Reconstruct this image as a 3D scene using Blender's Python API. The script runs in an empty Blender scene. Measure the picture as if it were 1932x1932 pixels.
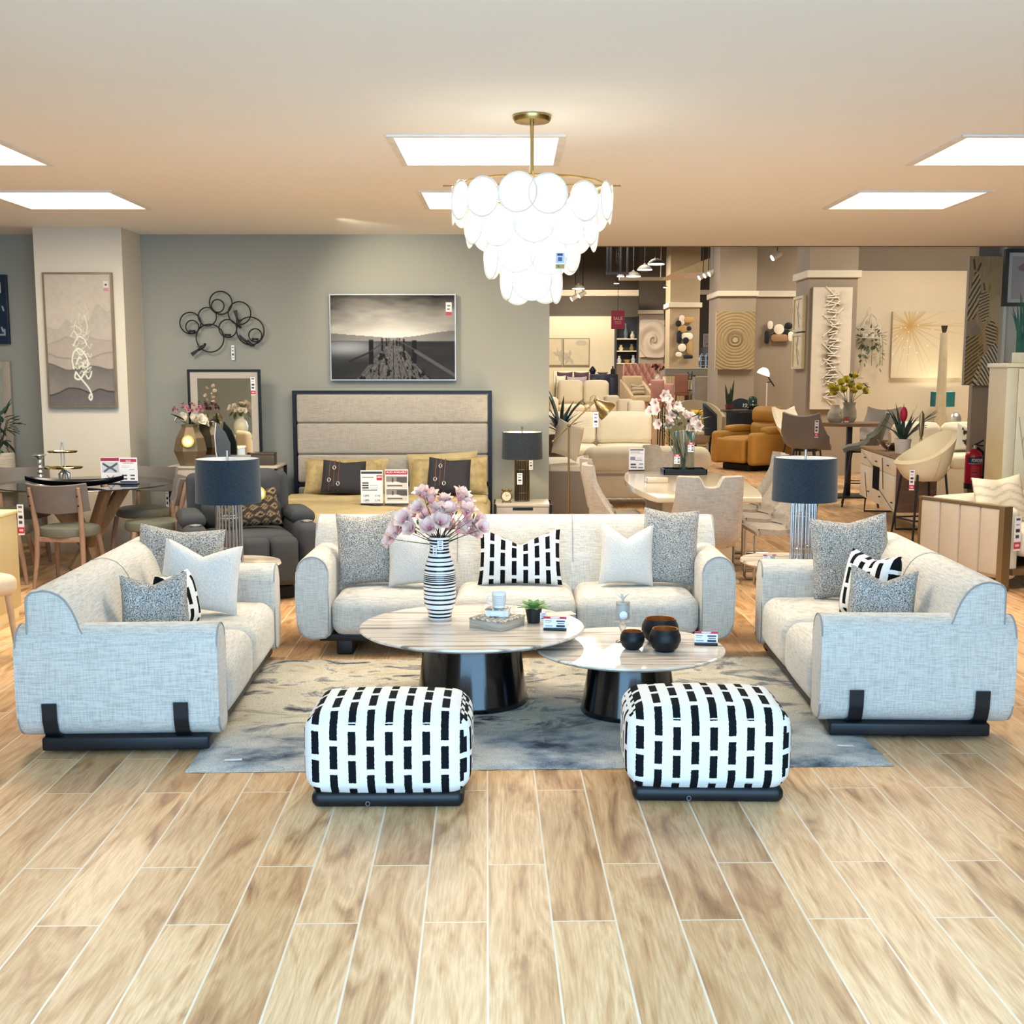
import bpy, bmesh, math, random
import numpy as np
from math import sin, cos, pi, radians, atan, sqrt
from mathutils import Vector, Matrix, Euler, noise as mnoise

S = bpy.context.scene
COL = S.collection
random.seed(7)
RNG = np.random.default_rng(5)

# ---------------------------------------------------------------- camera numbers
FPX, PCX, PCY, HOR, EYE = 2300.0, 966.0, 1016.0, 700.0, 1.7
PITCH = atan((PCY - HOR) / FPX)

def ray(u, v):
    a, b = (u - PCX) / FPX, -(v - PCY) / FPX
    return a, cos(PITCH) + b * sin(PITCH), -sin(PITCH) + b * cos(PITCH)

def G(u, v, z=0.0):
    """world point at height z seen at photograph pixel u, v"""
    d = ray(u, v); t = (z - EYE) / d[2]
    return Vector((d[0] * t, d[1] * t, z))

def P(u, v, Y):
    """world point at distance Y seen at photograph pixel u, v"""
    d = ray(u, v); t = Y / d[1]
    return Vector((d[0] * t, Y, EYE + d[2] * t))

def px(Y):
    """metres per pixel at distance Y"""
    return Y / FPX

# ---------------------------------------------------------------- colours, materials
def lin(h):
    if not isinstance(h, str):
        return tuple(h)
    h = h.lstrip('#')
    c = [int(h[i:i + 2], 16) / 255 for i in (0, 2, 4)]
    return tuple(x / 12.92 if x <= .04045 else ((x + .055) / 1.055) ** 2.4 for x in c)

MATS = {}

def newmat(name):
    m = bpy.data.materials.new(name); m.use_nodes = True
    nt = m.node_tree; nt.nodes.clear()
    out = nt.nodes.new('ShaderNodeOutputMaterial')
    b = nt.nodes.new('ShaderNodeBsdfPrincipled')
    nt.links.new(b.outputs[0], out.inputs[0])
    return m, nt, b, out

def N(nt, kind, **kw):
    n = nt.nodes.new('ShaderNode' + kind)
    for k, v in kw.items():
        if k.startswith('i_'):
            n.inputs[int(k[2:]) if k[2:].isdigit() else k[2:].replace('_', ' ')].default_value = v
        else:
            setattr(n, k, v)
    return n

def ramp(nt, fac, stops, interp='LINEAR'):
    r = N(nt, 'ValToRGB'); r.color_ramp.interpolation = interp
    e = r.color_ramp.elements
    while len(e) < len(stops): e.new(.5)
    for el, (p, c) in zip(e, stops):
        el.position = p; el.color = (*lin(c), 1)
    nt.links.new(fac, r.inputs[0])
    return r.outputs[0]

def mapped(nt, scale=(1, 1, 1), rot=(0, 0, 0), coord='Object'):
    t = N(nt, 'TexCoord'); m = N(nt, 'Mapping')
    m.inputs['Scale'].default_value = scale; m.inputs['Rotation'].default_value = rot
    nt.links.new(t.outputs[coord], m.inputs[0])
    return m.outputs[0]

def noise(nt, vec, scale, detail=4, rough=.55):
    n = N(nt, 'TexNoise'); n.inputs['Scale'].default_value = scale
    n.inputs['Detail'].default_value = detail; n.inputs['Roughness'].default_value = rough
    nt.links.new(vec, n.inputs['Vector'])
    return n.outputs['Fac']

def bump(nt, b, h, strength, dist=.01):
    n = N(nt, 'Bump'); n.inputs['Strength'].default_value = strength; n.inputs['Distance'].default_value = dist
    nt.links.new(h, n.inputs['Height']); nt.links.new(n.outputs[0], b.inputs['Normal'])

def shade(h, f):
    return tuple(min(1, c * f) for c in lin(h))

def mat(key, col, rough=.6, metal=0, var=.1, vs=6, st=(1, 1, 1), bmp=0, bs=120, spec=.5, coat=0, alpha=None, trans=0, emit=0, ior=1.45):
    if key in MATS: return MATS[key]
    m, nt, b, out = newmat(key)
    vec = mapped(nt, st)
    f = noise(nt, vec, vs)
    c = ramp(nt, f, [(.3, shade(col, 1 - var)), (.7, shade(col, 1 + var))])
    nt.links.new(c, b.inputs['Base Color'])
    b.inputs['Roughness'].default_value = rough; b.inputs['Metallic'].default_value = metal
    b.inputs['Specular IOR Level'].default_value = spec; b.inputs['Coat Weight'].default_value = coat
    b.inputs['IOR'].default_value = ior
    if trans: b.inputs['Transmission Weight'].default_value = trans
    if emit:
        b.inputs['Emission Color'].default_value = (*lin(col), 1); b.inputs['Emission Strength'].default_value = emit
    if bmp:
        bump(nt, b, noise(nt, vec, bs, 3), bmp, .004)
    MATS[key] = m
    return m

def fabric(key, col, dark, st=(9, 9, 150), rough=.9):
    """woven cloth with short slubs across it"""
    if key in MATS: return MATS[key]
    m, nt, b, out = newmat(key)
    v1 = mapped(nt, st)
    f1 = noise(nt, v1, 1.6, 5, .6)
    v2 = mapped(nt, (st[2] * .8, st[2] * .8, st[0]))
    f2 = noise(nt, v2, 1.3, 3, .6)
    mx = N(nt, 'Math', operation='MULTIPLY_ADD'); mx.inputs[1].default_value = .6; nt.links.new(f2, mx.inputs[0]); nt.links.new(f1, mx.inputs[2])
    hf = N(nt, 'Math', operation='MULTIPLY'); hf.inputs[1].default_value = 1 / 1.6; nt.links.new(mx.outputs[0], hf.inputs[0])
    c = ramp(nt, hf.outputs[0], [(.36, dark), (.56, col)])
    nt.links.new(c, b.inputs['Base Color']); b.inputs['Roughness'].default_value = rough
    b.inputs['Specular IOR Level'].default_value = .2; b.inputs['Sheen Weight'].default_value = .15
    bump(nt, b, hf.outputs[0], .35, .003)
    MATS[key] = m
    return m

def boucle(key, light, dark, sc=150, lo=.4, hi=.6):
    if key in MATS: return MATS[key]
    m, nt, b, out = newmat(key)
    v = mapped(nt)
    f = noise(nt, v, sc, 2, .6)
    c = ramp(nt, f, [(lo, dark), (hi, light)])
    nt.links.new(c, b.inputs['Base Color']); b.inputs['Roughness'].default_value = .95
    b.inputs['Specular IOR Level'].default_value = .1
    bump(nt, b, f, .8, .006)
    MATS[key] = m
    return m

def glass(key, col='#ffffff', rough=.02, ior=1.45):
    if key in MATS: return MATS[key]
    m, nt, b, out = newmat(key)
    f = noise(nt, mapped(nt), 5)
    c = ramp(nt, f, [(.3, shade(col, .97)), (.7, col)])
    g = N(nt, 'BsdfGlass'); g.inputs['Roughness'].default_value = rough; g.inputs['IOR'].default_value = ior
    t = N(nt, 'BsdfTransparent'); mx = N(nt, 'MixShader'); mx.inputs[0].default_value = .55
    nt.links.new(c, g.inputs['Color']); nt.links.new(c, t.inputs['Color'])
    nt.links.new(g.outputs[0], mx.inputs[1]); nt.links.new(t.outputs[0], mx.inputs[2])
    nt.links.new(mx.outputs[0], out.inputs[0]); nt.nodes.remove(b)
    MATS[key] = m
    return m

def painted(rough=.5):
    """the pigment of a picture: its own colours sit on the mesh"""
    key = 'pigment_%d' % int(rough * 100)
    if key in MATS: return MATS[key]
    m, nt, b, out = newmat(key)
    a = N(nt, 'VertexColor', layer_name='Col')
    f = noise(nt, mapped(nt), 60)
    mx = N(nt, 'Mix', data_type='RGBA', blend_type='MULTIPLY'); mx.inputs[0].default_value = .12
    g = ramp(nt, f, [(.3, '#d0d0d0'), (.7, '#ffffff')])
    nt.links.new(a.outputs[0], mx.inputs[6]); nt.links.new(g, mx.inputs[7])
    nt.links.new(mx.outputs[2], b.inputs['Base Color']); b.inputs['Roughness'].default_value = rough
    b.inputs['Specular IOR Level'].default_value = .3
    MATS[key] = m
    return m

# ---------------------------------------------------------------- mesh builder
def frame_of(d):
    d = Vector(d).normalized()
    a = Vector((0, 0, 1)) if abs(d.z) < .9 else Vector((1, 0, 0))
    s = d.cross(a).normalized()
    return s, s.cross(d).normalized()

class B:
    def __init__(s):
        s.bm = bmesh.new(); s.mi = 0; s.uv = False

    def _new(s, verts, faces, M=None):
        vs = [s.bm.verts.new(M @ Vector(v) if M is not None else v) for v in verts]
        for f in faces:
            try:
                fc = s.bm.faces.new([vs[i] for i in f]); fc.material_index = s.mi
            except ValueError:
                pass
        return vs

    def box(s, a, b, bev=0, seg=2, M=None):
        (x0, y0, z0), (x1, y1, z1) = a, b
        v = [(x, y, z) for x in (x0, x1) for y in (y0, y1) for z in (z0, z1)]
        f = [(0, 1, 3, 2), (4, 6, 7, 5), (0, 4, 5, 1), (2, 3, 7, 6), (0, 2, 6, 4), (1, 5, 7, 3)]
        vs = s._new(v, f, M)
        if bev:
            es = list({e for q in vs for e in q.link_edges})
            bmesh.ops.bevel(s.bm, geom=es, offset=bev, segments=seg, profile=.5, affect='EDGES', material=-1)
        return s

    def cbox(s, c, d, bev=0, seg=2, M=None):
        return s.box([c[i] - d[i] / 2 for i in range(3)], [c[i] + d[i] / 2 for i in range(3)], bev, seg, M)

    def cyl(s, p0, p1, r0, r1=None, n=16, cap=True):
        r1 = r0 if r1 is None else r1
        p0, p1 = Vector(p0), Vector(p1)
        a, b = frame_of(p1 - p0)
        v = []
        for p, r in ((p0, r0), (p1, r1)):
            for k in range(n):
                t = 2 * pi * k / n
                v.append(p + (a * cos(t) + b * sin(t)) * r)
        f = [(k, (k + 1) % n, n + (k + 1) % n, n + k) for k in range(n)]
        if cap: f += [tuple(range(n - 1, -1, -1)), tuple(range(n, 2 * n))]
        s._new(v, f)
        return s

    def tube(s, pts, r, n=8, closed=False, cap=True):
        pts = [Vector(p) for p in pts]; m = len(pts)
        R = r if isinstance(r, (list, tuple)) else [r] * m
        v = []; a = None
        for i, p in enumerate(pts):
            if closed: t = pts[(i + 1) % m] - pts[i - 1]
            else: t = pts[min(i + 1, m - 1)] - pts[max(i - 1, 0)]
            if t.length < 1e-9: t = Vector((0, 0, 1))
            t.normalize()
            if a is None: a, _ = frame_of(t)
            a = (a - t * a.dot(t))
            if a.length < 1e-6: a, _ = frame_of(t)
            a.normalize(); b = t.cross(a)
            for k in range(n):
                q = 2 * pi * k / n
                v.append(p + (a * cos(q) + b * sin(q)) * R[i])
        f = []
        for i in range(m if closed else m - 1):
            j = (i + 1) % m
            for k in range(n):
                f.append((i * n + k, i * n + (k + 1) % n, j * n + (k + 1) % n, j * n + k))
        if cap and not closed:
            f += [tuple(range(n - 1, -1, -1)), tuple(range((m - 1) * n, m * n))]
        s._new(v, f)
        return s

    def lathe(s, prof, n=32, c=(0, 0, 0), mis=None, sx=1, sy=1, cap=True):
        c = Vector(c); v = []; f = []
        for r, z in prof:
            for k in range(n):
                t = 2 * pi * k / n
                v.append(c + Vector((r * cos(t) * sx, r * sin(t) * sy, z)))
        vs = [s.bm.verts.new(q) for q in v]
        for i in range(len(prof) - 1):
            for k in range(n):
                try:
                    fc = s.bm.faces.new([vs[i * n + k], vs[i * n + (k + 1) % n], vs[(i + 1) * n + (k + 1) % n], vs[(i + 1) * n + k]])
                    fc.material_index = mis[i] if mis else s.mi
                except ValueError: pass
        loop = math.hypot(prof[0][0] - prof[-1][0], prof[0][1] - prof[-1][1]) < 1e-6
        for i, rev in ((0, True), (len(prof) - 1, False)):
            if cap and not loop and prof[i][0] > 1e-5:
                ring = vs[i * n:(i + 1) * n]
                fc = s.bm.faces.new(ring[::-1] if rev else ring); fc.material_index = mis[min(i, len(mis) - 1)] if mis else s.mi
        bmesh.ops.remove_doubles(s.bm, verts=vs, dist=1e-6)
        return s

    def ball(s, c, r, n=12, M=None):
        if not isinstance(r, (tuple, list)): r = (r, r, r)
        v, f = [], []
        m = max(4, n // 2)
        for i in range(m + 1):
            th = pi * i / m
            for k in range(n):
                t = 2 * pi * k / n
                v.append((c[0] + r[0] * sin(th) * cos(t), c[1] + r[1] * sin(th) * sin(t), c[2] + r[2] * cos(th)))
        for i in range(m):
            for k in range(n):
                f.append((i * n + k, (i + 1) * n + k, (i + 1) * n + (k + 1) % n, i * n + (k + 1) % n))
        vs = s._new(v, f, M)
        bmesh.ops.remove_doubles(s.bm, verts=vs, dist=1e-6)
        return s

    def prism(s, poly, h0, h1, axis='z', bev=0, seg=2, M=None):
        """polygon extruded along an axis; poly is in (x,y), (x,z) for axis y, or (y,z) for axis x"""
        def w(p, h):
            return (p[0], p[1], h) if axis == 'z' else (p[0], h, p[1]) if axis == 'y' else (h, p[0], p[1])
        n = len(poly)
        v = [w(p, h0) for p in poly] + [w(p, h1) for p in poly]
        f = [(k, (k + 1) % n, n + (k + 1) % n, n + k) for k in range(n)] + [tuple(range(n - 1, -1, -1)), tuple(range(n, 2 * n))]
        vs = s._new(v, f, M)
        if bev:
            ix = {q: k for k, q in enumerate(vs)}
            cap_e = [e for e in {e for q in vs for e in q.link_edges} if (ix[e.verts[0]] < n) == (ix[e.verts[1]] < n)]
            bmesh.ops.bevel(s.bm, geom=cap_e, offset=bev, segments=seg, profile=.5, affect='EDGES', material=-1)
        return s

    def soft(s, c, d, r, bulge=(0, 0, 0), n=8, k=3, M=None, fn=None):
        """an upholstered block: rounded box whose faces swell"""
        c = Vector(c); h = [q / 2 for q in d]; r = min(r, min(h) * .999)
        ax = []
        for i in range(3):
            f = h[i] - r
            t = [r * math.tan(pi / 4 * j / k) for j in range(1, k + 1)]
            m = max(1, n) if f > r * .3 else 1
            ax.append([-f - q for q in reversed(t)] + [-f + 2 * f * j / m for j in range(m + 1)] + [f + q for q in t])
        idx, verts, faces = {}, [], []
        def vert(p):
            key = tuple(round(t, 5) for t in p)
            if key in idx: return idx[key]
            q = [p[i] / h[i] for i in range(3)]
            inn = Vector([max(-(h[i] - r), min(h[i] - r, p[i])) for i in range(3)])
            dd = Vector(p) - inn
            w = inn + dd.normalized() * r if dd.length > 1e-9 else Vector(p)
            for i in range(3):
                if bulge[i]:
                    w[i] += q[i] * bulge[i] * (1 - q[(i + 1) % 3] ** 2) * (1 - q[(i + 2) % 3] ** 2)
            if fn: w = fn(w, q)
            idx[key] = len(verts); verts.append(c + w)
            return idx[key]
        for a in range(3):
            g1, g2 = ax[(a + 1) % 3], ax[(a + 2) % 3]
            for sg in (-1, 1):
                for i in range(len(g1) - 1):
                    for j in range(len(g2) - 1):
                        qs = []
                        for (u, v) in ((i, j), (i + 1, j), (i + 1, j + 1), (i, j + 1)):
                            p = [0, 0, 0]; p[a] = sg * h[a]; p[(a + 1) % 3] = g1[u]; p[(a + 2) % 3] = g2[v]
                            qs.append(vert(p))
                        faces.append(qs if sg > 0 else qs[::-1])
        s._new(verts, faces, M)
        return s

    def pillow(s, w, h, t, chop=0, n=18, M=None, pinch=.08, uv=True):
        """a scatter cushion standing in the XZ plane, its face towards -Y, bottom edge at z=0"""
        vs = []; 
        lay = s.bm.loops.layers.uv.verify()
        def pt(i, j, sg):
            u, v = -1 + 2 * i / n, -1 + 2 * j / n
            th = t / 2 * max(0, (1 - u ** 4) * (1 - v ** 4)) ** .55
            x = u * w / 2 * (1 - pinch * (1 - v * v) * abs(u) ** 2)
            z = v * h / 2 * (1 - pinch * (1 - u * u) * abs(v) ** 2)
            if chop:
                k = max(0, (v + .2) / 1.2) ** 1.5
                z -= chop * k * max(0, 1 - abs(u) / .95) ** 1.3
                th *= 1 - .35 * k * math.exp(-(u / .3) ** 2)
                x *= 1 - .05 * k
            return Vector((x, sg * th, z + h / 2))
        grid = {}
        for sg in (-1, 1):
            for i in range(n + 1):
                for j in range(n + 1):
                    edge = i in (0, n) or j in (0, n)
                    key = (i, j, 0 if edge else sg)
                    if key not in grid:
                        p = pt(i, j, sg)
                        grid[key] = s.bm.verts.new(M @ p if M is not None else p)
        for sg in (-1, 1):
            for i in range(n):
                for j in range(n):
                    q = [(i, j), (i + 1, j), (i + 1, j + 1), (i, j + 1)]
                    if sg > 0: q = q[::-1]
                    f = s.bm.faces.new([grid[(a, b, 0 if a in (0, n) or b in (0, n) else sg)] for a, b in q])
                    f.material_index = s.mi
                    for lp, (a, b) in zip(f.loops, q):
                        lp[lay].uv = (a / n * w, b / n * h)
        return s

    def sheet(s, fn, nu, nv, M=None, thick=0):
        """a surface given by fn(u, v) in 0..1, optionally with thickness along its normal"""
        P_ = [[Vector(fn(i / nu, j / nv)) for j in range(nv + 1)] for i in range(nu + 1)]
        v = [P_[i][j] for i in range(nu + 1) for j in range(nv + 1)]
        k = lambda i, j: i * (nv + 1) + j
        f = [(k(i, j), k(i + 1, j), k(i + 1, j + 1), k(i, j + 1)) for i in range(nu) for j in range(nv)]
        if thick:
            m = len(v); w = []
            for i in range(nu + 1):
                for j in range(nv + 1):
                    du = P_[min(i + 1, nu)][j] - P_[max(i - 1, 0)][j]; dv = P_[i][min(j + 1, nv)] - P_[i][max(j - 1, 0)]
                    nn = du.cross(dv)
                    if nn.length > 1e-12: nn.normalize()
                    w.append(P_[i][j] - nn * thick)
            v = v + w
            f += [tuple(m + q for q in reversed(x)) for x in f]
            for i in range(nu):
                f += [(k(i, 0), m + k(i, 0), m + k(i + 1, 0), k(i + 1, 0)), (k(i + 1, nv), m + k(i + 1, nv), m + k(i, nv), k(i, nv))]
            for j in range(nv):
                f += [(k(0, j + 1), m + k(0, j + 1), m + k(0, j), k(0, j)), (k(nu, j), m + k(nu, j), m + k(nu, j + 1), k(nu, j + 1))]
        s._new(v, f, M)
        return s

    def rim(s, w, h, f, y0, y1, z=0, bev=0):
        """four mitreless bars of a rectangular frame, none inside another"""
        fx, fz = f if isinstance(f, tuple) else (f, f)
        for q in (((-w / 2, y0, z - h / 2), (-w / 2 + fx, y1, z + h / 2)), ((w / 2 - fx, y0, z - h / 2), (w / 2, y1, z + h / 2)), ((-w / 2 + fx, y0, z + h / 2 - fz), (w / 2 - fx, y1, z + h / 2)), ((-w / 2 + fx, y0, z - h / 2), (w / 2 - fx, y1, z - h / 2 + fz))): s.box(*q, bev)
        return s

    def xf(s, M):
        bmesh.ops.transform(s.bm, matrix=M, verts=s.bm.verts[:])
        return s

    def obj(s, name, m, parent=None, smooth=True, ang=38, loc=None, rot=None):
        me = bpy.data.meshes.new(name)
        bmesh.ops.recalc_face_normals(s.bm, faces=s.bm.faces[:])
        s.bm.to_mesh(me); s.bm.free()
        for q in (m if isinstance(m, (list, tuple)) else [m]): me.materials.append(q)
        if smooth:
            me.polygons.foreach_set('use_smooth', [True] * len(me.polygons))
            me.set_sharp_from_angle(angle=radians(ang))
        o = bpy.data.objects.new(name, me); COL.objects.link(o)
        if parent is not None: o.parent = parent
        if loc is not None: o.location = loc
        if rot is not None: o.rotation_euler = rot
        return o

def T(x=0, y=0, z=0, rx=0, ry=0, rz=0, s=1):
    return Matrix.Translation((x, y, z)) @ Euler((rx, ry, rz)).to_matrix().to_4x4() @ Matrix.Scale(s, 4)

def tag(o, label, cat, group=None):
    o['label'] = label; o['category'] = cat
    if group: o['group'] = group
    return o

def thing(name, label, cat, loc=(0, 0, 0), rz=0, group=None, rot=None):
    o = bpy.data.objects.new(name, None); COL.objects.link(o)
    o.empty_display_size = .1
    o.location = loc; o.rotation_euler = rot if rot is not None else (0, 0, rz)
    return tag(o, label, cat, group)

def struct(o):
    o['kind'] = 'structure'
    return o

def dup(root, label, loc=None, rz=None, group=None, scale=None):
    def cp(o, par):
        c = o.copy(); COL.objects.link(c)
        if par is not None: c.parent = par
        for ch in o.children: cp(ch, c)
        return c
    r = cp(root, None)
    r['label'] = label
    if loc is not None: r.location = loc
    if rz is not None: r.rotation_euler = (0, 0, rz)
    if group: r['group'] = group
    if scale: r.scale = scale if isinstance(scale, (tuple, list)) else (scale,) * 3
    return r

def sub(o, label):
    o['label'] = label
    return o

# ---------------------------------------------------------------- pictures
def vnoise(w, h, cell, seed=0, oct=3):
    r = np.random.default_rng(seed); out = np.zeros((h, w)); amp = 1; tot = 0
    cx, cy = (cell, cell) if not isinstance(cell, tuple) else cell
    for _ in range(oct):
        gx, gy = int(w / cx) + 3, int(h / cy) + 3
        g = r.random((gy, gx))
        x = np.arange(w) / cx; y = np.arange(h) / cy
        xi, yi = x.astype(int), y.astype(int)
        fx, fy = x - xi, y - yi
        fx = fx * fx * (3 - 2 * fx); fy = (fy * fy * (3 - 2 * fy))[:, None]
        a = g[yi][:, xi] * (1 - fx) + g[yi][:, xi + 1] * fx
        b = g[yi + 1][:, xi] * (1 - fx) + g[yi + 1][:, xi + 1] * fx
        out += amp * (a * (1 - fy) + b * fy); tot += amp
        amp *= .5; cx = max(1.5, cx / 2); cy = max(1.5, cy / 2)
    return out / tot

class Cv:
    """a picture drawn in numbers; row 0 is its top"""
    def __init__(s, w, h, col):
        s.w, s.h = w, h
        s.a = np.ones((h, w, 3)) * np.array(lin(col))
        s.X, s.Y = np.meshgrid(np.arange(w) + .5, np.arange(h) + .5)
    def blend(s, m, col):
        c = np.array(lin(col)) if not isinstance(col, np.ndarray) else col
        m = np.clip(m, 0, 1)[..., None]
        s.a = s.a * (1 - m) + c * m
        return s
    def line(s, pts, wd, col, op=1, soft=1.0):
        d = np.full((s.h, s.w), 1e9)
        for (x0, y0), (x1, y1) in zip(pts[:-1], pts[1:]):
            dx, dy = x1 - x0, y1 - y0; L = dx * dx + dy * dy + 1e-9
            t = np.clip(((s.X - x0) * dx + (s.Y - y0) * dy) / L, 0, 1)
            d = np.minimum(d, np.hypot(s.X - x0 - t * dx, s.Y - y0 - t * dy))
        return s.blend(np.clip((wd / 2 + soft / 2 - d) / soft, 0, 1) * op, col)
    def poly(s, pts, col, op=1):
        ins = np.zeros((s.h, s.w), bool); n = len(pts)
        for i in range(n):
            (x0, y0), (x1, y1) = pts[i], pts[(i + 1) % n]
            if y0 == y1: continue
            c = ((y0 > s.Y) != (y1 > s.Y)) & (s.X < (x1 - x0) * (s.Y - y0) / (y1 - y0) + x0)
            ins ^= c
        return s.blend(ins * float(op), col)
    def ell(s, cx, cy, rx, ry, col, op=1):
        d = np.hypot((s.X - cx) / rx, (s.Y - cy) / ry)
        return s.blend(np.clip((1 - d) * min(rx, ry) + .5, 0, 1) * op, col)
    def rect(s, x0, y0, x1, y1, col, op=1):
        return s.blend(((s.X >= x0) & (s.X < x1) & (s.Y >= y0) & (s.Y < y1)) * float(op), col)
    def mottle(s, cell, amt, seed=0):
        s.a *= (1 + amt * (vnoise(s.w, s.h, cell, seed)[..., None] - .5) * 2)
        s.a = np.clip(s.a, 0, 1)
        return s

def paint(name, cv, w, h, parent=None, loc=(0, 0, 0), rot=(0, 0, 0), rough=.5, relief=None):
    """lays the drawn picture on a flat grid in the XZ plane facing -Y"""
    nx, ny = cv.w, cv.h
    xs = np.linspace(-w / 2, w / 2, nx); zs = np.linspace(h / 2, -h / 2, ny)
    X, Z = np.meshgrid(xs, zs)
    Y = np.zeros_like(X) if relief is None else -relief
    co = np.stack([X, Y, Z], -1).reshape(-1, 3).astype(np.float32)
    i = np.arange(ny * nx).reshape(ny, nx)
    fc = np.stack([i[:-1, :-1], i[1:, :-1], i[1:, 1:], i[:-1, 1:]], -1).reshape(-1, 4)
    me = bpy.data.meshes.new(name)
    me.from_pydata([], [], [])
    me.vertices.add(len(co)); me.vertices.foreach_set('co', co.ravel())
    me.loops.add(fc.size); me.loops.foreach_set('vertex_index', fc.ravel().astype(np.int32))
    me.polygons.add(len(fc)); me.polygons.foreach_set('loop_start', (np.arange(len(fc)) * 4).astype(np.int32))
    me.update(calc_edges=True); me.validate()
    if relief is not None: me.polygons.foreach_set('use_smooth', [True] * len(me.polygons))
    at = me.color_attributes.new('Col', 'FLOAT_COLOR', 'POINT')
    c = np.ones((len(co), 4), np.float32); c[:, :3] = np.clip(cv.a, 0, 1).reshape(-1, 3)
    at.data.foreach_set('color', c.ravel())
    me.materials.append(painted(rough))
    o = bpy.data.objects.new(name, me); COL.objects.link(o)
    if parent is not None: o.parent = parent
    o.location = loc; o.rotation_euler = rot
    return o

def text(body, size, m, parent, loc, rot=(pi / 2, 0, 0), align='CENTER', name='lettering', depth=.0004, sx=1):
    cu = bpy.data.curves.new(name, 'FONT'); cu.body = body; cu.size = size; cu.align_x = align; cu.align_y = 'CENTER'
    cu.extrude = depth; cu.resolution_u = 2
    cu.materials.append(m)
    tmp = bpy.data.objects.new(name, cu); me = bpy.data.meshes.new_from_object(tmp)
    bpy.data.objects.remove(tmp); bpy.data.curves.remove(cu)
    o = bpy.data.objects.new(name, me); COL.objects.link(o)
    o.parent = parent; o.location = loc; o.rotation_euler = rot; o.scale = (sx, 1, 1)
    return o

def pricecard(w=24, h=18, kind=0):
    c = Cv(w, h, '#f4f4f4')
    if kind == 0:        # table card with a red head
        c.rect(0, 0, w, h * .22, '#c22f48'); c.rect(w * .3, h * .05, w * .7, h * .16, '#f6c9cf')
        c.rect(w * .08, h * .34, w * .36, h * .42, '#8a93a8'); c.rect(w * .08, h * .5, w * .3, h * .56, '#8a93a8')
        c.rect(w * .56, h * .34, w * .92, h * .46, '#3a4356'); c.rect(w * .6, h * .54, w * .9, h * .62, '#5a6376')
        c.rect(w * .56, h * .72, w * .92, h * .86, '#20293c'); c.rect(w * .08, h * .74, w * .4, h * .82, '#8a93a8')
    elif kind == 1:      # hang tag with a red foot
        c.rect(w * .2, h * .08, w * .8, h * .14, '#444c58'); c.rect(w * .2, h * .22, w * .7, h * .27, '#777f8a')
        c.rect(w * .25, h * .38, w * .8, h * .48, '#30353f'); c.rect(w * .2, h * .54, w * .75, h * .62, '#4a505a')
        c.rect(0, h * .74, w, h * .93, '#c8344a'); c.rect(w * .2, h * .79, w * .8, h * .88, '#f4c8ce')
    elif kind == 2:      # plain tag
        c.rect(w * .2, h * .12, w * .8, h * .2, '#50565f'); c.rect(w * .25, h * .34, w * .7, h * .42, '#7d848e')
        c.rect(w * .2, h * .56, w * .78, h * .7, '#3b424e'); c.rect(w * .3, h * .8, w * .7, h * .88, '#8d949e')
    elif kind == 3:      # blue over white with a yellow foot
        c.rect(0, 0, w, h * .6, '#c9d3e8'); c.rect(w * .2, h * .08, w * .8, h * .2, '#33406e'); c.rect(w * .3, h * .28, w * .7, h * .5, '#55628e')
        c.rect(0, h * .68, w, h * .9, '#b79b52'); c.rect(w * .3, h * .74, w * .45, h * .84, '#6e5a25')
    return c

def hangtag(parent, loc, w=.035, h=.09, kind=1, rz=0, name='price_tag', rx=0):
    b = B(); b.box((-w / 2, .0006, -h / 2), (w / 2, .002, h / 2))
    o = b.obj(name, mat('tag_card', '#f1f1f1', .7), parent, smooth=False, loc=loc, rot=(rx, 0, rz))
    paint('print', pricecard(14, 30, kind), w, h, o, (0, 0, 0))
    return o
# ================================================================ camera
cam_d = bpy.data.cameras.new('camera'); cam = bpy.data.objects.new('camera', cam_d); COL.objects.link(cam)
cam.location = (0, 0, EYE); cam.rotation_euler = (pi / 2 - PITCH, 0, 0)
cam_d.sensor_fit = 'HORIZONTAL'; cam_d.sensor_width = 36; cam_d.lens = 36 * FPX / 1932
cam_d.shift_y = (PCY - 966) / 1932
cam_d.clip_end = 200
S.camera = cam
S.view_settings.view_transform = 'Standard'; S.view_settings.look = 'None'
S.view_settings.gamma = 1; S.view_settings.use_curve_mapping = False
S.view_settings.exposure = 0.0
try:
    S.cycles.use_denoising = True
    S.cycles.max_bounces = 7; S.cycles.diffuse_bounces = 3; S.cycles.glossy_bounces = 3
    S.cycles.transmission_bounces = 5; S.cycles.transparent_max_bounces = 8
    S.cycles.caustics_reflective = False; S.cycles.caustics_refractive = False
    S.cycles.sample_clamp_indirect = 6
except Exception:
    pass

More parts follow.
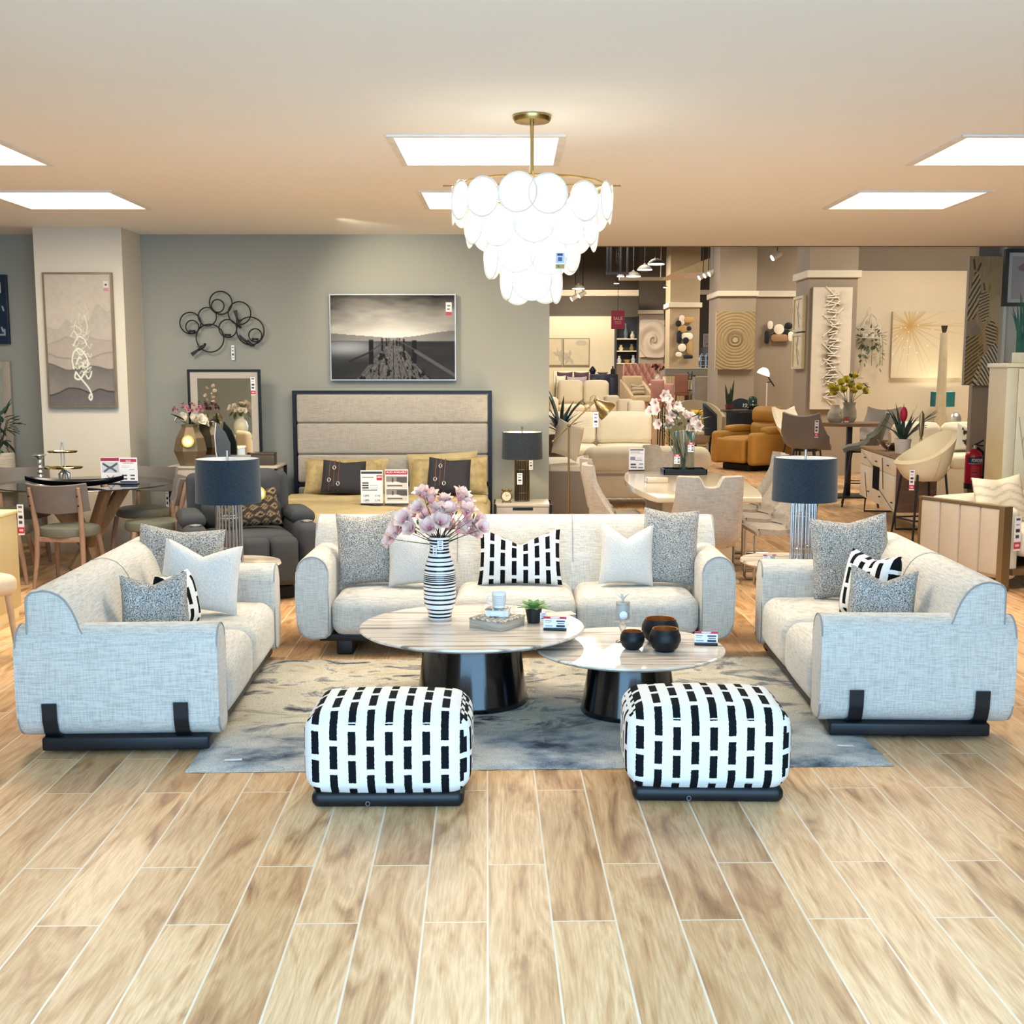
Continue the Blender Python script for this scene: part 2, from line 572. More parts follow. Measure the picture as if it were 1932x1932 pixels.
# ================================================================ the setting
WALLY = 12.0
def floor_mat():
    m, nt, b, out = newmat('oak_plank_tiles')
    vec = mapped(nt, (1, 1, 1), (0, 0, pi / 2 + radians(-1.2)))
    br = N(nt, 'TexBrick'); br.offset = .37; br.offset_frequency = 2
    for k, v in (('Scale', 1.0), ('Mortar Size', .0035), ('Mortar Smooth', .1), ('Brick Width', 1.2), ('Row Height', .2), ('Bias', 0)):
        br.inputs[k].default_value = v
    br.inputs['Color1'].default_value = (0, 0, 0, 1); br.inputs['Color2'].default_value = (1, 1, 1, 1); br.inputs['Mortar'].default_value = (.5, .5, .5, 1)
    nt.links.new(vec, br.inputs['Vector'])
    sep = N(nt, 'SeparateColor'); nt.links.new(br.outputs['Color'], sep.inputs[0])
    # grain runs along the plank; each plank gets its own slice
    off = N(nt, 'CombineXYZ'); m7 = N(nt, 'Math', operation='MULTIPLY'); m7.inputs[1].default_value = 23
    nt.links.new(sep.outputs[0], m7.inputs[0]); nt.links.new(m7.outputs[0], off.inputs[2])
    gm = mapped(nt, (7.0, 1.1, 1)); ad = N(nt, 'VectorMath', operation='ADD')
    nt.links.new(gm, ad.inputs[0]); nt.links.new(off.outputs[0], ad.inputs[1])
    g1 = N(nt, 'TexNoise'); g1.inputs['Scale'].default_value = 1.3; g1.inputs['Detail'].default_value = 8; g1.inputs['Distortion'].default_value = 1.8
    nt.links.new(ad.outputs[0], g1.inputs['Vector'])
    base = ramp(nt, g1.outputs['Fac'], [(.26, '#a07853'), (.42, '#d9ad7d'), (.56, '#f0cb9c'), (.74, '#cd9e70')])
    fine = mapped(nt, (60, 3, 1)); fn = noise(nt, fine, 2, 3)
    fr = ramp(nt, fn, [(.35, '#d9cfc4'), (.6, '#ffffff')])
    mx = N(nt, 'Mix', data_type='RGBA', blend_type='MULTIPLY'); mx.inputs[0].default_value = .6
    nt.links.new(base, mx.inputs[6]); nt.links.new(fr, mx.inputs[7])
    tint = ramp(nt, sep.outputs[0], [(0, '#dacfc3'), (1, '#ffffff')])
    m2 = N(nt, 'Mix', data_type='RGBA', blend_type='MULTIPLY'); m2.inputs[0].default_value = .8
    nt.links.new(mx.outputs[2], m2.inputs[6]); nt.links.new(tint, m2.inputs[7])
    m3 = N(nt, 'Mix', data_type='RGBA'); m3.inputs[7].default_value = (*lin('#e6d6bd'), 1)
    nt.links.new(br.outputs['Fac'], m3.inputs[0]); nt.links.new(m2.outputs[2], m3.inputs[6])
    nt.links.new(m3.outputs[2], b.inputs['Base Color'])
    b.inputs['Roughness'].default_value = .36; b.inputs['Specular IOR Level'].default_value = .3
    inv = N(nt, 'Math', operation='MULTIPLY'); inv.inputs[1].default_value = -1; nt.links.new(br.outputs['Fac'], inv.inputs[0])
    bump(nt, b, inv.outputs[0], .3, .002)
    return m

def slab(name, a, c, m, bev=0):
    return struct(B().box(a, c, bev).obj(name, m, smooth=False))

M_GREY = mat('grey_green_paint', '#9b9c92', .75, var=.015, vs=2)
M_WARM = mat('warm_white_paint', '#d9d2c1', .75, var=.02, vs=2)
M_TAUPE = mat('taupe_paint', '#9a8c7a', .75, var=.02, vs=2)
M_DARK = mat('dark_umber_paint', '#5d554d', .8, var=.03, vs=2)
M_CEIL = mat('white_ceiling_paint', '#f6f5f1', .85, var=.01, vs=1)
M_CREAM = mat('cream_wall_paint', '#e6dac0', .75, var=.02, vs=1)
M_TRIMW = mat('trim_white', '#d8cfbc', .6, var=.02)

slab('floor', (-7.2, -1.5, -.1), (16, 41, 0), floor_mat())
# low white ceiling over the front of the shop, the back stays open to a dark roof
slab('ceiling', (-7.2, .6, 3.0), (16, 13.1, 3.12), M_CEIL)
slab('ceiling_open', (-7.2, 13.1, 5.6), (16, 41, 5.7), M_DARK)
slab('wall_bulkhead', (-7.2, 13.1, 3.0), (16, 13.2, 5.7), M_DARK)
slab('wall_left', (-7.3, -1.5, 0), (-7.1, 41, 5.7), M_GREY)
slab('wall_unseen_front', (-7.1, .4, 0), (-2.7, .6, 3.0), M_WARM)  # unseen wall added for the mirror, widened to narrow the daylight opening
slab('wall_light_block', (3.2, .4, 0), (15.9, .6, 3.0), M_WARM)  # unseen wall added to block daylight from the right
slab('wall_right', (15.9, -1.5, 0), (16.1, 41, 5.7), M_TAUPE)
xe = P(1036, 760, WALLY).x
slab('wall_back', (-7.1, WALLY, 0), (xe, WALLY + .25, 3.0), M_GREY)
# pillar that stands forward of the grey wall
yc = 11.42
c0, c1 = P(72, 640, yc).x, P(237, 640, yc).x
slab('wall_pillar', (c0, yc, 0), (c1, WALLY - .002, 3.0), M_WARM)
slab('baseboard_pillar', (c0 - .012, yc - .014, 0), (c1 + .012, yc - .001, .09), M_TRIMW)
slab('baseboard_back', (c1 + .02, WALLY - .015, 0), (xe, WALLY - .001, .08), M_GREY)

# far walls, pillars and beams of the open part
YB, YC, YD = 26.0, 31.0, 37.0
slab('wall_far', (-2, YD, 0), (P(1345, 700, YD).x, YD + .2, 5.6), M_DARK)
slab('wall_far_panel', (-1, YD - .12, 0), (P(1160, 700, YD).x, YD - .002, P(1100, 597, YD).z), M_CREAM)
slab('trim_beam', (-1, 33.2, P(1100, 557, 33).z), (P(1206, 600, 33).x, 33.5, P(1100, 546, 33).z), mat('beam_paint', '#b3a692', .7, var=.02))
# narrow grey wall with the swirl relief
slab('wall_relief', (P(1206, 600, 34.5).x, 34.5, 0), (P(1253, 600, 34.5).x, 34.8, P(1230, 590, 34.5).z), mat('grey_beige_paint', '#9f9484', .75, var=.02))
slab('wall_relief_head', (P(1206, 600, 34.5).x, 34.52, P(1230, 590, 34.5).z), (P(1257, 600, 34.5).x, 34.8, 5.6), M_DARK)
slab('trim_relief', (P(1204, 600, 34.4).x, 34.4, P(1230, 592, 34.4).z), (P(1252, 600, 34.4).x, 34.5, P(1230, 585, 34.4).z), M_TRIMW)

def pillar(name, u0, u1, Y, depth, vtop_mold, h=5.6, m=M_TAUPE, mold=True, mh=9):
    x0, x1 = P(u0, 700, Y).x, P(u1, 700, Y).x
    slab(name, (x0, Y, 0), (x1, Y + depth, h), m)
    if mold:
        z1 = P(u0, vtop_mold, Y).z; z0 = P(u0, vtop_mold + mh, Y).z
        slab('trim_' + name[5:], (x0 - .05, Y - .06, z0), (x1 + .05, Y + depth + .05, z1), M_TRIMW, .01)
    return x0, x1
pillar('wall_pillar_middle', 1262, 1318, YC, .9, 571, m=mat('tan_paint', '#a8967a', .75, var=.02), mh=9)
pillar('wall_pilaster', 1354, 1423, YB - .45, 1.3, 549, mh=10)
slab('wall_taupe', (P(1423, 700, YB).x, YB, 0), (P(1640, 700, YB).x, YB + .3, 5.6), M_TAUPE)
slab('trim_taupe', (P(1423, 700, YB).x, YB - .06, P(1450, 560, YB).z), (P(1640, 700, YB).x, YB - .002, P(1450, 549, YB).z), M_TRIMW)
PA = pillar('wall_pillar_right', 1521, 1612, 20.0, .9, 510, mh=14)
slab('wall_white', (P(1612, 700, 20.6).x, 20.6, 0), (P(1845, 700, 20.6).x, 20.8, P(1700, 511, 20.6).z), mat('ivory_paint', '#d9cbb2', .75, var=.02, vs=1))
slab('wall_white_head', (P(1612, 700, 20.9).x, 20.9, 0), (15.9, 21.1, 5.6), M_TAUPE)
# pillar that carries the zebra picture, and the wall to its right
pillar('wall_pillar_zebra', 1836, 1886, 14.2, .1, 0, mold=False)
slab('wall_side_display', (P(1886, 700, 14.0).x, 14.0, 0), (15.9, 14.2, 5.6), mat('pale_grey_paint', '#cfd0c6', .75, var=.02, vs=1))
slab('trim_edge', (P(1886, 700, 13.98).x, 13.96, 0), (P(1893, 700, 13.96).x, 13.998, 4.2), mat('pale_green_trim', '#d5e2d6', .6, var=.02))

# ================================================================ light
def area(name, loc, size, power, col, rot=(0, 0, 0), sy=None, spread=180):
    d = bpy.data.lights.new(name, 'AREA'); d.energy = power; d.color = lin(col)
    d.shape = 'RECTANGLE'; d.size = size; d.size_y = sy or size; d.spread = radians(spread)
    o = bpy.data.objects.new(name, d); COL.objects.link(o); o.location = loc; o.rotation_euler = rot
    return o

def spot(name, loc, to, power, col, deg=60, blend=.6, r=.06):
    d = bpy.data.lights.new(name, 'SPOT'); d.energy = power; d.color = lin(col)
    d.spot_size = radians(deg); d.spot_blend = blend; d.shadow_soft_size = r
    o = bpy.data.objects.new(name, d); COL.objects.link(o); o.location = loc
    o.rotation_euler = (Vector(to) - Vector(loc)).to_track_quat('-Z', 'Y').to_euler()
    return o

w = bpy.data.worlds.new('world'); S.world = w; w.use_nodes = True
bg = w.node_tree.nodes['Background']; bg.inputs[0].default_value = (.37, .665, 1.0, 1); bg.inputs[1].default_value = 8.0

WARMC, SOFTC = '#fff2de', '#fff0da'
# rows of ceiling panels over the seating group
for x in (-3.4, -.2, 3.0):
    for y, pw in ((7.5, 66), (9.6, 56)):
        area('ceiling_panel_light', (x, y, 2.97), .9, pw, SOFTC, sy=.9)
# open part of the shop
for x, y, pw in ((1.5, 17, 190), (6.5, 17, 190), (11, 18, 170), (2, 24, 280), (8, 24.0, 250), (2, 31, 330), (6.5, 29.0, 220)):
    area('shop_panel_light', (x, y, 4.6), 1.6, pw, WARMC)

# accent spots on the far panel, the ivory wall and the art
spot('accent_spot', (1.9, 34.2, 4.4), (2.2, 36.9, 1.6), 520, '#fff0d4', 110, .9)
spot('accent_spot', (6.2, 18.6, 4.0), (6.3, 20.6, 1.6), 30, '#fff0d8', 100, .9)
spot('accent_spot', (4.9, 24.0, 4.4), (4.9, 26, 2.0), 80, '#fff0d4', 80, .9)
spot('accent_spot', (-1.5, 10.7, 2.95), (-1.0, 12, 2.2), 75, '#fff0d4', 90, 1)
spot('accent_spot', (-4.0, 9.9, 2.95), (-4.0, 11.4, 1.7), 12, '#fff0d4', 75, .9)

for k, (x, y, lab) in enumerate(((-3.4, 7.5, 'square ceiling light panel over the sofa with the plain white cushion'), (-.2, 7.5, 'square ceiling light panel just behind the chandelier'), (3.0, 7.5, 'square ceiling light panel over the sofa by the channel-tufted end'), (-3.4, 9.6, 'square ceiling light panel over the wooden dining corner'), (-.2, 9.6, 'square ceiling light panel over the foot of the bed'), (3.0, 9.6, 'square ceiling light panel over the white dining set'))):
    t = thing('ceiling_light', lab, 'ceiling light', (x, y, 3.0), 0, 'square ceiling light panels')
    b = B()
    for q in (((-.5, -.5, -.012), (-.46, .5, -.0005)), ((.46, -.5, -.012), (.5, .5, -.0005)), ((-.46, -.5, -.012), (.46, -.46, -.0005)), ((-.46, .46, -.012), (.46, .5, -.0005))): b.box(*q)
    b.obj('frame', mat('panel_frame', '#e9e7e1', .5), t, smooth=False)
    b = B(); b.box((-.46, -.46, -.008), (.46, .46, -.0005)); b.obj('diffuser', mat('panel_glow', '#fff6e8', .5, emit=2.5), t, smooth=False)
# ================================================================ the seating group
M_LINEN = fabric('pale_linen', '#d6d2c8', '#b0aca3')
M_PIPE = mat('piping_thread', '#9d9c98', .9)
M_BLACK = mat('black_lacquer_wood', '#101318', .45, var=.1)
M_GRB = boucle('grey_boucle', '#d6d3ca', '#55585a', 190, .38, .62)
M_WHB = boucle('white_boucle', '#e6e3dc', '#cfccc4', 170, .3, .6)

def dash_mat(key, p=.072, q=.115, wu=.42, hv=.8):
    m, nt, b, out = newmat(key)
    t = N(nt, 'UVMap'); sp = N(nt, 'SeparateXYZ')
    wob = N(nt, 'TexNoise'); wob.inputs['Scale'].default_value = 130
    nt.links.new(t.outputs[0], wob.inputs['Vector'])
    sc = N(nt, 'VectorMath', operation='SCALE'); sc.inputs['Scale'].default_value = .006
    nt.links.new(wob.outputs['Color'], sc.inputs[0])
    ad = N(nt, 'VectorMath', operation='ADD'); nt.links.new(t.outputs[0], ad.inputs[0]); nt.links.new(sc.outputs[0], ad.inputs[1])
    nt.links.new(ad.outputs[0], sp.inputs[0])
    def M_(op, a, c=None):
        n = N(nt, 'Math', operation=op)
        for i, x in enumerate((a, c)):
            if x is None: continue
            if isinstance(x, (int, float)): n.inputs[i].default_value = x
            else: nt.links.new(x, n.inputs[i])
        return n.outputs[0]
    u = M_('DIVIDE', sp.outputs[0], p); v = M_('DIVIDE', sp.outputs[1], q)
    fu = M_('FRACT', u); col = M_('FLOOR', u)
    st = M_('MULTIPLY', M_('MODULO', M_('ABSOLUTE', col), 2.0), .5)
    fv = M_('FRACT', M_('ADD', v, st))
    k = M_('MULTIPLY', M_('LESS_THAN', fu, wu), M_('LESS_THAN', fv, hv))
    mx = N(nt, 'Mix', data_type='RGBA'); mx.inputs[6].default_value = (*lin('#f2f3ef'), 1); mx.inputs[7].default_value = (*lin('#14171b'), 1)
    nt.links.new(k, mx.inputs[0]); nt.links.new(mx.outputs[2], b.inputs['Base Color'])
    b.inputs['Roughness'].default_value = .95; b.inputs['Specular IOR Level'].default_value = .1
    bump(nt, b, noise(nt, mapped(nt), 260, 2), .4, .003)
    return m
M_DASH = dash_mat('black_and_white_weave')

def rug_mat():
    m, nt, b, out = newmat('abstract_shag')
    v = mapped(nt); d = N(nt, 'TexNoise'); d.inputs['Scale'].default_value = 2.6; d.inputs['Detail'].default_value = 7; d.inputs['Distortion'].default_value = 1.4; d.inputs['Roughness'].default_value = .62
    nt.links.new(mapped(nt, (1.1, 1.6, 1), (0, 0, .5)), d.inputs['Vector'])
    blotch = ramp(nt, d.outputs['Fac'], [(.36, '#5d6069'), (.43, '#b0ada5'), (.49, '#f4ecd6'), (.61, '#ebe0c4'), (.71, '#aaa292')])
    d2 = noise(nt, mapped(nt, (1.2, 1.8, 1), (0, 0, -.3)), 1.7, 6, .6)
    cool = ramp(nt, d2, [(.34, '#4c5562'), (.42, '#95a1ac'), (.5, '#cfd4d3'), (.62, '#f0efe6'), (.74, '#aab3b9')])
    sp = N(nt, 'SeparateXYZ'); nt.links.new(v, sp.inputs[0])
    g = N(nt, 'MapRange'); g.inputs[1].default_value = -.25; g.inputs[2].default_value = -.75
    wv = noise(nt, mapped(nt), 1.6, 4); ad = N(nt, 'Math', operation='MULTIPLY_ADD'); ad.inputs[1].default_value = 1.1; 
    nt.links.new(wv, ad.inputs[0]); nt.links.new(sp.outputs[1], ad.inputs[2]); 
    s2 = N(nt, 'Math', operation='SUBTRACT'); s2.inputs[1].default_value = .55; nt.links.new(ad.outputs[0], s2.inputs[0])
    nt.links.new(s2.outputs[0], g.inputs[0])
    stp = N(nt, 'Math', operation='GREATER_THAN'); stp.inputs[1].default_value = .03; nt.links.new(sp.outputs[0], stp.inputs[0])
    s3 = N(nt, 'Math', operation='MULTIPLY_ADD'); s3.inputs[1].default_value = .28; nt.links.new(stp.outputs[0], s3.inputs[0]); nt.links.new(g.outputs[0], s3.inputs[2]); s3.use_clamp = True
    mx = N(nt, 'Mix', data_type='RGBA'); nt.links.new(s3.outputs[0], mx.inputs[0]); nt.links.new(blotch, mx.inputs[6]); nt.links.new(cool, mx.inputs[7])
    pile = noise(nt, v, 140, 3, .7)
    pr = ramp(nt, pile, [(.3, '#b4b4b4'), (.6, '#ffffff')])
    m2 = N(nt, 'Mix', data_type='RGBA', blend_type='MULTIPLY'); m2.inputs[0].default_value = .75
    nt.links.new(mx.outputs[2], m2.inputs[6]); nt.links.new(pr, m2.inputs[7])
    nt.links.new(m2.outputs[2], b.inputs['Base Color']); b.inputs['Roughness'].default_value = 1; b.inputs['Specular IOR Level'].default_value = .05
    bump(nt, b, pile, 1, .012)
    return m
rug = thing('rug', 'shaggy grey, cream and blue abstract rug under the coffee tables', 'rug', (.1, 6.085, 0), .03)
b = B()
def rugf(u, v):
    x, y = (u - .5) * 3.06, (v - .5) * 2.05
    e = min(u, 1 - u, v * .7, (1 - v) * .7)
    x += .008 * mnoise.noise((u * 90, v * 90, 1)) ; y += .008 * mnoise.noise((u * 90, v * 90, 5))
    return x, y, .002 + min(.012, e * .5) + .003 * mnoise.noise((x * 25, y * 25, 0))
b.sheet(rugf, 150, 110); b.obj('pile', rug_mat(), rug)
b = B(); b.box((-1.51, -1.0, .0005), (1.51, 1.0, .0018)); b.obj('backing', mat('rug_backing', '#3a3d44', .9), rug)
for u, v, t in ((432, 1427, .1), (1590, 1411, -.12)):
    q = G(u, v, .02); lb = B(); lb.cbox((0, 0, .001), (.075, .022, .002))
    o = lb.obj('sewn_label', mat('label_cloth', '#d9d8d4', .8), rug, loc=(q.x - .1, q.y - 6.085, .0165), rot=(0, 0, t))

# ---------------------------------------------------------------- sofas
def sofa(name, label, W, nseat, loc, rz, legoff, straps, lift=0.0):
    D, aw, at = .89, .2, .565 + lift
    z0 = .055 + lift
    t = thing(name, label, 'sofa', loc, rz, 'matching pale linen sofas')
    prof = [(0, z0 + .03), (.03, z0 + .006)]
    for k in range(7):
        a = -pi / 2 + k / 6 * pi / 2; prof.append((aw - .1 + .1 * cos(a), z0 + .1 + .1 * sin(a)))
    prof += [(aw + .006, .33 + lift)]
    for k in range(13):
        a = k / 12 * pi; prof.append((aw / 2 + aw / 2 * cos(a), at - aw / 2 + aw / 2 * sin(a)))
    for sg in (-1, 1):
        pp = [(sg * (W / 2 - aw + x), z) for x, z in prof]
        b = B(); b.prism(pp, 0, D, 'y', .022, 3)
        arm = b.obj('arm', M_LINEN, t)
        n = len(pp); cx = sum(x for x, z in pp) / n; cz = sum(z for x, z in pp) / n
        for y in (.004, D - .004):
            b = B(); b.tube([(cx + (x - cx) * .93, y, cz + (z - cz) * .975) for x, z in pp], .0045, 6, closed=True)
            b.obj('piping', M_PIPE, arm)
    # back: a long roll with a square heel that falls away to the seat
    e = D - .05
    top = .725 + lift
    bp = [(e - .005, .1), (e, .3), (e, top - .045)]
    for k in range(1, 5):
        a = k / 4 * pi * .5; bp.append((e - .04 + .04 * cos(a), top - .045 + .04 * sin(a)))
    for y, z in ((.08, .003), (.115, -.003), (.15, -.018), (.18, -.045), (.205, -.085), (.225, -.13), (.24, -.175), (.262, -.225), (.29, -.28)): bp.append((e - y, top + z))
    bp += [(e - .3, .3), (e - .3, .1)]
    bw = W - .05
    b = B(); b.prism(bp, -bw / 2, bw / 2, 'x', .02, 3)
    bk = b.obj('backrest', M_LINEN, t)
    cy = sum(p[0] for p in bp) / len(bp); cz = sum(p[1] for p in bp) / len(bp)
    for x in (-bw / 2 + .002, bw / 2 - .002):
        b = B(); b.tube([(x, cy + (p[0] - cy) * .96, cz + (p[1] - cz) * .975) for p in bp], .0045, 6, closed=True); b.obj('piping', M_PIPE, bk)
    for k in range(1, nseat):
        x = -W / 2 + aw + (W - 2 * aw) * k / nseat
        b = B(); b.tube([(x, p[0] - .0005, p[1]) for p in bp[2:-2]], .0035, 5); b.obj('seam', M_PIPE, bk)
    sw = (W - 2 * aw) / nseat
    for k in range(nseat):
        x = -W / 2 + aw + sw * (k + .5)
        b = B(); zb = z0 + .015; b.soft((x, .3, (zb + .362) / 2), (sw - .004, .6, .362 - zb), .08, (.0, .012, .018), 8)
        b.obj('seat_cushion', M_LINEN, t)
    b = B(); b.box((-W / 2 + .13, .03, z0 - .012), (W / 2 - .13, D - .06, z0 + .03), .008)
    b.obj('frame_rail', M_BLACK, t)
    for sg in (-1, 1):
        x = sg * (W / 2 - legoff)
        b = B(); b.box((x - .05, .05, 0), (x + .05, D - .1, z0 + .008), .012, 3); b.obj('leg', M_BLACK, t)
    if straps:
        sg = straps
        xo = sg * (W / 2)
        for y in (.165, .74):
            pts = [(xo - sg * .11, y, z0 - .004), (xo - sg * .045, y, z0 + .003), (xo - sg * .005, y, z0 + .04), (xo + sg * .012, y, z0 + .09), (xo + sg * .0155, y, z0 + .17)]
            b = B()
            def st(u, v, pts=pts):
                f = u * (len(pts) - 1); i = min(int(f), len(pts) - 2); f -= i
                p = Vector(pts[i]).lerp(Vector(pts[i + 1]), f)
                wv = .032 * (1 + .55 * max(0, 1 - u * 2.2))
                return p.x, p.y + (v - .5) * 2 * wv, p.z
            b.sheet(st, 20, 4, thick=.009 * sg)
            b.obj('bracket', M_BLACK, t)
    return t

RS = sofa('sofa', 'three-seat pale linen sofa behind the two round coffee tables', 2.62, 3, (.02, 7.16, 0), 0, .28, 0, .045)
LS = sofa('sofa', 'two-seat pale linen sofa holding a plain white cushion, wooden dining chairs behind it', 1.88, 2, (-1.345, 6.22, .0195), radians(92.4), .055, -1)
QS = sofa('sofa', 'two-seat pale linen sofa in front of the channel-tufted beige sofa end', 1.82, 2, (1.455, 6.40, .0195), radians(-91.9), .055, 1)

# ---------------------------------------------------------------- scatter cushions
def cushion(label, m, w, h, t, loc, rot, chop=.05, name='scatter_cushion', group='scatter cushions on the linen sofas', pinch=.07):
    b = B(); b.pillow(w, h, t, chop, 20, pinch=pinch)
    o = b.obj(name, m, None, loc=loc, rot=rot)
    return tag(o, label, 'cushion', group)
SZ = .376
SR = SZ
cushion('speckled grey cushion on the three-seat sofa beside the white one near the vase', M_GRB, .40, .46, .16, (-.965, 7.50, SR), (-.2, -.06, .05), .02)
cushion('white cushion partly hidden by the magnolia vase', M_WHB, .41, .38, .15, (-.62, 7.47, SR), (-.2, -.05, .02), .06)
cushion('black and white dashed cushion on the middle of the three-seat sofa', M_DASH, .53, .35, .15, (.05, 7.50, SR), (-.22, 0, 0), .09)
cushion('white cushion with a chopped top beside a speckled grey one, on the three-seat sofa', M_WHB, .34, .38, .15, (.705, 7.45, SR), (-.2, .03, -.04), .08)
cushion('speckled grey cushion against the three-seat sofa arm nearest the dining chairs', M_GRB, .36, .48, .14, (.97, 7.50, SR), (-.2, .05, -.1), .01)
cushion('large speckled grey cushion behind the white cushion on the two-seat sofa', M_GRB, .50, .44, .15, (-1.90, 6.80, SZ + .02), (-.24, .1, .2), .02)
cushion('plain white cushion leaning on the large grey one beside the rod lamp', M_WHB, .43, .38, .15, (-1.80, 6.45, SZ), (-.3, .14, .2), .07)
cushion('dashed cushion squeezed between the plain white one and a blue-grey one', M_DASH, .28, .29, .14, (-1.68, 6.10, SZ), (-.2, .0, 1.2), .01)
cushion('blue-grey speckled cushion nearest the sofa arm on the sofa with the plain white cushion', M_GRB, .33, .34, .15, (-1.80, 5.78, SZ), (-.22, -.03, .25), .045)
cushion('large speckled grey cushion before the rod lamp near the white dining set', M_GRB, .46, .48, .15, (1.97, 6.90, SZ + .03), (-.22, -.1, -.16), .03)
cushion('dashed black and white cushion tucked behind a blue-grey one beside the large grey cushion', M_DASH, .38, .36, .15, (1.87, 6.36, SZ + .02), (-.2, .0, -1.1), .03)
cushion('blue-grey speckled cushion on the sofa in front of the channel-tufted panel', M_GRB, .34, .34, .15, (1.97, 6.00, SZ + .02), (-.22, .06, -.3), .06)

# ---------------------------------------------------------------- ottomans
def ottoman(label, loc, rz):
    t = thing('ottoman', label, 'ottoman', loc, rz, 'dashed ottomans')
    w, d, z0, z1 = .645, .46, .055, .38
    b = B(); b.soft((0, 0, (z0 + z1) / 2), (w, d, z1 - z0), .075, (.012, .012, .03), 12, 4)
    uv = b.bm.loops.layers.uv.verify()
    b.bm.normal_update()
    for f in b.bm.faces:
        n = f.normal
        for l in f.loops:
            p = l.vert.co
            if abs(n.z) > max(abs(n.x), abs(n.y)): l[uv].uv = (p.x + 5 * .144, p.y * .8 + d / 2 + z1 + .02)
            elif abs(n.y) >= abs(n.x): l[uv].uv = (p.x + 5 * .144, p.z)
            else: l[uv].uv = (p.y + 5 * .144 + .03, p.z)
    b.obj('cushion', M_DASH, t)
    b = B(); b.soft((0, 0, .033), (w - .045, d - .045, .066), .03, n=2); b.obj('base', M_BLACK, t)
    b = B(); b.tube([(-w * .12 + .008 * cos(a), -d / 2 + .021, .02 + .009 * sin(a)) for a in [k * pi / 5 for k in range(10)]], .0016, 5, closed=True)
    b.obj('pull_ring', mat('dull_steel', '#9aa0a6', .35, 1), t)
    return t
ottoman('dashed black and white ottoman in front of the larger coffee table', (-.49, 4.80, 0), radians(.5))
ottoman('dashed black and white ottoman in front of the smaller coffee table', (.785, 4.86, 0), radians(-1.5))

# ---------------------------------------------------------------- coffee tables
def marble():
    m, nt, b, out = newmat('striped_marble')
    n1 = N(nt, 'TexNoise'); n1.inputs['Scale'].default_value = 1; n1.inputs['Detail'].default_value = 4; n1.inputs['Distortion'].default_value = .25
    nt.links.new(mapped(nt, (1.3, 26, 1)), n1.inputs['Vector'])
    c = ramp(nt, n1.outputs['Fac'], [(.33, '#857a72'), (.42, '#c2b5a6'), (.52, '#e6ddd0'), (.64, '#d8cdbd'), (.74, '#ad9d8d')])
    nt.links.new(c, b.inputs['Base Color']); b.inputs['Roughness'].default_value = .12; b.inputs['Specular IOR Level'].default_value = .6
    return m
M_MARB = marble()
M_GLOSS = mat('gloss_black_lacquer', '#05080d', .16, var=.05, spec=.6, coat=.2)
def coffee_table(label, c, r, zt, r0, r1):
    t = thing('coffee_table', label, 'coffee table', (c[0], c[1], .0185), 0, 'round marble coffee tables')
    zt -= .0185
    b = B(); b.lathe([(0, zt - .03), (r - .05, zt - .03), (r - .012, zt - .018), (r, zt - .009), (r - .002, zt - .003), (r - .008, zt), (0, zt)], 96)
    b.obj('tabletop', M_MARB, t, ang=25)
    b = B(); b.lathe([(0, 0), (r0, 0), (r0 + .004, .012), (r0 - .002, .03), (r1 + .006, zt - .05), (r1, zt - .031), (0, zt - .031)], 64)
    b.obj('pedestal', M_GLOSS, t)
    return t
T1C, T1Z = (-.205, 6.13), .41
T2C, T2Z = (.585, 5.93), .345
coffee_table('larger and taller round striped marble coffee table with a tapered black drum base', T1C, .575, T1Z, .285, .235)
coffee_table('smaller lower round striped marble coffee table carrying three black bowls', T2C, .47, T2Z, .24, .19)

def sign_card(label, loc, rz, w=.115, h=.068, lines=True, hd='SALE', group='price cards on stands'):
    t = thing('price_card', label, 'price sign', loc, rz, group)
    b = B(); b.box((-w / 2, -.012, 0), (w / 2, .014, .012), .002); b.obj('stand', M_BLACK, t)
    o = B().box((-w / 2, 0, .01), (w / 2, .003, h)).obj('card', mat('tag_card', '#f1f1f1', .7), t, smooth=False)
    o.rotation_euler = (-.12, 0, 0)
    paint('print', pricecard(40, 24, 0), w, h - .01, o, (0, -.0008, h / 2 + .005))
    text(hd, .013, mat('tag_white_ink', '#ffffff', .6), o, (0, -.0016, h - .0075))
    text('SAR 1,895', .008, mat('tag_ink', '#20293c', .6), o, (w * .24, -.0016, h * .26))
    return t
q = G(1047, 1189, T1Z); sign_card('small price card with red head beside the potted succulent', (q.x, q.y, T1Z), -.12)
q = G(1332, 1217, T2Z); sign_card('small price card with red head on the edge of the smaller coffee table', (q.x, q.y, T2Z), -.12)

# striped vase
q = G(830, 1166, T1Z)
VASE = thing('vase', 'tall white vase with thin black rings, holding magnolias', 'vase', (q.x, q.y + .01, T1Z))
prof = [(0, 0), (.058, .0), (.062, .01), (.063, .028), (.068, .045), (.08, .07), (.0845, .1), (.085, .15), (.085, .2), (.083, .235), (.078, .27), (.068, .305), (.057, .335), (.051, .36), (.050, .385), (.052, .41), (.057, .43), (.054, .432), (.047, .41), (.045, .38), (0, .37)]
def interp(pr, step):
    out = [pr[0]]
    for a, c in zip(pr[:-1], pr[1:]):
        L = math.hypot(c[0] - a[0], c[1] - a[1]); n = max(1, int(L / step))
        out += [(a[0] + (c[0] - a[0]) * k / n, a[1] + (c[1] - a[1]) * k / n) for k in range(1, n + 1)]
    return out
pr = interp(prof, .003)
rings = [.012, .03, .052, .083, .108, .131, .152, .172, .19, .203, .214, .223, .232, .243, .259, .283, .305, .327, .352, .368, .385, .4, .415]
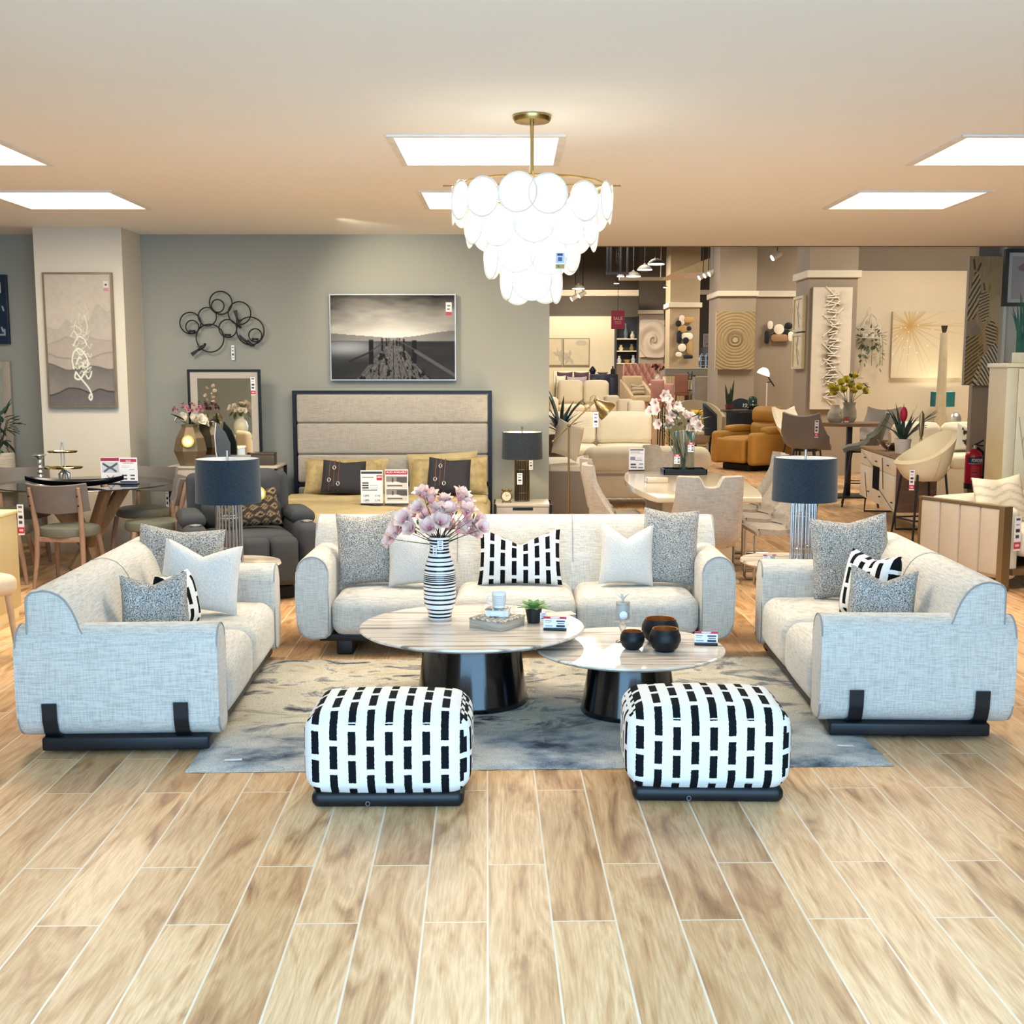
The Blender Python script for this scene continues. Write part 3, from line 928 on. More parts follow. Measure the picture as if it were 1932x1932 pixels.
mis = [1 if any(abs((a[1] + c[1]) / 2 - z) < (.0042 if .2 > z or z > .25 else .003) for z in rings) and a[0] > .046 else 0 for a, c in zip(pr[:-1], pr[1:])]
b = B(); b.lathe(pr, 48, mis=mis)
b.obj('body', [mat('white_glaze', '#f3f3f1', .15, spec=.6), mat('black_glaze', '#15181c', .2)], VASE)
hangtag(VASE, (.008, -.062, .395), .03, .048, 2); hangtag(VASE, (-.02, -.075, .365), .022, .055, 2, -.35)

def petal_mat(key, base, tip, r=.06):
    m, nt, bb, out = newmat(key)
    t = N(nt, 'TexCoord'); ln = N(nt, 'VectorMath', operation='LENGTH'); nt.links.new(t.outputs['Object'], ln.inputs[0])
    dv = N(nt, 'Math', operation='DIVIDE'); dv.inputs[1].default_value = r; nt.links.new(ln.outputs['Value'], dv.inputs[0])
    c = ramp(nt, dv.outputs[0], [(.1, base), (.75, tip)])
    nt.links.new(c, bb.inputs['Base Color']); bb.inputs['Roughness'].default_value = .6
    bb.inputs['Subsurface Weight'].default_value = 0
    return m

def petals(b, n, L, wd, open_, cup=.35, off=0, twist=0):
    """a ring of cupped petals growing from the origin along +Z"""
    for k in range(n):
        a = 2 * pi * k / n + off
        def f(u, v, a=a):
            w_ = wd * (sin(pi * min(1, u * .93 + .05)) ** .7) * (v - .5)
            th = open_ * (u ** .8)
            r = L * (sin(th) * u * .75 + .06); z = L * cos(th) * u
            z += cup * (v - .5) ** 2 * wd
            ca, sa = cos(a + twist * u), sin(a + twist * u)
            return r * ca - w_ * sa, r * sa + w_ * ca, z
        b.sheet(f, 6, 4)
    return b

M_STEM = mat('dark_twig', '#3b3226', .8)
M_LEAFG = mat('leaf_green', '#4f6a33', .55, var=.25, vs=14)
M_PINK = petal_mat('magnolia_petal', '#ea8ea2', '#ffe2d4', .07)
MB = thing('magnolia_bouquet', 'spray of pale pink magnolia blossoms standing in the ringed vase', 'flowers', (q.x, q.y + .01, T1Z + .385))
def blossom(nm, m, L=.068, o=.95):
    b = B(); petals(b, 5, L, L * .8, o, .4); petals(b, 4, L * .95, L * .7, o * .55, .4, .4)
    c = b.obj(nm, m); c.hide_render = False
    return c
rnd = random.Random(3)
bl0 = None
targets = [(795, 965), (770, 985), (760, 1000), (815, 950), (838, 955), (826, 975), (865, 945), (880, 958), (850, 975), (842, 1000), (872, 990), (893, 988), (905, 1000), (884, 1006), (783, 1000), (812, 1000), (745, 1018), (800, 940), (828, 990), (805, 982), (860, 1005), (845, 965), (878, 975), (785, 975)]
org = MB.location
def limb(parent, p0, p1, r, m, sag=.02, nm='branch', n=8):
    p0, p1 = Vector(p0), Vector(p1); mid = (p0 + p1) / 2 + Vector((rnd.uniform(-.01, .01), rnd.uniform(-.01, .01), sag))
    pts = [(p0 * (1 - t) ** 2 + mid * 2 * t * (1 - t) + p1 * t * t) for t in [k / n for k in range(n + 1)]]
    return B().tube(pts, [r * (1 - .5 * k / n) for k in range(n + 1)], 6).obj(nm, m, parent)
for i, (u, v) in enumerate(targets):
    w_ = P(u, v, org.y + rnd.uniform(-.09, .07)) - org
    limb(MB, (rnd.uniform(-.02, .02), rnd.uniform(-.02, .02), 0), w_, .003, M_STEM, .0)
    if bl0 is None:
        bl0 = blossom('blossom', M_PINK); o = bl0
    else:
        o = bl0.copy(); COL.objects.link(o)
    o.parent = MB; o.location = w_
    d = (w_ - Vector((0, 0, .02))).normalized() + Vector((rnd.uniform(-.5, .5), rnd.uniform(-.9, .1), rnd.uniform(-.1, .4)))
    o.rotation_euler = d.to_track_quat('Z', 'X').to_euler(); s_ = rnd.uniform(1.0, 1.35); o.scale = (s_, s_, s_)
for i in range(9):
    a = rnd.uniform(0, 2 * pi); w_ = Vector((cos(a) * rnd.uniform(.08, .2), rnd.uniform(-.1, .05), rnd.uniform(.06, .24)))
    limb(MB, (0, 0, .02), w_, .002, M_STEM, .0)
    b = B(); b.ball((0, 0, .014), (.006, .006, .016), 8)
    b.obj('bud', M_LEAFG, MB, loc=w_, rot=(rnd.uniform(-.6, .6), rnd.uniform(-.6, .6), 0))

# box book, small book, mug
WOODG = mat('grey_woodgrain_cover', '#b3a592', .7, var=.25, vs=3, st=(3, 3, 40))
M_PAT = boucle('speckled_paper', '#e6dfd2', '#8d857a', 60, .45, .6)
c = G(938, 1172, T1Z + .025)
t = thing('keepsake_box', 'flat grey woodgrain box lying under the small book and mug', 'box', (c.x, c.y + .0, T1Z + .0005), radians(-34))
b = B(); b.box((-.1, -.105, .0), (.1, .105, .042), .003); b.obj('body', WOODG, t)
b = B(); b.box((-.102, -.107, .0425), (.102, .107, .05), .002); b.obj('lid', M_PAT, t)
t = thing('book', 'small speckled book lying on the flat woodgrain box', 'book', (c.x + .005, c.y + .015, T1Z + .0512), radians(-8))
b = B(); b.box((-.062, -.045, .0), (.062, .045, .005), .001); b.box((-.062, -.045, .034), (.062, .045, .04), .001); b.box((-.062, .038, .0), (-.058, .045, .04)); b.obj('cover', M_PAT, t)
b = B(); b.box((-.058, -.043, .005), (.058, .04, .034)); b.obj('pages', mat('page_paper', '#efe9dd', .8, st=(1, 1, 60), var=.08), t)
b = B(); b.box((-.03, -.0465, .012), (.03, -.0455, .028)); b.obj('label', mat('tag_card', '#f1f1f1'), t)
t = thing('mug', 'white mug with thin grey lines standing on the small book', 'mug', (c.x + .01, c.y + .017, T1Z + .0915))
mp = interp([(0, 0), (.026, 0), (.03, .003), (.035, .04), (.0375, .082), (.0345, .082), (.032, .04), (.027, .008), (0, .008)], .003)
b = B(); b.lathe(mp, 32, mis=[1 if .015 < (a[1] + e[1]) / 2 < .07 and int((a[1] + e[1]) / 2 / .003) % 2 and a[0] > .028 and i < len(mp) / 2 else 0 for i, (a, e) in enumerate(zip(mp[:-1], mp[1:]))])
b.obj('cup', [mat('white_glaze', '#f3f3f1'), mat('grey_line_glaze', '#aeb2b4', .3)], t)
b = B(); b.tube([(-.034 - .026 * sin(a), 0, .043 - .026 * cos(a)) for a in [k * pi / 10 for k in range(11)]], .004, 8); b.obj('handle', mat('white_glaze', '#f3f3f1'), t)

# succulent
c = G(1007, 1176, T1Z)
t = thing('potted_succulent', 'small green succulent in a black pot on the larger coffee table', 'plant', (c.x, c.y + .02, T1Z))
b = B(); b.lathe([(0, 0), (.032, 0), (.038, .04), (.044, .078), (.04, .078), (.037, .066), (0, .066)], 32); b.obj('pot', mat('matt_black_pot', '#16191d', .5), t)
gm = mat('succulent_leaf', '#7fa45e', .5, var=.25, vs=9)
for ring, (n, L, el) in enumerate(((9, .095, .35), (8, .085, .75), (6, .065, 1.1))):
    for k in range(n):
        a = 2 * pi * (k + ring * .5) / n
        b = B()
        def f(u, v, L=L, el=el):
            w_ = .034 * sin(pi * min(1, .12 + u * .88)) ** .8 * (v - .5)
            return L * u * cos(el) , w_, L * u * sin(el) + .25 * abs(v - .5) * .03 - .02 * u * u
        b.sheet(f, 6, 4, thick=.002); b.obj('leaf', gm, t, loc=(0, 0, .07), rot=(0, 0, a))
hangtag(t, (.05, -.03, .035), .035, .045, 2, .25)
# loose leaflet
t = tag(B().cbox((0, 0, .0006), (.16, .09, .001)).obj('leaflet', mat('leaflet_paper', '#e3cdb8', .6, var=.2, vs=14), smooth=False, loc=(G(1056, 1158, T1Z).x, G(1056, 1158, T1Z).y, T1Z), rot=(0, 0, .3)), 'pale leaflet lying flat behind the red-headed card near the succulent', 'leaflet')

# bowls
M_BOWLO, M_BOWLI = mat('black_hammered_metal', '#14191f', .45, .3, bmp=.25, bs=60), mat('copper_leaf', '#b8743a', .4, .35, var=.3, vs=30)
def bowl(label, u, v, r, h, dz=0):
    c = G(u, v, T2Z)
    t = thing('bowl', label, 'bowl', (c.x, c.y + r * .72, T2Z), 0, 'black bowls with copper insides')
    rim = r * .8
    out = [(0, .0), (r * .55, 0), (r * .82, h * .18), (r, h * .5), (r * .97, h * .72), (rim, h)]
    inn = [(rim, h), (rim - .004, h - .001), (r * .95 - .006, h * .72), (r * .97 - .006, h * .5), (r * .78, h * .2), (0, .008)]
    b = B(); b.lathe(interp(out, .006), 40, cap=False); b.obj('shell', M_BOWLO, t)
    b = B(); b.lathe(interp(inn, .006), 40, cap=False); b.obj('lining', M_BOWLI, t)
bowl('largest of the three black bowls, behind the other two', 1248, 1217, .094, .122)
bowl('middle-sized black bowl with copper inside in front of the largest', 1257, 1233, .078, .112)
bowl('smallest black bowl with copper inside beside the candle holder', 1194.5, 1228, .061, .09)

# crystal candle holder
c = G(1175, 1213, T2Z)
t = thing('candle_holder', 'clear crystal candlestick carrying a ribboned white candle jar', 'candle holder', (c.x, c.y + .02, T2Z))
GL = glass('clear_crystal')
b = B(); b.lathe([(0, 0), (.034, 0), (.034, .006), (.016, .012), (.009, .03), (.014, .04), (.008, .052), (.016, .066), (.02, .08), (.01, .095), (.012, .105), (.05, .112), (.046, .118), (0, .118)], 24); b.obj('stem', GL, t)
b = B(); b.lathe([(0, .12), (.031, .12), (.033, .125), (.032, .205), (.0, .206)], 24); b.obj('candle', mat('white_wax', '#f2efe8', .4), t)
b = B()
for z in (.15, .19, .198): b.lathe([(.0325, z), (.034, z + .001), (.034, z + .004), (.0325, z + .005)], 24)
b.obj('band', mat('pale_silver', '#d8d8d4', .3, .6), t)
b = B(); b.lathe([(.034, .121), (.036, .121), (.036, .206), (.034, .206)], 24); b.obj('jar', GL, t)
b = B()
for k in range(7):
    a = k * .9; b.sheet(lambda u, v, a=a: (.008 * u * cos(a) + .035 * u * u * cos(a) + .012 * (v - .5) * sin(a), .035 * u * u * sin(a) - .012 * (v - .5) * cos(a), .207 + .045 * u), 5, 2)
b.obj('ribbon', mat('sheer_ribbon', '#e9e6df', .4), t)
b = B(); b.lathe([(0, 0), (.02, .001), (.02, .003), (0, .004)], 24); b.obj('medallion', mat('pale_silver', '#d8d8d4'), t, loc=(0, -.036, .145), rot=(pi / 2, 0, 0))

# ---------------------------------------------------------------- rod lamps on side tables
M_SHADE = fabric('ink_blue_shade', '#2b3a47', '#1d2933', (40, 40, 200))
M_LINING = mat('shade_lining', '#e8eaea', .8)
M_CHROME = mat('brushed_nickel', '#b9bcbf', .22, 1, var=.04)
def rod_lamp(label, loc, rs=.205, hs=.275, hr=.385, rr=.078, n=22, m=None, sm=None, cat='table lamp', lit=None, group='rod table lamps'):
    t = thing('table_lamp', label, 'lamp', loc, .1, group)
    m = m or M_CHROME
    b = B()
    for k in range(n):
        a = 2 * pi * k / n; b.cyl((rr * cos(a), rr * sin(a), 0), (rr * cos(a), rr * sin(a), hr), .0055, n=8)
    b.obj('rod_cage', m, t)
    b = B()
    for z in (.008, hr * .2, hr * .74, hr - .008): b.tube([(rr * cos(a) * .97, rr * sin(a) * .97, z) for a in [2 * pi * k / 40 for k in range(40)]], .004, 6, closed=True)
    b.obj('band', m, t)
    b = B(); b.cyl((0, 0, .0), (0, 0, hr + hs + .02), .008); b.lathe([(0, 0), (rr * .9, 0), (rr * .9, .012), (0, .013)], 24); b.obj('stem', m, t)
    z0, z1 = hr - .005, hr - .005 + hs
    b = B(); b.lathe([(rs, z0), (rs * .965, z1), (rs * .965 - .004, z1), (rs - .004, z0), (rs, z0)], 56); b.obj('lamp_shade', sm or M_SHADE, t)
    b = B(); b.lathe([(rs - .0045, z0 + .002), (rs * .965 - .0045, z1 - .002)], 56, cap=False)
    for a in (0, 2 * pi / 3, 4 * pi / 3): b.cyl((0, 0, z1 - .03), (rs * .95 * cos(a), rs * .95 * sin(a), z1 - .012), .002, n=6)
    b.obj('shade_lining', M_LINING, t)
    b = B(); b.lathe([(0, hr + hs + .015), (.01, hr + hs + .016), (.01, hr + hs + .045), (0, hr + hs + .046)], 16); b.obj('finial', m, t)
    return t
def side_table(label, loc, r=.27, h=.5):
    t = thing('side_table', label, 'side table', loc, 0, 'round side tables behind the two-seat sofas')
    b = B(); b.lathe([(0, h - .03), (r - .02, h - .03), (r, h - .015), (r - .006, h), (0, h)], 64); b.obj('tabletop', M_MARB, t)
    b = B(); b.lathe([(0, 0), (.19, 0), (.19, .012), (.03, .03), (.025, h - .05), (.06, h - .03), (0, h - .03)], 32); b.obj('pedestal', M_GLOSS, t)
LT = Vector((-1.79, 7.66)); RT = Vector((1.87, 7.76))
side_table('round marble side table under the rod lamp in front of the grey recliner', (LT.x + .05, LT.y, 0), .27, .5)
side_table('round marble side table under the rod lamp by the white dining chairs', (RT.x - .1, RT.y, 0), .3, .5)
rod_lamp('nickel rod lamp with dark drum shade in front of the grey recliner', (LT.x + .0, LT.y, .5))
rod_lamp('nickel rod lamp with dark drum shade in front of the white dining set', (RT.x, RT.y, .5))
c = G(447, 1060, .5); sign_card('small red-headed price card at the foot of the rod lamp near the recliner', (LT.x + .07, LT.y - .155, .5), .1, .06, .04)
sign_card('small red-headed price card on the side table edge near the white dining chairs', (RT.x - .24, RT.y - .14, .5), .1, .085, .05)

# ---------------------------------------------------------------- chandelier
CH = thing('chandelier', 'tiered chandelier of swirled white glass discs with an amber hang tag', 'chandelier', (P(1003, 560, 6.5).x, 6.5, 0))
m_, nt_, b_, out_ = newmat('swirled_glass')
tr = N(nt_, 'BsdfTranslucent'); tr.inputs[0].default_value = (1, .98, .93, 1)
tp = N(nt_, 'BsdfTransparent'); gl = N(nt_, 'BsdfGlossy'); gl.inputs['Roughness'].default_value = .15
swv = N(nt_, 'TexWave'); swv.wave_type = 'RINGS'; swv.rings_direction = 'Y'; swv.inputs['Scale'].default_value = 9; swv.inputs['Distortion'].default_value = 9; swv.inputs['Detail'].default_value = 3; swv.inputs['Detail Scale'].default_value = 1.2
nt_.links.new(mapped(nt_), swv.inputs['Vector'])
sw = ramp(nt_, swv.outputs['Fac'], [(.2, '#585858'), (.7, '#060606')])
em = N(nt_, 'Emission'); em.inputs[0].default_value = (*lin('#fff4dc'), 1); em.inputs[1].default_value = .5
x1 = N(nt_, 'MixShader'); nt_.links.new(sw, x1.inputs[0]); nt_.links.new(tr.outputs[0], x1.inputs[1]); nt_.links.new(tp.outputs[0], x1.inputs[2])
x2 = N(nt_, 'MixShader'); x2.inputs[0].default_value = .1; nt_.links.new(x1.outputs[0], x2.inputs[1]); nt_.links.new(gl.outputs[0], x2.inputs[2])
x3 = N(nt_, 'AddShader'); nt_.links.new(x2.outputs[0], x3.inputs[0]); nt_.links.new(em.outputs[0], x3.inputs[1])
nt_.links.new(x3.outputs[0], out_.inputs[0]); nt_.nodes.remove(b_)
M_SWIRL = m_
def disc(R):
    b = B(); b.lathe([(0, -.010), (R * .5, -.006), (R * .91, .004), (R * .99, .009), (R, .012), (R * .97, .015), (R * .9, .009), (R * .5, -.001), (0, -.005)], 40, mis=[0, 0, 1, 1, 1, 1, 0, 0])
    b.xf(Matrix.Rotation(pi / 2, 4, 'X'))
    return b
d0 = None
rc = random.Random(12)
for tier, (zc, rr, n, R) in enumerate(((2.155, .125, 5, .105), (2.29, .215, 8, .105), (2.425, .32, 11, .105), (2.55, .40, 14, .1))):
    for k in range(n):
        a = 2 * pi * (k + (.5 if tier % 2 else .0)) / n - pi / 2 + rc.uniform(-.05, .05)
        if d0 is None: o = disc(.105).obj('glass_disc', [M_SWIRL, mat('disc_rim', '#f1eee4', .15, spec=.8)], CH); d0 = o
        else: o = d0.copy(); COL.objects.link(o); o.parent = CH
        o.location = (rr * cos(a), rr * sin(a), zc + rc.uniform(-.02, .02)); o.rotation_euler = (rc.uniform(-.08, .08), rc.uniform(0, 3), a + pi / 2)
        s_ = R / .105; o.scale = (s_, s_, s_)
b = B()
for zc, rr in ((2.27, .10), (2.4, .19), (2.53, .29), (2.65, .37)):
    b.tube([(rr * cos(a), rr * sin(a), zc) for a in [2 * pi * k / 40 for k in range(40)]], .006, 6, closed=True)
    for k in range(4): b.cyl((rr * cos(k * pi / 2), rr * sin(k * pi / 2), zc), ((rr + .09) * cos(k * pi / 2), (rr + .09) * sin(k * pi / 2), zc + .13 if zc < 2.6 else zc), .004, n=6)
b.cyl((0, 0, 2.25), (0, 0, 2.99), .01)
for k in range(4): b.cyl((0, 0, 2.66), (.37 * cos(k * pi / 2), .37 * sin(k * pi / 2), 2.65), .005, n=6)
b.obj('frame', mat('chandelier_brass', '#b59a62', .3, 1), CH)
b = B(); b.lathe([(0, 2.965), (.09, 2.968), (.1, 2.985), (.1, 2.998), (0, 2.998)], 32); b.obj('canopy', mat('chandelier_brass', '#b59a62'), CH)
bulbs = [(0, 0, 2.2), (.14, 0, 2.36), (-.14, .05, 2.36), (0, -.16, 2.42), (.2, .1, 2.52), (-.22, -.08, 2.52)]
for p in bulbs: B().ball(p, (.022, .022, .03), 10).obj('bulb', mat('bulb_glow', '#fff2d8', .5, emit=2), CH)
hangtag(CH, (P(1056, 500, 6.2).x - CH.location.x, -.34, P(1056, 493, 6.16).z), .045, .085, 3)
pl = bpy.data.lights.new('chandelier_glow', 'POINT'); pl.energy = 3.5; pl.color = lin('#fff0d6'); pl.shadow_soft_size = .08
po = bpy.data.objects.new('chandelier_glow', pl); COL.objects.link(po); po.location = CH.location + Vector((0, 0, 2.33))
# ================================================================ dining corner beside the pillar
M_WOOD = mat('ash_wood', '#a2835f', .5, var=.18, vs=4, st=(8, 8, 1))
M_WOODP = mat('pinkish_ash_wood', '#a1846e', .5, var=.12, vs=4, st=(8, 8, 1))
M_OLIVE = mat('olive_grey_leather', '#6c6d60', .5, var=.06, vs=12)
M_CHAIRB = mat('warm_grey_leather', '#6f6a66', .5, var=.05, vs=12)
M_STEEL = mat('polished_silver', '#e6e8e6', .25, .85, var=.03)
M_INK = mat('tag_ink', '#20293c', .6)
M_WINK = mat('tag_white_ink', '#ffffff', .6)

def wood_chair(label, loc, rz):
    t = thing('dining_chair', label, 'chair', loc, rz, 'wooden chairs around the glass table')
    b = B(); b.lathe([(0, .39), (.2, .39), (.235, .405), (.24, .44), (.23, .468), (.18, .48), (0, .482)], 40, sy=.96); b.obj('seat', M_OLIVE, t)
    for sx in (-1, 1):
        b = B(); b.tube([(sx * .17, -.15, .4), (sx * .19, -.185, .2), (sx * .205, -.21, 0)], [.022, .02, .014], 10); b.obj('leg', M_WOODP, t)
        b = B(); b.tube([(sx * .2, .25, 0), (sx * .185, .2, .25), (sx * .18, .19, .45), (sx * .19, .225, .65), (sx * .195, .262, .8)], [.014, .02, .022, .019, .014], 10); b.obj('leg', M_WOODP, t)
    def bk(u, v):
        x = (u - .5) * 2; z = .6 + .22 * v + .015 * x * x * (1 if v > .5 else -2.2)
        z += .05 * x * x * (1 - v)
        return x * .235, .235 + .06 * v - .09 * x * x, z
    b = B(); b.sheet(bk, 18, 8, thick=.02); o = b.obj('backrest', M_CHAIRB, t)
    b = B()
    for sx in (-1, 1):
        for z in (.66, .735): b.cyl((sx * .192, .262 + (z - .66) * .2, z), (sx * .192, .272 + (z - .66) * .2, z), .007, n=8)
    b.obj('screw_cap', M_BLACK, o)
    b = B(); b.cbox((0, .19, .385), (.34, .03, .04), .006); b.obj('rail', M_WOODP, t)
    return t
TC = (-3.66, 10.42)
wood_chair('wooden chair with a grey curved back, its back to us at the glass table', (-3.55, 9.70, 0), radians(177))
hangtag(bpy.data.objects['dining_chair'], (.27, .27, .55), .05, .24, 1, radians(183))
wood_chair('wooden chair seen from its side at the glass table, nearest the grey wall', (-2.98, 10.05, 0), radians(-72))
wood_chair('wooden chair at the glass table whose back is cut off by the photo edge', (-4.13, 9.80, 0), radians(100))
wood_chair('wooden chair behind the silver candlestick, across the glass table', (-4.42, 10.95, 0), radians(22))
wood_chair('wooden chair behind the sale signs, across the glass table by the pillar', (-3.36, 11.02, 0), radians(-18))
t = thing('dining_table', 'round smoked glass dining table on crossed wooden legs', 'dining table', (TC[0], TC[1], 0))
b = B(); b.lathe([(0, .735), (.725, .735), (.735, .741), (.728, .747), (0, .747)], 72); b.obj('tabletop', mat('smoked_glass', '#20262c', .06, var=.05, spec=.7), t)
for k in range(4):
    a = pi / 4 + k * pi / 2
    b = B(); M_ = Matrix.Rotation(a, 4, 'Z'); b.box((-.05, -.03, -.45), (.05, .03, .45), .006, M=M_ @ T(.12, 0, .365, 0, .62, 0)); b.obj('leg', M_WOOD, t)
b = B(); b.cyl((0, 0, .34), (0, 0, .40), .09); b.obj('hub', M_WOOD, t)
ZT = .7475
def at_table(u, v, dy=0):
    c = G(u, v, ZT); return (c.x, c.y + dy, ZT)
t = thing('candlestick', 'silver beaded candlestick on the smoked glass table', 'candlestick', at_table(67, 918, .12))
b = B(); b.lathe(interp([(0, 0), (.05, 0), (.045, .012), (.022, .04), (.018, .06), (.026, .075), (.016, .09), (.024, .11), (.015, .13), (.023, .15), (.014, .17), (.02, .19), (.016, .215), (.03, .24), (.056, .252), (.056, .258), (.02, .26), (0, .255)], .01), 24)
b.obj('body', M_STEEL, t)
t = thing('tiered_tray', 'two-tier gold and silver oval serving stand on the smoked glass table', 'serving stand', at_table(121, 914), .15)
for z, a_, c_ in ((.13, .165, .1), (.265, .125, .075)):
    b = B(); b.lathe([(0, z), (.9, z + .004), (1, z + .018), (.985, z + .02), (.88, z + .008), (0, z + .006)], 40, sx=a_, sy=c_); b.obj('tray', mat('pale_gold', '#d9c98e', .15, 1), t)
b = B(); b.tube([(-.012, 0, .01), (-.012, 0, .30), (-.004, 0, .36), (.004, 0, .36), (.012, 0, .30), (.012, 0, .01)], .006, 8); b.obj('handle', M_STEEL, t)
for k in range(3):
    a = k * 2.1; b = B(); b.tube([(0, 0, .12), (.04 * cos(a), .04 * sin(a), .09), (.045 * cos(a), .045 * sin(a), .006)], [.012, .018, .005], 8); b.obj('foot', M_STEEL, t)
t = thing('boat_bowl', 'long black boat-shaped bowl on the smoked glass table', 'bowl', (TC[0] + .04, TC[1] - .36, ZT), .06)
def boat(u, v):
    x = (u - .5) * 2; w_ = .1 * max(0.02, (1 - x * x)) ** .6; y = (v - .5) * 2
    return x * .4, y * w_, .004 + .05 * (abs(y) ** 2.2) * (1 - .3 * x * x) + .055 * abs(x) ** 2.5 
b = B(); b.sheet(boat, 28, 10, thick=-.006); b.obj('shell', mat('satin_black', '#0d1116', .25), t)
def easel_sign(label, loc, rz, w, h, draw, name='sale_sign', cat='sale sign', group=None):
    t = thing(name, label, cat, loc, rz, group)
    b = B(); b.box((-w / 2, -.03, 0), (w / 2, .04, .008), .001); b.obj('foot', M_BLACK, t)
    o = B().box((-w / 2, 0, .006), (w / 2, .004, h)).obj('board', mat('tag_card', '#f1f1f1'), t, smooth=False)
    cv = Cv(44, int(44 * h / w), '#eeeef0'); draw(cv)
    paint('print', cv, w * .98, h - .014, o, (0, -.0008, h / 2 + .004))
    return t, o
def d1(c):
    w, h = c.w, c.h
    c.rect(0, 0, w, h * .15, '#a33450'); c.rect(2, h * .18, w - 2, h * .6, '#c9ced2'); c.line([(w * .15, h * .25), (w * .5, h * .42), (w * .85, h * .25)], 5, '#4a525b'); c.line([(w * .2, h * .55), (w * .5, h * .38), (w * .8, h * .55)], 5, '#59626b')
    c.line([(w * .32, h * .72), (w * .68, h * .98)], 1.6, '#20262e'); c.line([(w * .68, h * .72), (w * .32, h * .98)], 1.6, '#20262e')
def d2(c):
    w, h = c.w, c.h
    c.rect(2, h * .04, w - 2, h * .16, '#b5405a'); c.rect(w * .2, h * .19, w * .8, h * .22, '#a98a92'); c.rect(w * .12, h * .32, w * .6, h * .34, '#a9aeb6'); c.rect(w * .12, h * .38, w * .5, h * .4, '#a9aeb6'); c.rect(w * .55, h * .45, w * .85, h * .48, '#a9aeb6')
    for y in (.66, .8): c.rect(w * .12, h * y, w * .4, h * (y + .07), '#3b424e'); c.rect(w * .6, h * y, w * .85, h * (y + .07), '#3b424e')
    c.rect(0, h * .93, w, h, '#25345c')
t_, o_ = easel_sign('sale board with a small photograph and a cross mark, on the smoked glass table', (-3.42, 10.36, ZT), .1, .155, .225, d1, group='sale boards on the glass table')
t_, o_ = easel_sign('sale board with a red heading and a price list, on the smoked glass table', (-3.255, 10.33, ZT), .02, .15, .225, d2, group='sale boards on the glass table')
text('SALE', .02, M_WINK, o_, (0, -.002, .197))

# ---- things on the grey wall beyond
t = thing('wall_picture', 'small dark navy picture on the grey wall cut off by the photo edge', 'picture', P(-34, 584, WALLY - .03))
b = B(); b.box((-.255, -.02, -.33), (.255, .025, .33), .004); b.obj('frame', mat('navy_frame', '#152338', .4), t)
cv = Cv(60, 78, '#16283f').mottle(9, .3, 2); cv.rect(46, 8, 54, 20, '#d9d4d8'); cv.rect(47, 17, 53, 21, '#b04a5c')
for x, y in ((40, 34), (50, 30), (55, 36), (48, 40), (53, 60)): cv.line([(x, y), (x + 1, y + 4)], 1.2, '#cfd6dc')
cv.line([(50, 68), (56, 68), (56, 62)], 1.2, '#b8c6d0'); paint('print', cv, .49, .64, t, (0, -.0215, 0))
t = thing('wall_mirror', 'wood-framed mirror on the grey wall cut off by the photo edge', 'mirror', P(-30, 795, WALLY - .03))
b = B()
hw, hh, fw = .29, .58, .075
b.rim(2 * hw, 2 * hh, fw, -.03, .02, 0, .006)
b.obj('frame', mat('pale_wood_frame', '#a89e8f', .6, st=(20, 20, 2)), t)
M_MIRR = mat('mirror_glass', '#e8eeee', .015, 1, var=.005)
b = B(); b.box((-hw + fw, -.012, -hh + fw), (hw - fw, .0, hh - fw)); b.obj('glass', M_MIRR, t)
def leafy(parent, n, R, c, m, L=.09, wd=.035, seed=1, flat=.8, nm='leaf', droop=.2):
    r = random.Random(seed); first = None
    for k in range(n):
        if first is None or k < 3:
            b = B(); bend = r.uniform(.1, .5)
            b.sheet(lambda u, v, bend=bend: (wd * sin(pi * min(1, .08 + u * .92)) * (v - .5), -bend * .3 * L * u * u + abs(v - .5) * .01, L * u), 5, 2)
            o = b.obj(nm, m, parent); first = first or o
        else:
            o = first.copy(); COL.objects.link(o); o.parent = parent
        d = Vector((r.gauss(0, 1), r.gauss(0, 1), r.gauss(0, flat))).normalized()
        q = r.uniform(.35, 1) ** .6
        o.location = Vector(c) + Vector((d.x * R[0] * q, d.y * R[1] * q, d.z * R[2] * q))
        o.rotation_euler = (d + Vector((r.uniform(-.5, .5), r.uniform(-.5, .5), r.uniform(-.5 - droop, .5)))).to_track_quat('Z', 'Y').to_euler()
c = P(8, 905, 11.35)
t = thing('potted_plant', 'leafy green plant in a tall pale woven planter by the cut-off mirror', 'plant', (c.x - .05, 11.35, 0))
b = B(); b.lathe(interp([(0, 0), (.11, 0), (.13, .1), (.165, .6), (.15, .93), (.14, .95), (.13, .92), (0, .9)], .05), 32); b.obj('planter', mat('woven_grey', '#b2a898', .9, var=.2, vs=3, st=(2, 2, 30)), t)
b = B()
for k in range(7): b.tube([(0, 0, .9), (.05 * cos(k), .05 * sin(k), 1.05), (.12 * cos(k * .9), .1 * sin(k * .9), 1.25)], [.008, .006, .003], 6)
b.obj('stem', M_STEM, t)
leafy(t, 70, (.17, .17, .24), (0, 0, 1.17), mat('deep_leaf', '#3e5a44', .5, var=.35, vs=10), .11, .05, 4)
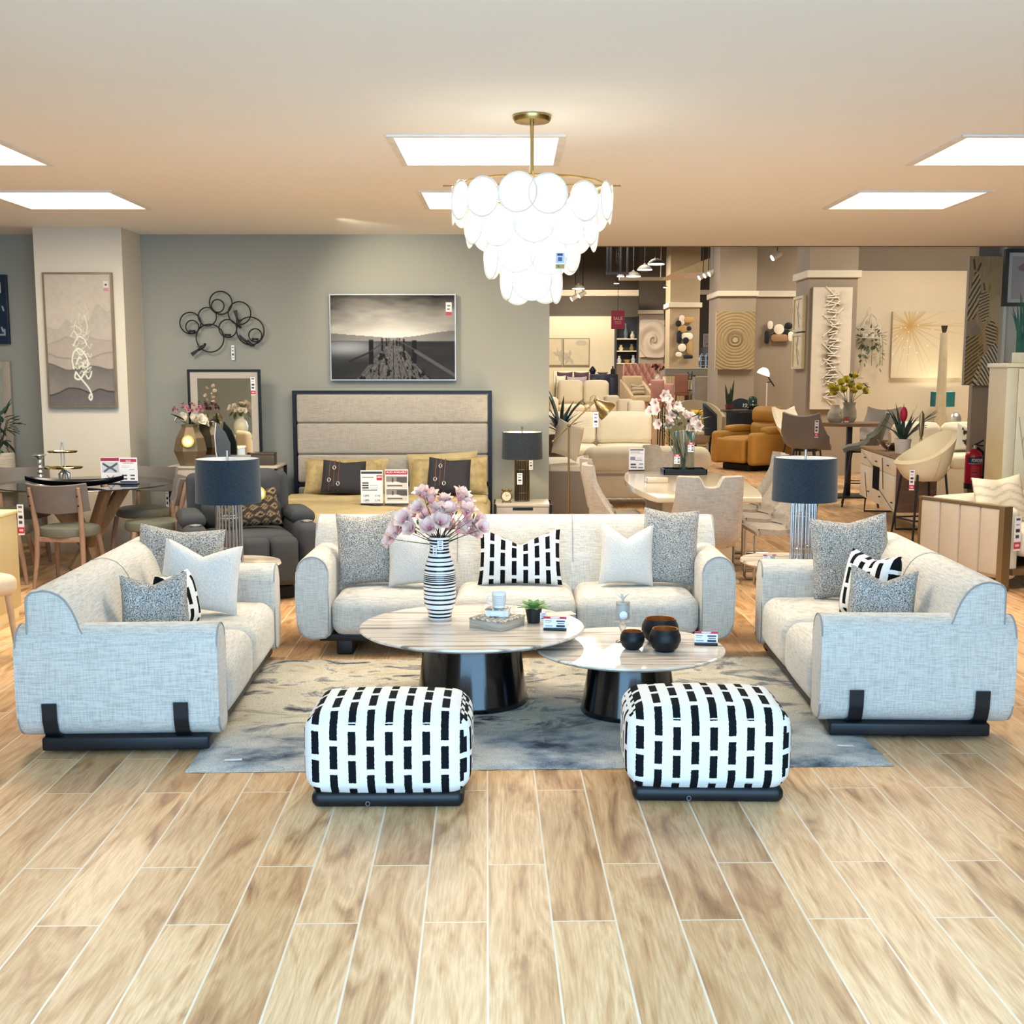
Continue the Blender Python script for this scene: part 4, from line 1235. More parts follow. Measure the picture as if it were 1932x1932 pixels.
# cream vanity and chair cut by the edge of the photograph
M_VAN = mat('cream_lacquer', '#e8d9a6', .4, var=.03)
t = thing('vanity_table', 'cream lacquered vanity table seen only in the dresser mirror', 'table', (-4.3, 5.0, 0))
b = B(); b.box((-.6, -.25, .7), (.6, .25, .75), .012); b.obj('tabletop', M_VAN, t)
b = B(); b.box((-.57, -.22, .52), (.57, .22, .7), .005); b.obj('body', M_VAN, t)
for x in (-.28, .28):
    b = B(); b.box((x - .26, .215, .55), (x + .26, .228, .68), .006); o = b.obj('drawer', M_VAN, t)
    b = B(); b.ball((x, .24, .615), .014, 10); b.obj('knob', mat('pale_gold', '#d9c98e'), o)
for sx in (-1, 1):
    for sy in (-1, 1):
        b = B(); b.prism([(sx * .53 - .02, sy * .2 - .02), (sx * .53 + .02, sy * .2 - .02), (sx * .53 + .02, sy * .2 + .02), (sx * .53 - .02, sy * .2 + .02)], 0, .52, bev=.004); b.obj('leg', M_VAN, t)
t = thing('cream_chest', 'narrow cream chest with a price tag, cut off by the photo edge', 'chest', (-3.665, 7.9, 0))
b = B(); b.box((-.25, 0, .08), (.25, .45, .73), .006); b.obj('body', mat('cream_side', '#c8b98d', .45, var=.03), t)
b = B(); b.box((-.26, -.015, .73), (.26, .46, .755), .006); b.obj('top', M_VAN, t)
for k in range(3): b = B(); b.box((-.235, -.012, .1 + k * .208), (.235, -.001, .295 + k * .208), .004); b.obj('drawer', M_VAN, t)
for sx in (-1, 1): b = B(); b.box((sx * .22 - .02, .02, 0), (sx * .22 + .02, .42, .08)); b.obj('foot', M_VAN, t)
hangtag(t, (.2, -.02, .62), .045, .2, 2)
M_PINKW = petal_mat('hydrangea_petal', '#e8b7a8', '#f6ead8', .05)
def bunch(nm, lab, loc, R, n, m, stem=.12, seed=1, pr=.05, leafm=None, cat='flowers', group=None, o_=.9):
    t = thing(nm, lab, cat, loc, 0, group)
    r = random.Random(seed); f0 = None
    for k in range(n):
        d = Vector((r.gauss(0, 1), r.gauss(0, 1), abs(r.gauss(0, 1)) * .8)).normalized()
        p = Vector((d.x * R[0], d.y * R[1], stem + d.z * R[2])) * r.uniform(.7, 1)
        B().tube([(0, 0, 0), p * .55 + Vector((0, 0, .01)), p], .0025, 5).obj('stem', M_LEAFG, t)
        if f0 is None: f0 = petals(petals(B(), 5, pr, pr * .9, o_, .4), 4, pr * .8, pr * .7, o_ * .5, .4, .5).obj('blossom', m); o = f0
        else: o = f0.copy(); COL.objects.link(o)
        o.parent = t; o.location = p; o.rotation_euler = (d + Vector((0, -.4, .2))).to_track_quat('Z', 'Y').to_euler()
        s_ = r.uniform(.8, 1.2); o.scale = (s_, s_, s_)
    if leafm: leafy(t, max(4, n // 2), (R[0], R[1], R[2] * .5), (0, 0, stem * .7), leafm, pr * 1.8, pr * .8, seed + 1)
    return t
t = thing('vase', 'white round vase on the vanity, seen in the dresser mirror', 'vase', (-4.1, 5.02, .7505))
b = B(); b.lathe(interp([(0, 0), (.06, 0), (.1, .05), (.115, .12), (.09, .2), (.045, .24), (.05, .27), (.045, .27), (.04, .24), (0, .23)], .02), 32); b.obj('body', mat('frosted_white', '#e6e0cb', .3), t)
bunch('rose_bouquet', 'pale peach bouquet in the white vase on the vanity, seen in the dresser mirror', (-4.1, 5.02, 1.022), (.15, .13, .16), 22, M_PINKW, .1, 5, .06, M_LEAFG)
t = thing('candle_lantern', 'slim gold lantern with a blossom spray on the vanity, seen in the dresser mirror', 'lantern', (-4.55, 5.0, .7505))
b = B()
for x in (-.05, .05):
    for y in (-.05, .05): b.cyl((x, y, 0), (x, y, .45), .006, n=6)
b.box((-.055, -.055, 0), (.055, .055, .015)); b.box((-.055, -.055, .44), (.055, .055, .455)); b.obj('cage', mat('pale_gold', '#d9c98e'), t)
b = B(); b.cyl((0, 0, .015), (0, 0, .2), .035, n=16); b.obj('candle', mat('white_wax', '#f2efe8'), t)
for k in range(8):
    o = petals(B(), 5, .05, .045, .9, .4).obj('blossom', M_PINKW, t, loc=(rnd.uniform(-.07, .07), rnd.uniform(-.07, .07), .47 + k * .035), rot=(rnd.uniform(-1, 1), rnd.uniform(-1, 1), 0))
t = thing('upholstered_chair', 'cream upholstered chair cut off by the photo edge beside the vanity', 'chair', (-3.28, 7.1, 0), radians(60))
M_CRCH = mat('cream_leather', '#e3cfae', .5, var=.05)
b = B(); b.soft((0, -.02, .44), (.48, .48, .12), .05, (0, 0, .02)); b.obj('seat', M_CRCH, t)
b = B(); b.soft((0, .23, .68), (.46, .08, .52), .04, (0, .02, 0), M=T(0, .02, 0, -.1)); b.obj('backrest', M_CRCH, t)
for sx in (-1, 1):
    for y in (-.2, .2): b = B(); b.tube([(sx * .19, y, .4), (sx * .2, y * 1.25, 0)], [.022, .014], 10); b.obj('leg', mat('pale_beech', '#d0ac82', .5), t)

# ---- calligraphy canvas on the pillar
def calli():
    w, h = 110, 200
    c = Cv(w, h, '#bdb4a6')
    c.a *= (1 + .08 * (vnoise(w, h, 30, 3)[..., None] - .5))
    def ridge(y0, amp, col, seed, op, edge='#75706b', eo=.6):
        yy = y0 + amp * (vnoise(w, 4, (34, 4), seed, 2)[0] - .5) * 2
        below = (c.Y - yy[None, :])
        c.blend(np.clip(below, 0, 1) * op * np.exp(-np.maximum(below, 0) / 90), col)
        c.blend(np.clip(1.6 - np.abs(below), 0, 1) * eo, edge)
    ridge(62, 34, '#a49b90', 5, .5, '#9a9389', .3); ridge(102, 16, '#a89c90', 6, .7, '#8d857c', .5)
    ridge(122, 10, '#a99d92', 7, .6, '#7f776f', .6); ridge(140, 9, '#6d6966', 8, 1, '#55514f', .8); ridge(174, 12, '#625f5e', 9, 1, '#333132', .9)
    c.mottle(7, .09, 4)
    I = '#e6ecd9'
    def stroke(pts, wd=1.8, op=.95):
        q = []
        P_ = [Vector((x, y, 0)) for x, y in pts]
        for i in range(len(P_) - 1):
            p0, p1, p2, p3 = P_[max(i - 1, 0)], P_[i], P_[i + 1], P_[min(i + 2, len(P_) - 1)]
            for t in range(6):
                t /= 6
                q.append((.5 * ((2 * p1) + (p2 - p0) * t + (2 * p0 - 5 * p1 + 4 * p2 - p3) * t * t + (3 * p1 - p0 - 3 * p2 + p3) * t ** 3))[:2])
        q.append(pts[-1]); c.line(q, wd, I, op)
    stroke([(46, 148), (56, 160), (66, 172), (71, 184), (69, 190), (66, 187), (68, 182)], 2.6)
    stroke([(46, 148), (44, 156), (50, 159), (56, 155), (60, 148)], 2.6)
    stroke([(43, 143), (41, 130), (44, 118), (52, 112), (60, 118), (66, 128), (66, 138), (60, 140), (58, 133)], 2.2)
    stroke([(60, 148), (68, 142), (72, 140)], 1.6); stroke([(63, 153), (66, 158), (70, 154), (72, 147)], 2.2)
    stroke([(47, 136), (52, 126), (56, 128)], 2.2); stroke([(52, 142), (56, 138), (58, 142)], 2)
    stroke([(44, 108), (48, 100), (54, 94), (62, 98), (66, 106)], 1.7); stroke([(48, 114), (56, 122), (62, 116)], 1.7)
    stroke([(40, 94), (46, 86), (52, 92), (58, 86), (50, 78), (42, 80)], 1.3, .7); stroke([(64, 62), (68, 76), (66, 90), (60, 92)], 1.3, .7)
    stroke([(50, 70), (46, 84), (52, 96)], 1.1, .6); stroke([(56, 60), (54, 72), (60, 80)], 1, .45); stroke([(66, 46), (70, 58), (62, 66)], 1, .35); stroke([(44, 56), (52, 48), (60, 54)], .9, .3)
    r = random.Random(4)
    for k in range(16):
        x, y = 57 + 11 * sin(k * 2.3), 84 + k * 4.4; stroke([(x - 5, y), (x - 1, y - 4 + (k % 3) * 3), (x + 3, y + 2), (x + 6, y - 3)], 1.2 + .4 * (k % 2), .35 + .4 * k / 16)
    for _ in range(26):
        x, y = r.gauss(57, 9), r.uniform(52, 150); c.ell(x, y, 1, 1.2, I, .25 + .6 * (y / 150) ** 2)
    c.rect(98, 11, 106, 26, '#d8d5ce'); c.rect(98, 21, 106, 26, '#c98790'); c.rect(100, 15, 104, 18, '#5f5a5a')
    return c
Yp = yc - .03
a_, z_ = P(80, 514, Yp), P(222, 769, Yp)
t = thing('canvas_picture', 'tall grey landscape canvas with white calligraphy on the pillar', 'picture', ((a_.x + z_.x) / 2, Yp, (a_.z + z_.z) / 2))
w_, h_ = (z_.x - a_.x), a_.z - z_.z
b = B()
b.rim(w_, h_, .016, -.022, .025)
b.obj('frame', mat('champagne_frame', '#8f8371', .35, .5), t, smooth=False)
paint('canvas', calli(), w_ - .03, h_ - .03, t, (0, -.012, 0))

# ---- ring candle holder on the grey wall
Yr = WALLY - .06
o0 = P(418, 620, Yr)
t = thing('candle_wall_art', 'black wire wall hanging of overlapping rings with birds and candle cups', 'wall decor', o0)
M_WIRE = mat('black_wire', '#22262a', .5, .3)
for u, v, r in ((416.5, 571.3, 20.9), (411.4, 577.3, 11.6), (451.9, 590.9, 20.9), (391.3, 597.4, 16.8), (359.3, 609.5, 19.6), (363.4, 617, 12.1), (396.3, 638, 25.7), (429.9, 619.7, 16.4), (472.4, 624.4, 25.5), (482.2, 632.8, 12.1)):
    p = P(u, v, Yr) - o0; rr = r * px(Yr)
    y = -.012 if r < 13 else 0
    b = B(); b.tube([(p.x + rr * cos(a), y, p.z + rr * sin(a)) for a in [2 * pi * k / 40 for k in range(40)]], .0065, 6, closed=True); b.obj('ring', M_WIRE, t)
for u, v in ((363.4, 627), (430.5, 634.5), (482.2, 642.5)):
    p = P(u, v, Yr) - o0; b = B(); b.lathe([(0, 0), (.03, 0), (.032, .022), (.028, .022), (.026, .005), (0, .005)], 20); b.obj('candle_cup', M_WIRE, t, loc=(p.x, -.02, p.z))
for u, v, ry in ((381, 656, -.6), (450, 609, 1.35), (470.5, 647.7, .6)):
    p = P(u, v, Yr) - o0; b = B(); b.ball((0, 0, 0), (.05, .014, .018), 12); b.ball((.045, 0, .008), .014, 8)
    b.sheet(lambda a, c: (-.03 - .09 * a, .0, .02 * (c - .5) * (1 + a)), 4, 2, thick=.004); b.sheet(lambda a, c: (.02 - .06 * a, -.02 * a, .035 * a + .03 * (c - .5) * (1 - a)), 4, 2, thick=.003)
    b.obj('bird', M_WIRE, t, loc=(p.x, -.01, p.z), rot=(0, ry, 0))
hangtag(t, (P(438, 665, Yr).x - o0.x, .03, P(438, 665, Yr).z - o0.z), .03, .14, 2)

# ---- dresser with mirror
M_TAUP = mat('pale_taupe_lacquer', '#b7aea0', .45, var=.03)
M_BFR = mat('blue_black_metal', '#131a24', .4, .3)
dx0, dx1, dy0, dy1, dz = P(316, 880, 11.35).x, P(523, 880, 11.35).x, 11.35, 11.85, P(420, 880, 11.35).z
t = thing('dresser', 'taupe six-drawer dresser with black edges behind the grey recliner', 'dresser', ((dx0 + dx1) / 2, dy0, 0))
W = dx1 - dx0; D = dy1 - dy0
b = B(); b.box((-W / 2 + .03, .01, .06), (W / 2 - .03, D, dz - .02)); b.obj('body', M_TAUP, t, smooth=False)
b = B(); b.box((-W / 2, -.005, dz - .02), (W / 2, D, dz), .003); b.obj('top', mat('stone_top', '#cbc3b4', .4), t)
b = B()
for sx in (-1, 1):
    for y in (0.005, D - .03): b.box((sx * (W / 2 - .014) - .014, y, 0), (sx * (W / 2 - .014) + .014, y + .025, dz - .021))
    b.box((sx * (W / 2 - .014) - .012, .03, .06), (sx * (W / 2 - .014) + .012, D - .03, .085)); b.box((sx * (W / 2 - .014) - .012, .03, .28), (sx * (W / 2 - .014) + .012, D - .03, .3))
b.obj('frame', M_BFR, t, smooth=False)
for j in range(3):
    for i in (-1, 1):
        z0 = .08 + j * (dz - .11) / 3
        b = B(); b.box((i * W / 4 - W / 4 + .038, -.008, z0), (i * W / 4 + W / 4 - .038, .01, z0 + (dz - .11) / 3 - .012), .004); b.obj('drawer', M_TAUP, t)
hangtag(t, (-W / 2 - .01, -.012, .5), .03, .26, 1)
ma, mb_ = P(353, 697, 11.75), P(495, 860, 11.75)
t = thing('dresser_mirror', 'black-framed mirror standing on the taupe dresser', 'mirror', ((ma.x + mb_.x) / 2, 11.76, dz + .0005), 0)
W, H_ = mb_.x - ma.x, ma.z - dz
b = B()
b.rim(W, H_, .024, -.02, .02, H_ / 2)
b.obj('frame', M_BFR, t, smooth=False)
b = B()
for q in (((-W / 2 + .024, -.012, .024), (-W / 2 + .09, .015, H_ - .024)), ((W / 2 - .09, -.012, .024), (W / 2 - .024, .015, H_ - .024)), ((-W / 2 + .09, -.012, H_ - .085), (W / 2 - .09, .015, H_ - .024)), ((-W / 2 + .09, -.012, .024), (W / 2 - .09, .015, .08))): b.box(*q)
b.obj('inner_frame', M_TAUP, t, smooth=False)
b = B(); b.box((-W / 2 + .09, -.006, .08), (W / 2 - .09, .005, H_ - .085)); b.obj('glass', M_MIRR, t)
hangtag(t, (W / 2 - .07, -.016, H_ - .16), .045, .17, 1)
c = P(362, 876, 11.5)
t = thing('vase', 'bronze faceted vase with a round yellow sticker on the dresser', 'vase', (c.x, 11.47, dz + .0005))
b = B(); b.lathe([(0, 0), (.1, 0), (.155, .14), (.13, .26), (.075, .36), (.08, .385), (.07, .385), (.065, .35), (0, .34)], 7); b.obj('body', mat('bronze_clay', '#7d6b52', .4, .3), t, ang=10)
b = B(); b.lathe([(0, 0), (.058, 0), (.058, .003), (0, .004)], 32); o = b.obj('sticker', mat('yellow_card', '#d8bf45', .6), t, loc=(.02, -.155, .235), rot=(pi / 2 - .25, 0, 0))
b = B(); b.lathe([(0, .004), (.045, .004), (.045, .005), (0, .0055)], 32); b.obj('sticker_face', mat('pale_card', '#f4eed0', .6), o)
M_ROSE, M_MAUV = petal_mat('cream_rose_petal', '#e2cfa6', '#efe6cf', .06), petal_mat('mauve_petal', '#8f4c5e', '#c08a94', .04)
bq = bunch('rose_bouquet', 'mauve hydrangea and cream roses in the bronze faceted vase', (c.x, 11.47, dz + .345), (.12, .1, .08), 8, M_ROSE, .07, 8, .085, mat('dark_leaf', '#2f3a32', .6, var=.2))
fm = None
for k in range(26):
    d = Vector((rnd.gauss(0, 1), rnd.gauss(0, 1), abs(rnd.gauss(0, .5)))).normalized()
    if fm is None: fm = petals(B(), 5, .028, .026, 1.1, .4).obj('floret', M_MAUV); o = fm
    else: o = fm.copy(); COL.objects.link(o)
    o.parent = bq; o.location = (d.x * .14 - .0, d.y * .08, .17 + d.z * .06); o.rotation_euler = d.to_track_quat('Z', 'Y').to_euler()
c = P(413, 880, 11.55)
t = thing('leaf_sculpture', 'dark grey upright leaf-shaped ornament with a pale edge on the dresser', 'ornament', (c.x + .03, 11.6, dz + .0005), .3)
lf = [(x * .72, z * .9) for x, z in ((-.05, 0), (.05, 0), (.1, .08), (.1, .22), (.04, .34), (-.08, .44), (-.1, .3), (-.09, .12))]
b = B(); b.prism(lf, -.015, .015, 'y', .006); b.obj('leaf', mat('slate_grey', '#4a545a', .5), t)
b = B(); b.tube([(x, -.017, z) for x, z in (lf[0], lf[7], lf[6], lf[5])], .005, 6); b.obj('edge', mat('white_glaze', '#f3f3f1'), t)
c = P(496, 876, 11.5)
t = thing('trinket_box', 'dark wooden trinket box beside the mirror on the dresser', 'box', (c.x, 11.55, dz + .0005))
b = B(); b.box((-.11, -.07, 0), (.11, .07, .095), .004); b.obj('body', mat('walnut_dark', '#4c4238', .5, st=(4, 4, 30)), t)
b = B(); b.box((-.112, -.072, .0955), (.112, .072, .118), .004); b.obj('lid', mat('walnut_dark', '#4c4238'), t)
t = thing('decor_dish', 'small copper-coloured dish beside the bronze faceted vase', 'dish', (P(400, 868, 11.46).x, 11.44, dz + .0005))
b = B(); b.lathe([(0, 0), (.05, 0), (.06, .02), (.055, .035), (.05, .035), (.045, .01), (0, .01)], 24); b.obj('bowl', mat('copper_dull', '#a67b5b', .4, .6), t)

# ---- grey recliner
def recliner(label, loc, rz, m, md, cup=True, H=.95, name='recliner', nfoot=3, s=1):
    t = thing(name, label, 'recliner', loc, rz)
    b = B(); b.box((-.3, -.35, 0), (.3, .32, .1), .02); b.obj('base', mat('recliner_base', '#15181c', .7), t)
    for sx in (-1, 1):
        b = B(); b.soft((sx * .41, -.02, .33), (.17, .84, .48), .06, (.015, .01, .0)); a = b.obj('arm', m, t)
        b = B(); b.soft((sx * .41, .08, .59), (.19, .5, .1), .045, (0, 0, .02)); b.obj('arm_pad', m, a)
        if cup: b = B(); b.lathe([(.035, .572), (.042, .575), (.042, .582), (.03, .582), (.03, .573)], 20, c=(sx * .41, -.3, 0)); b.obj('cup_ring', M_STEEL, a)
    b = B(); b.soft((0, -.08, .41), (.64, .62, .16), .06, (0, 0, .025)); b.obj('seat', m, t)
    b = B()
    for k in range(nfoot): b.soft(((k - (nfoot - 1) / 2) * .63 / nfoot, -.43, .3), (.63 / nfoot - .002, .12, .36), .045, (0, .02, 0), 4)
    b.obj('footrest', m, t)
    b = B(); b.soft((0, .36, .62), (.8, .14, .66), .06, M=T(0, .02, .0, -.12)); b.obj('back_shell', md, t)
    for z, h_, th in ((.58, .26, .2), (.8, .26, .2)):
        b = B(); b.soft((0, .26, z), (.62, th, h_), .085, (0, .03, .01), M=T(0, .03 + (z - .58) * .12, 0, -.0)); b.obj('back_pillow', m, t)
    return t
M_RECL = mat('charcoal_microfibre', '#43464a', .85, var=.12, vs=4, spec=.2)
RC = (-2.04, 9.30)
recliner('charcoal grey recliner with cup holders behind the rod lamp', (RC[0], RC[1], 0), radians(20), M_RECL, M_RECL)
def kilim():
    c = Cv(60, 44, '#3a332c').mottle(3, .4, 2)
    for j in range(5):
        for i in range(6):
            x, y = 5 + i * 10 + (j % 2) * 5, 5 + j * 9
            c.poly([(x, y - 4.4), (x + 4.6, y), (x, y + 4.4), (x - 4.6, y)], '#8c7a5f'); c.poly([(x, y - 2.6), (x + 2.6, y), (x, y + 2.6), (x - 2.6, y)], '#1f1c1b'); c.poly([(x, y - 1), (x + 1, y), (x, y + 1), (x - 1, y)], '#9b8a6c')
    return c
def pattern_cushion(name, label, cv, w, h, t, loc, rot, chop=.04, group=None, cat='cushion', extra=None):
    """a cushion whose woven picture sits in the mesh colours"""
    b = B(); b.pillow(w, h, t, chop, 40)
    o = b.obj(name, painted(.9), None, loc=loc, rot=rot)
    me = o.data; at = me.color_attributes.new('Col', 'FLOAT_COLOR', 'CORNER')
    uv = me.uv_layers[0].data
    arr = np.ones((len(uv), 4), np.float32); co = np.zeros(len(uv) * 2); uv.foreach_get('uv', co); co = co.reshape(-1, 2)
    ix = np.clip((co[:, 0] / w * cv.w).astype(int), 0, cv.w - 1); iy = np.clip(((1 - co[:, 1] / h) * cv.h).astype(int), 0, cv.h - 1)
    arr[:, :3] = cv.a[iy, ix]; at.data.foreach_set('color', arr.ravel())
    return tag(o, label, cat, group)
kc = pattern_cushion('scatter_cushion', 'dark patterned lumbar cushion with a yellow sticker on the grey recliner', kilim(), .52, .3, .13, (-2.0, 9.2, .52), (-.3, -.06, radians(20)))
b = B(); b.lathe([(0, 0), (.055, 0), (.055, .003), (0, .004)], 32); o = b.obj('sticker', mat('yellow_card', '#d8bf45'), kc, loc=(.09, -.085, .24), rot=(pi / 2, 0, 0))
b = B(); b.lathe([(0, .004), (.042, .004), (.042, .005), (0, .0055)], 32); b.obj('sticker_face', mat('pale_card', '#f4eed0'), o)
# ================================================================ bed against the grey wall
def pier():
    w, h = 190, 126
    c = Cv(w, h, '#8f8d88'); u, v = c.X / w, c.Y / h
    sky = np.clip(.25 + .9 * v - .5 * np.abs(u - .45) * (1 - v), 0, 1)
    cl = vnoise(w, h, (46, 12), 11)
    lum = np.clip(.16 + 1.35 * v * (1.15 - .9 * np.abs(u - .48)) + .45 * (cl - .5) * (1 - v), .05, .9)
    g = (lum ** 1.6)[..., None] * np.array([.93, .9, .82])
    c.a = g
    hz = .5
    far = (v > hz - .07 * np.clip((u - .55) / .45, 0, 1) * (1 + .3 * np.sin(u * 9)) - .05 * np.clip((.45 - u) / .45, 0, 1)) 
    c.blend((far & (v < .62)) * .75, '#4b4d52')
    sea = (v > .545)
    sl = np.clip(.05 + .5 * np.exp(-((u - .12) / .25) ** 2) * np.exp(-((v - .62) / .09) ** 2) + .05 * vnoise(w, h, (40, 6), 4), 0, 1)
    c.a = np.where(sea[..., None], sl[..., None] * np.array([.85, .88, .92]) + np.array([.006, .011, .02]), c.a)
    X = lambda a: a * w
    Yy = lambda a: a * h
    vx, vy = .5, .5
    c.poly([(X(.485), Yy(.52)), (X(.52), Yy(.52)), (X(.80), h), (X(.20), h)], '#58585a')
    deck = (v > .52) & (np.abs(u - (.5025)) < (v - .50) * .62)
    ang = (u - .5025) / np.maximum(v - .49, .01)
    pl = vnoise(w, h, (3, 3), 5); lines = (np.abs(np.sin(ang * 26)) < .16) | (vnoise(w, h, (4, 9), 8, 2) < .36)
    dk = np.where(lines, .03, .14 + .18 * pl) * (1.2 - .3 * v)
    c.a = np.where(deck[..., None], dk[..., None] * np.array([.97, .97, 1]), c.a)
    for (x, y0, y1, wd) in ((.325, .52, .82, 7), (.415, .51, .66, 3), (.445, .505, .6, 2), (.465, .5, .57, 1.3), (.672, .53, .8, 7), (.585, .515, .66, 3), (.55, .505, .6, 2), (.535, .5, .57, 1.3)):
        c.rect(X(x) - wd / 2, Yy(y0), X(x) + wd / 2, Yy(y1), '#2b2e33')
    c.line([(X(.68), Yy(.66)), (X(1.02), Yy(.97))], 5, '#77797c'); c.line([(X(.53), Yy(.52)), (X(.68), Yy(.65))], 1.8, '#6a6c6f')
    c.line([(X(.32), Yy(.67)), (X(.15), Yy(.78))], 2.4, '#3a3d42'); c.line([(X(.47), Yy(.52)), (X(.32), Yy(.66))], 1.8, '#55585c')
    c.line([(X(.335), Yy(.82)), (X(.2), Yy(1))], 2, '#6c6e70'); c.line([(X(.69), Yy(.82)), (X(.8), Yy(1))], 2, '#3e4044')
    c.rect(X(.487), Yy(.4), X(.49), Yy(.5), '#85837e')
    c.a = np.where((v > .54)[..., None], c.a ** 1.35 * .8, c.a * 1.05)
    c.rect(X(.925), Yy(.085), X(.975), Yy(.21), '#e2e2e4'); c.rect(X(.925), Yy(.195), X(.975), Yy(.235), '#b84b58'); c.rect(X(.935), Yy(.12), X(.965), Yy(.135), '#5a5f68'); c.rect(X(.935), Yy(.16), X(.96), Yy(.175), '#5a5f68')
    return c
Yp = WALLY - .04
a_, z_ = P(621, 555, Yp), P(861, 718, Yp)
t = thing('wall_picture', 'framed black and white print of a wooden pier above the bed', 'picture', ((a_.x + z_.x) / 2, Yp, (a_.z + z_.z) / 2))
w_, h_ = z_.x - a_.x, a_.z - z_.z
b = B()
b.rim(w_, h_, .012, -.022, .03)
b.obj('frame', mat('silver_frame', '#a4a9ab', .45, .5), t, smooth=False)
paint('print', pier(), w_ - .022, h_ - .022, t, (0, -.014, 0), rough=.8)

M_HB = fabric('stone_linen', '#b3aca0', '#9c958a', (9, 9, 120))
M_GOLDC = mat('gold_sateen', '#b8a77c', .6, var=.12, vs=7, spec=.4)
M_GOLDP = mat('gold_paisley', '#ad9a6a', .65, var=.25, vs=16)
Yh = 11.90
hx0, hx1, hz1 = P(552, 740, Yh).x, P(928, 740, Yh).x, P(740, 737, Yh).z
BX = (hx0 + hx1) / 2; W = hx1 - hx0
t = thing('bed', 'bed with a tall channelled headboard in a black frame under the pier print', 'bed', (BX, Yh, 0))
b = B(); b.box((-W / 2, -.035, 0), (-W / 2 + .035, .035, hz1)); b.box((W / 2 - .035, -.035, 0), (W / 2, .035, hz1)); b.box((-W / 2 + .035, -.035, hz1 - .03), (W / 2 - .035, .035, hz1))
zb = P(740, 913, Yh).z; b.box((-W / 2 + .035, -.03, zb - .02), (W / 2 - .035, .03, zb + .01)); b.obj('headboard_frame', M_BFR, t, smooth=False)
zs = [zb + .012, P(740, 857, Yh).z, P(740, 798, Yh).z, hz1 - .032]
for z0, z1 in list(zip(zs[:-1], zs[1:])) + [(.35, zb - .022)]:
    b = B(); b.soft((0, 0, (z0 + z1) / 2), (W - .074, .075, z1 - z0 - .004), .025, (0, .012, 0), 6); b.obj('headboard_panel', M_HB, t)
b = B(); b.box((-W / 2 + .06, -1.92, .06), (W / 2 - .06, -.05, .3), .02); b.obj('bed_base', mat('bed_base_cloth', '#8f8b84', .9), t)
b = B(); b.soft((0, -.99, .36), (W - .1, 1.86, .2), .05); b.obj('mattress', mat('mattress_white', '#e9e6de', .9), t)
b = B()
def duvet(p, q):
    k = max(0, q[2])
    return p + Vector((0, 0, .02 * mnoise.noise((p.x * 2.5, p.y * 2.5, 1)) * k + .012 * mnoise.noise((p.x * 7, p.y * 5, 3)) * k))
b.soft((0, -1.04, .40), (W - .02, 1.8, .22), .08, (0, 0, .01), 26, fn=duvet); b.obj('duvet', M_GOLDC, t)
b = B(); b.soft((0, -.62, .515), (W - .06, .3, .07), .034, (0, 0, .01), 14, fn=duvet); b.obj('duvet_fold', M_GOLDC, t)
def pil(label, m, u0, u1, vb, vt, Y, tilt=-.35, roll=0, t_=.16, yaw=0, chop=.0, name='bed_pillow', group='gold pillows on the bed'):
    c = P((u0 + u1) / 2, vb, Y); h = (vb - vt) * px(Y) / cos(tilt); w = (u1 - u0) * px(Y)
    b = B(); b.pillow(w, h, t_, chop, 18, pinch=.05)
    return tag(b.obj(name, m, None, loc=(c.x, Y, c.z), rot=(tilt, roll, yaw)), label, 'pillow', group)
ZB = 0.0
pil('gold pillow standing at the headboard behind the strapped cushion on the recliner side', M_GOLDC, 585, 732, 935, 866, 11.62)
pil('gold paisley pillow beside the recliner, partly behind the strapped cushion', M_GOLDP, 572, 722, 942, 877, 11.42)
pil('pale gold pillow standing at the headboard on the nightstand side', M_GOLDC, 770, 905, 935, 858, 11.64, roll=-.05)
pil('gold paisley pillow nearest the nightstand', M_GOLDP, 775, 922, 940, 870, 11.43, roll=-.03)
def strapcush(label, u0, u1, vb, vt, Y, roll, sx):
    c = P((u0 + u1) / 2, vb, Y); h = (vb - vt) * px(Y) / .94; w = (u1 - u0) * px(Y)
    t = thing('scatter_cushion', label, 'cushion', (c.x, Y, c.z), 0, 'dark strapped cushions on the bed', rot=(-.3, roll, 0))
    b = B(); b.pillow(w, h, .13, .015, 18, pinch=.05); b.obj('cover', mat('charcoal_suede', '#2f2f35', .8, var=.1), t)
    for k, x in enumerate((-.3, -.2, -.1)):
        b = B(); b.tube([(x * w, -.015 - .052 * (1 - abs(z * 2 - 1) ** 3), z * h) for z in (.06, .2, .4, .6, .8, .95)], .005, 6); o = b.obj('strap', mat('tan_leather', '#6d4630', .5), t)
        z = (.35, .72, .25)[k] * h; b = B(); b.tube([(x * w + .013 * cos(a), -.074, z + .018 * sin(a)) for a in [2 * pi * i / 14 for i in range(14)]], .004, 6, closed=True); b.obj('buckle', M_STEEL, o)
strapcush('dark cushion with three leather straps on the recliner side of the bed', 604, 690, 943, 882, 11.22, .04, 1)
strapcush('dark cushion with three leather straps on the nightstand side of the bed', 803, 887, 939, 873, 11.24, .06, 1)
def d3(c):
    w, h = c.w, c.h
    c.rect(1, h * .03, w - 1, h * .11, '#3b444e'); c.rect(w * .72, h * .13, w - 1, h * .3, '#b8374c'); c.rect(w * .76, h * .2, w * .95, h * .23, '#f2ccd2')
    c.rect(w * .06, h * .2, w * .6, h * .22, '#777d86'); 
    for y in (.36, .44, .51): c.rect(w * .06, h * y, w * .36, h * (y + .04), '#343b45'); c.rect(w * .42, h * (y + .01), w * .8, h * (y + .02), '#9aa0a8')
    c.rect(w * .06, h * .58, w * .75, h * .605, '#444b55')
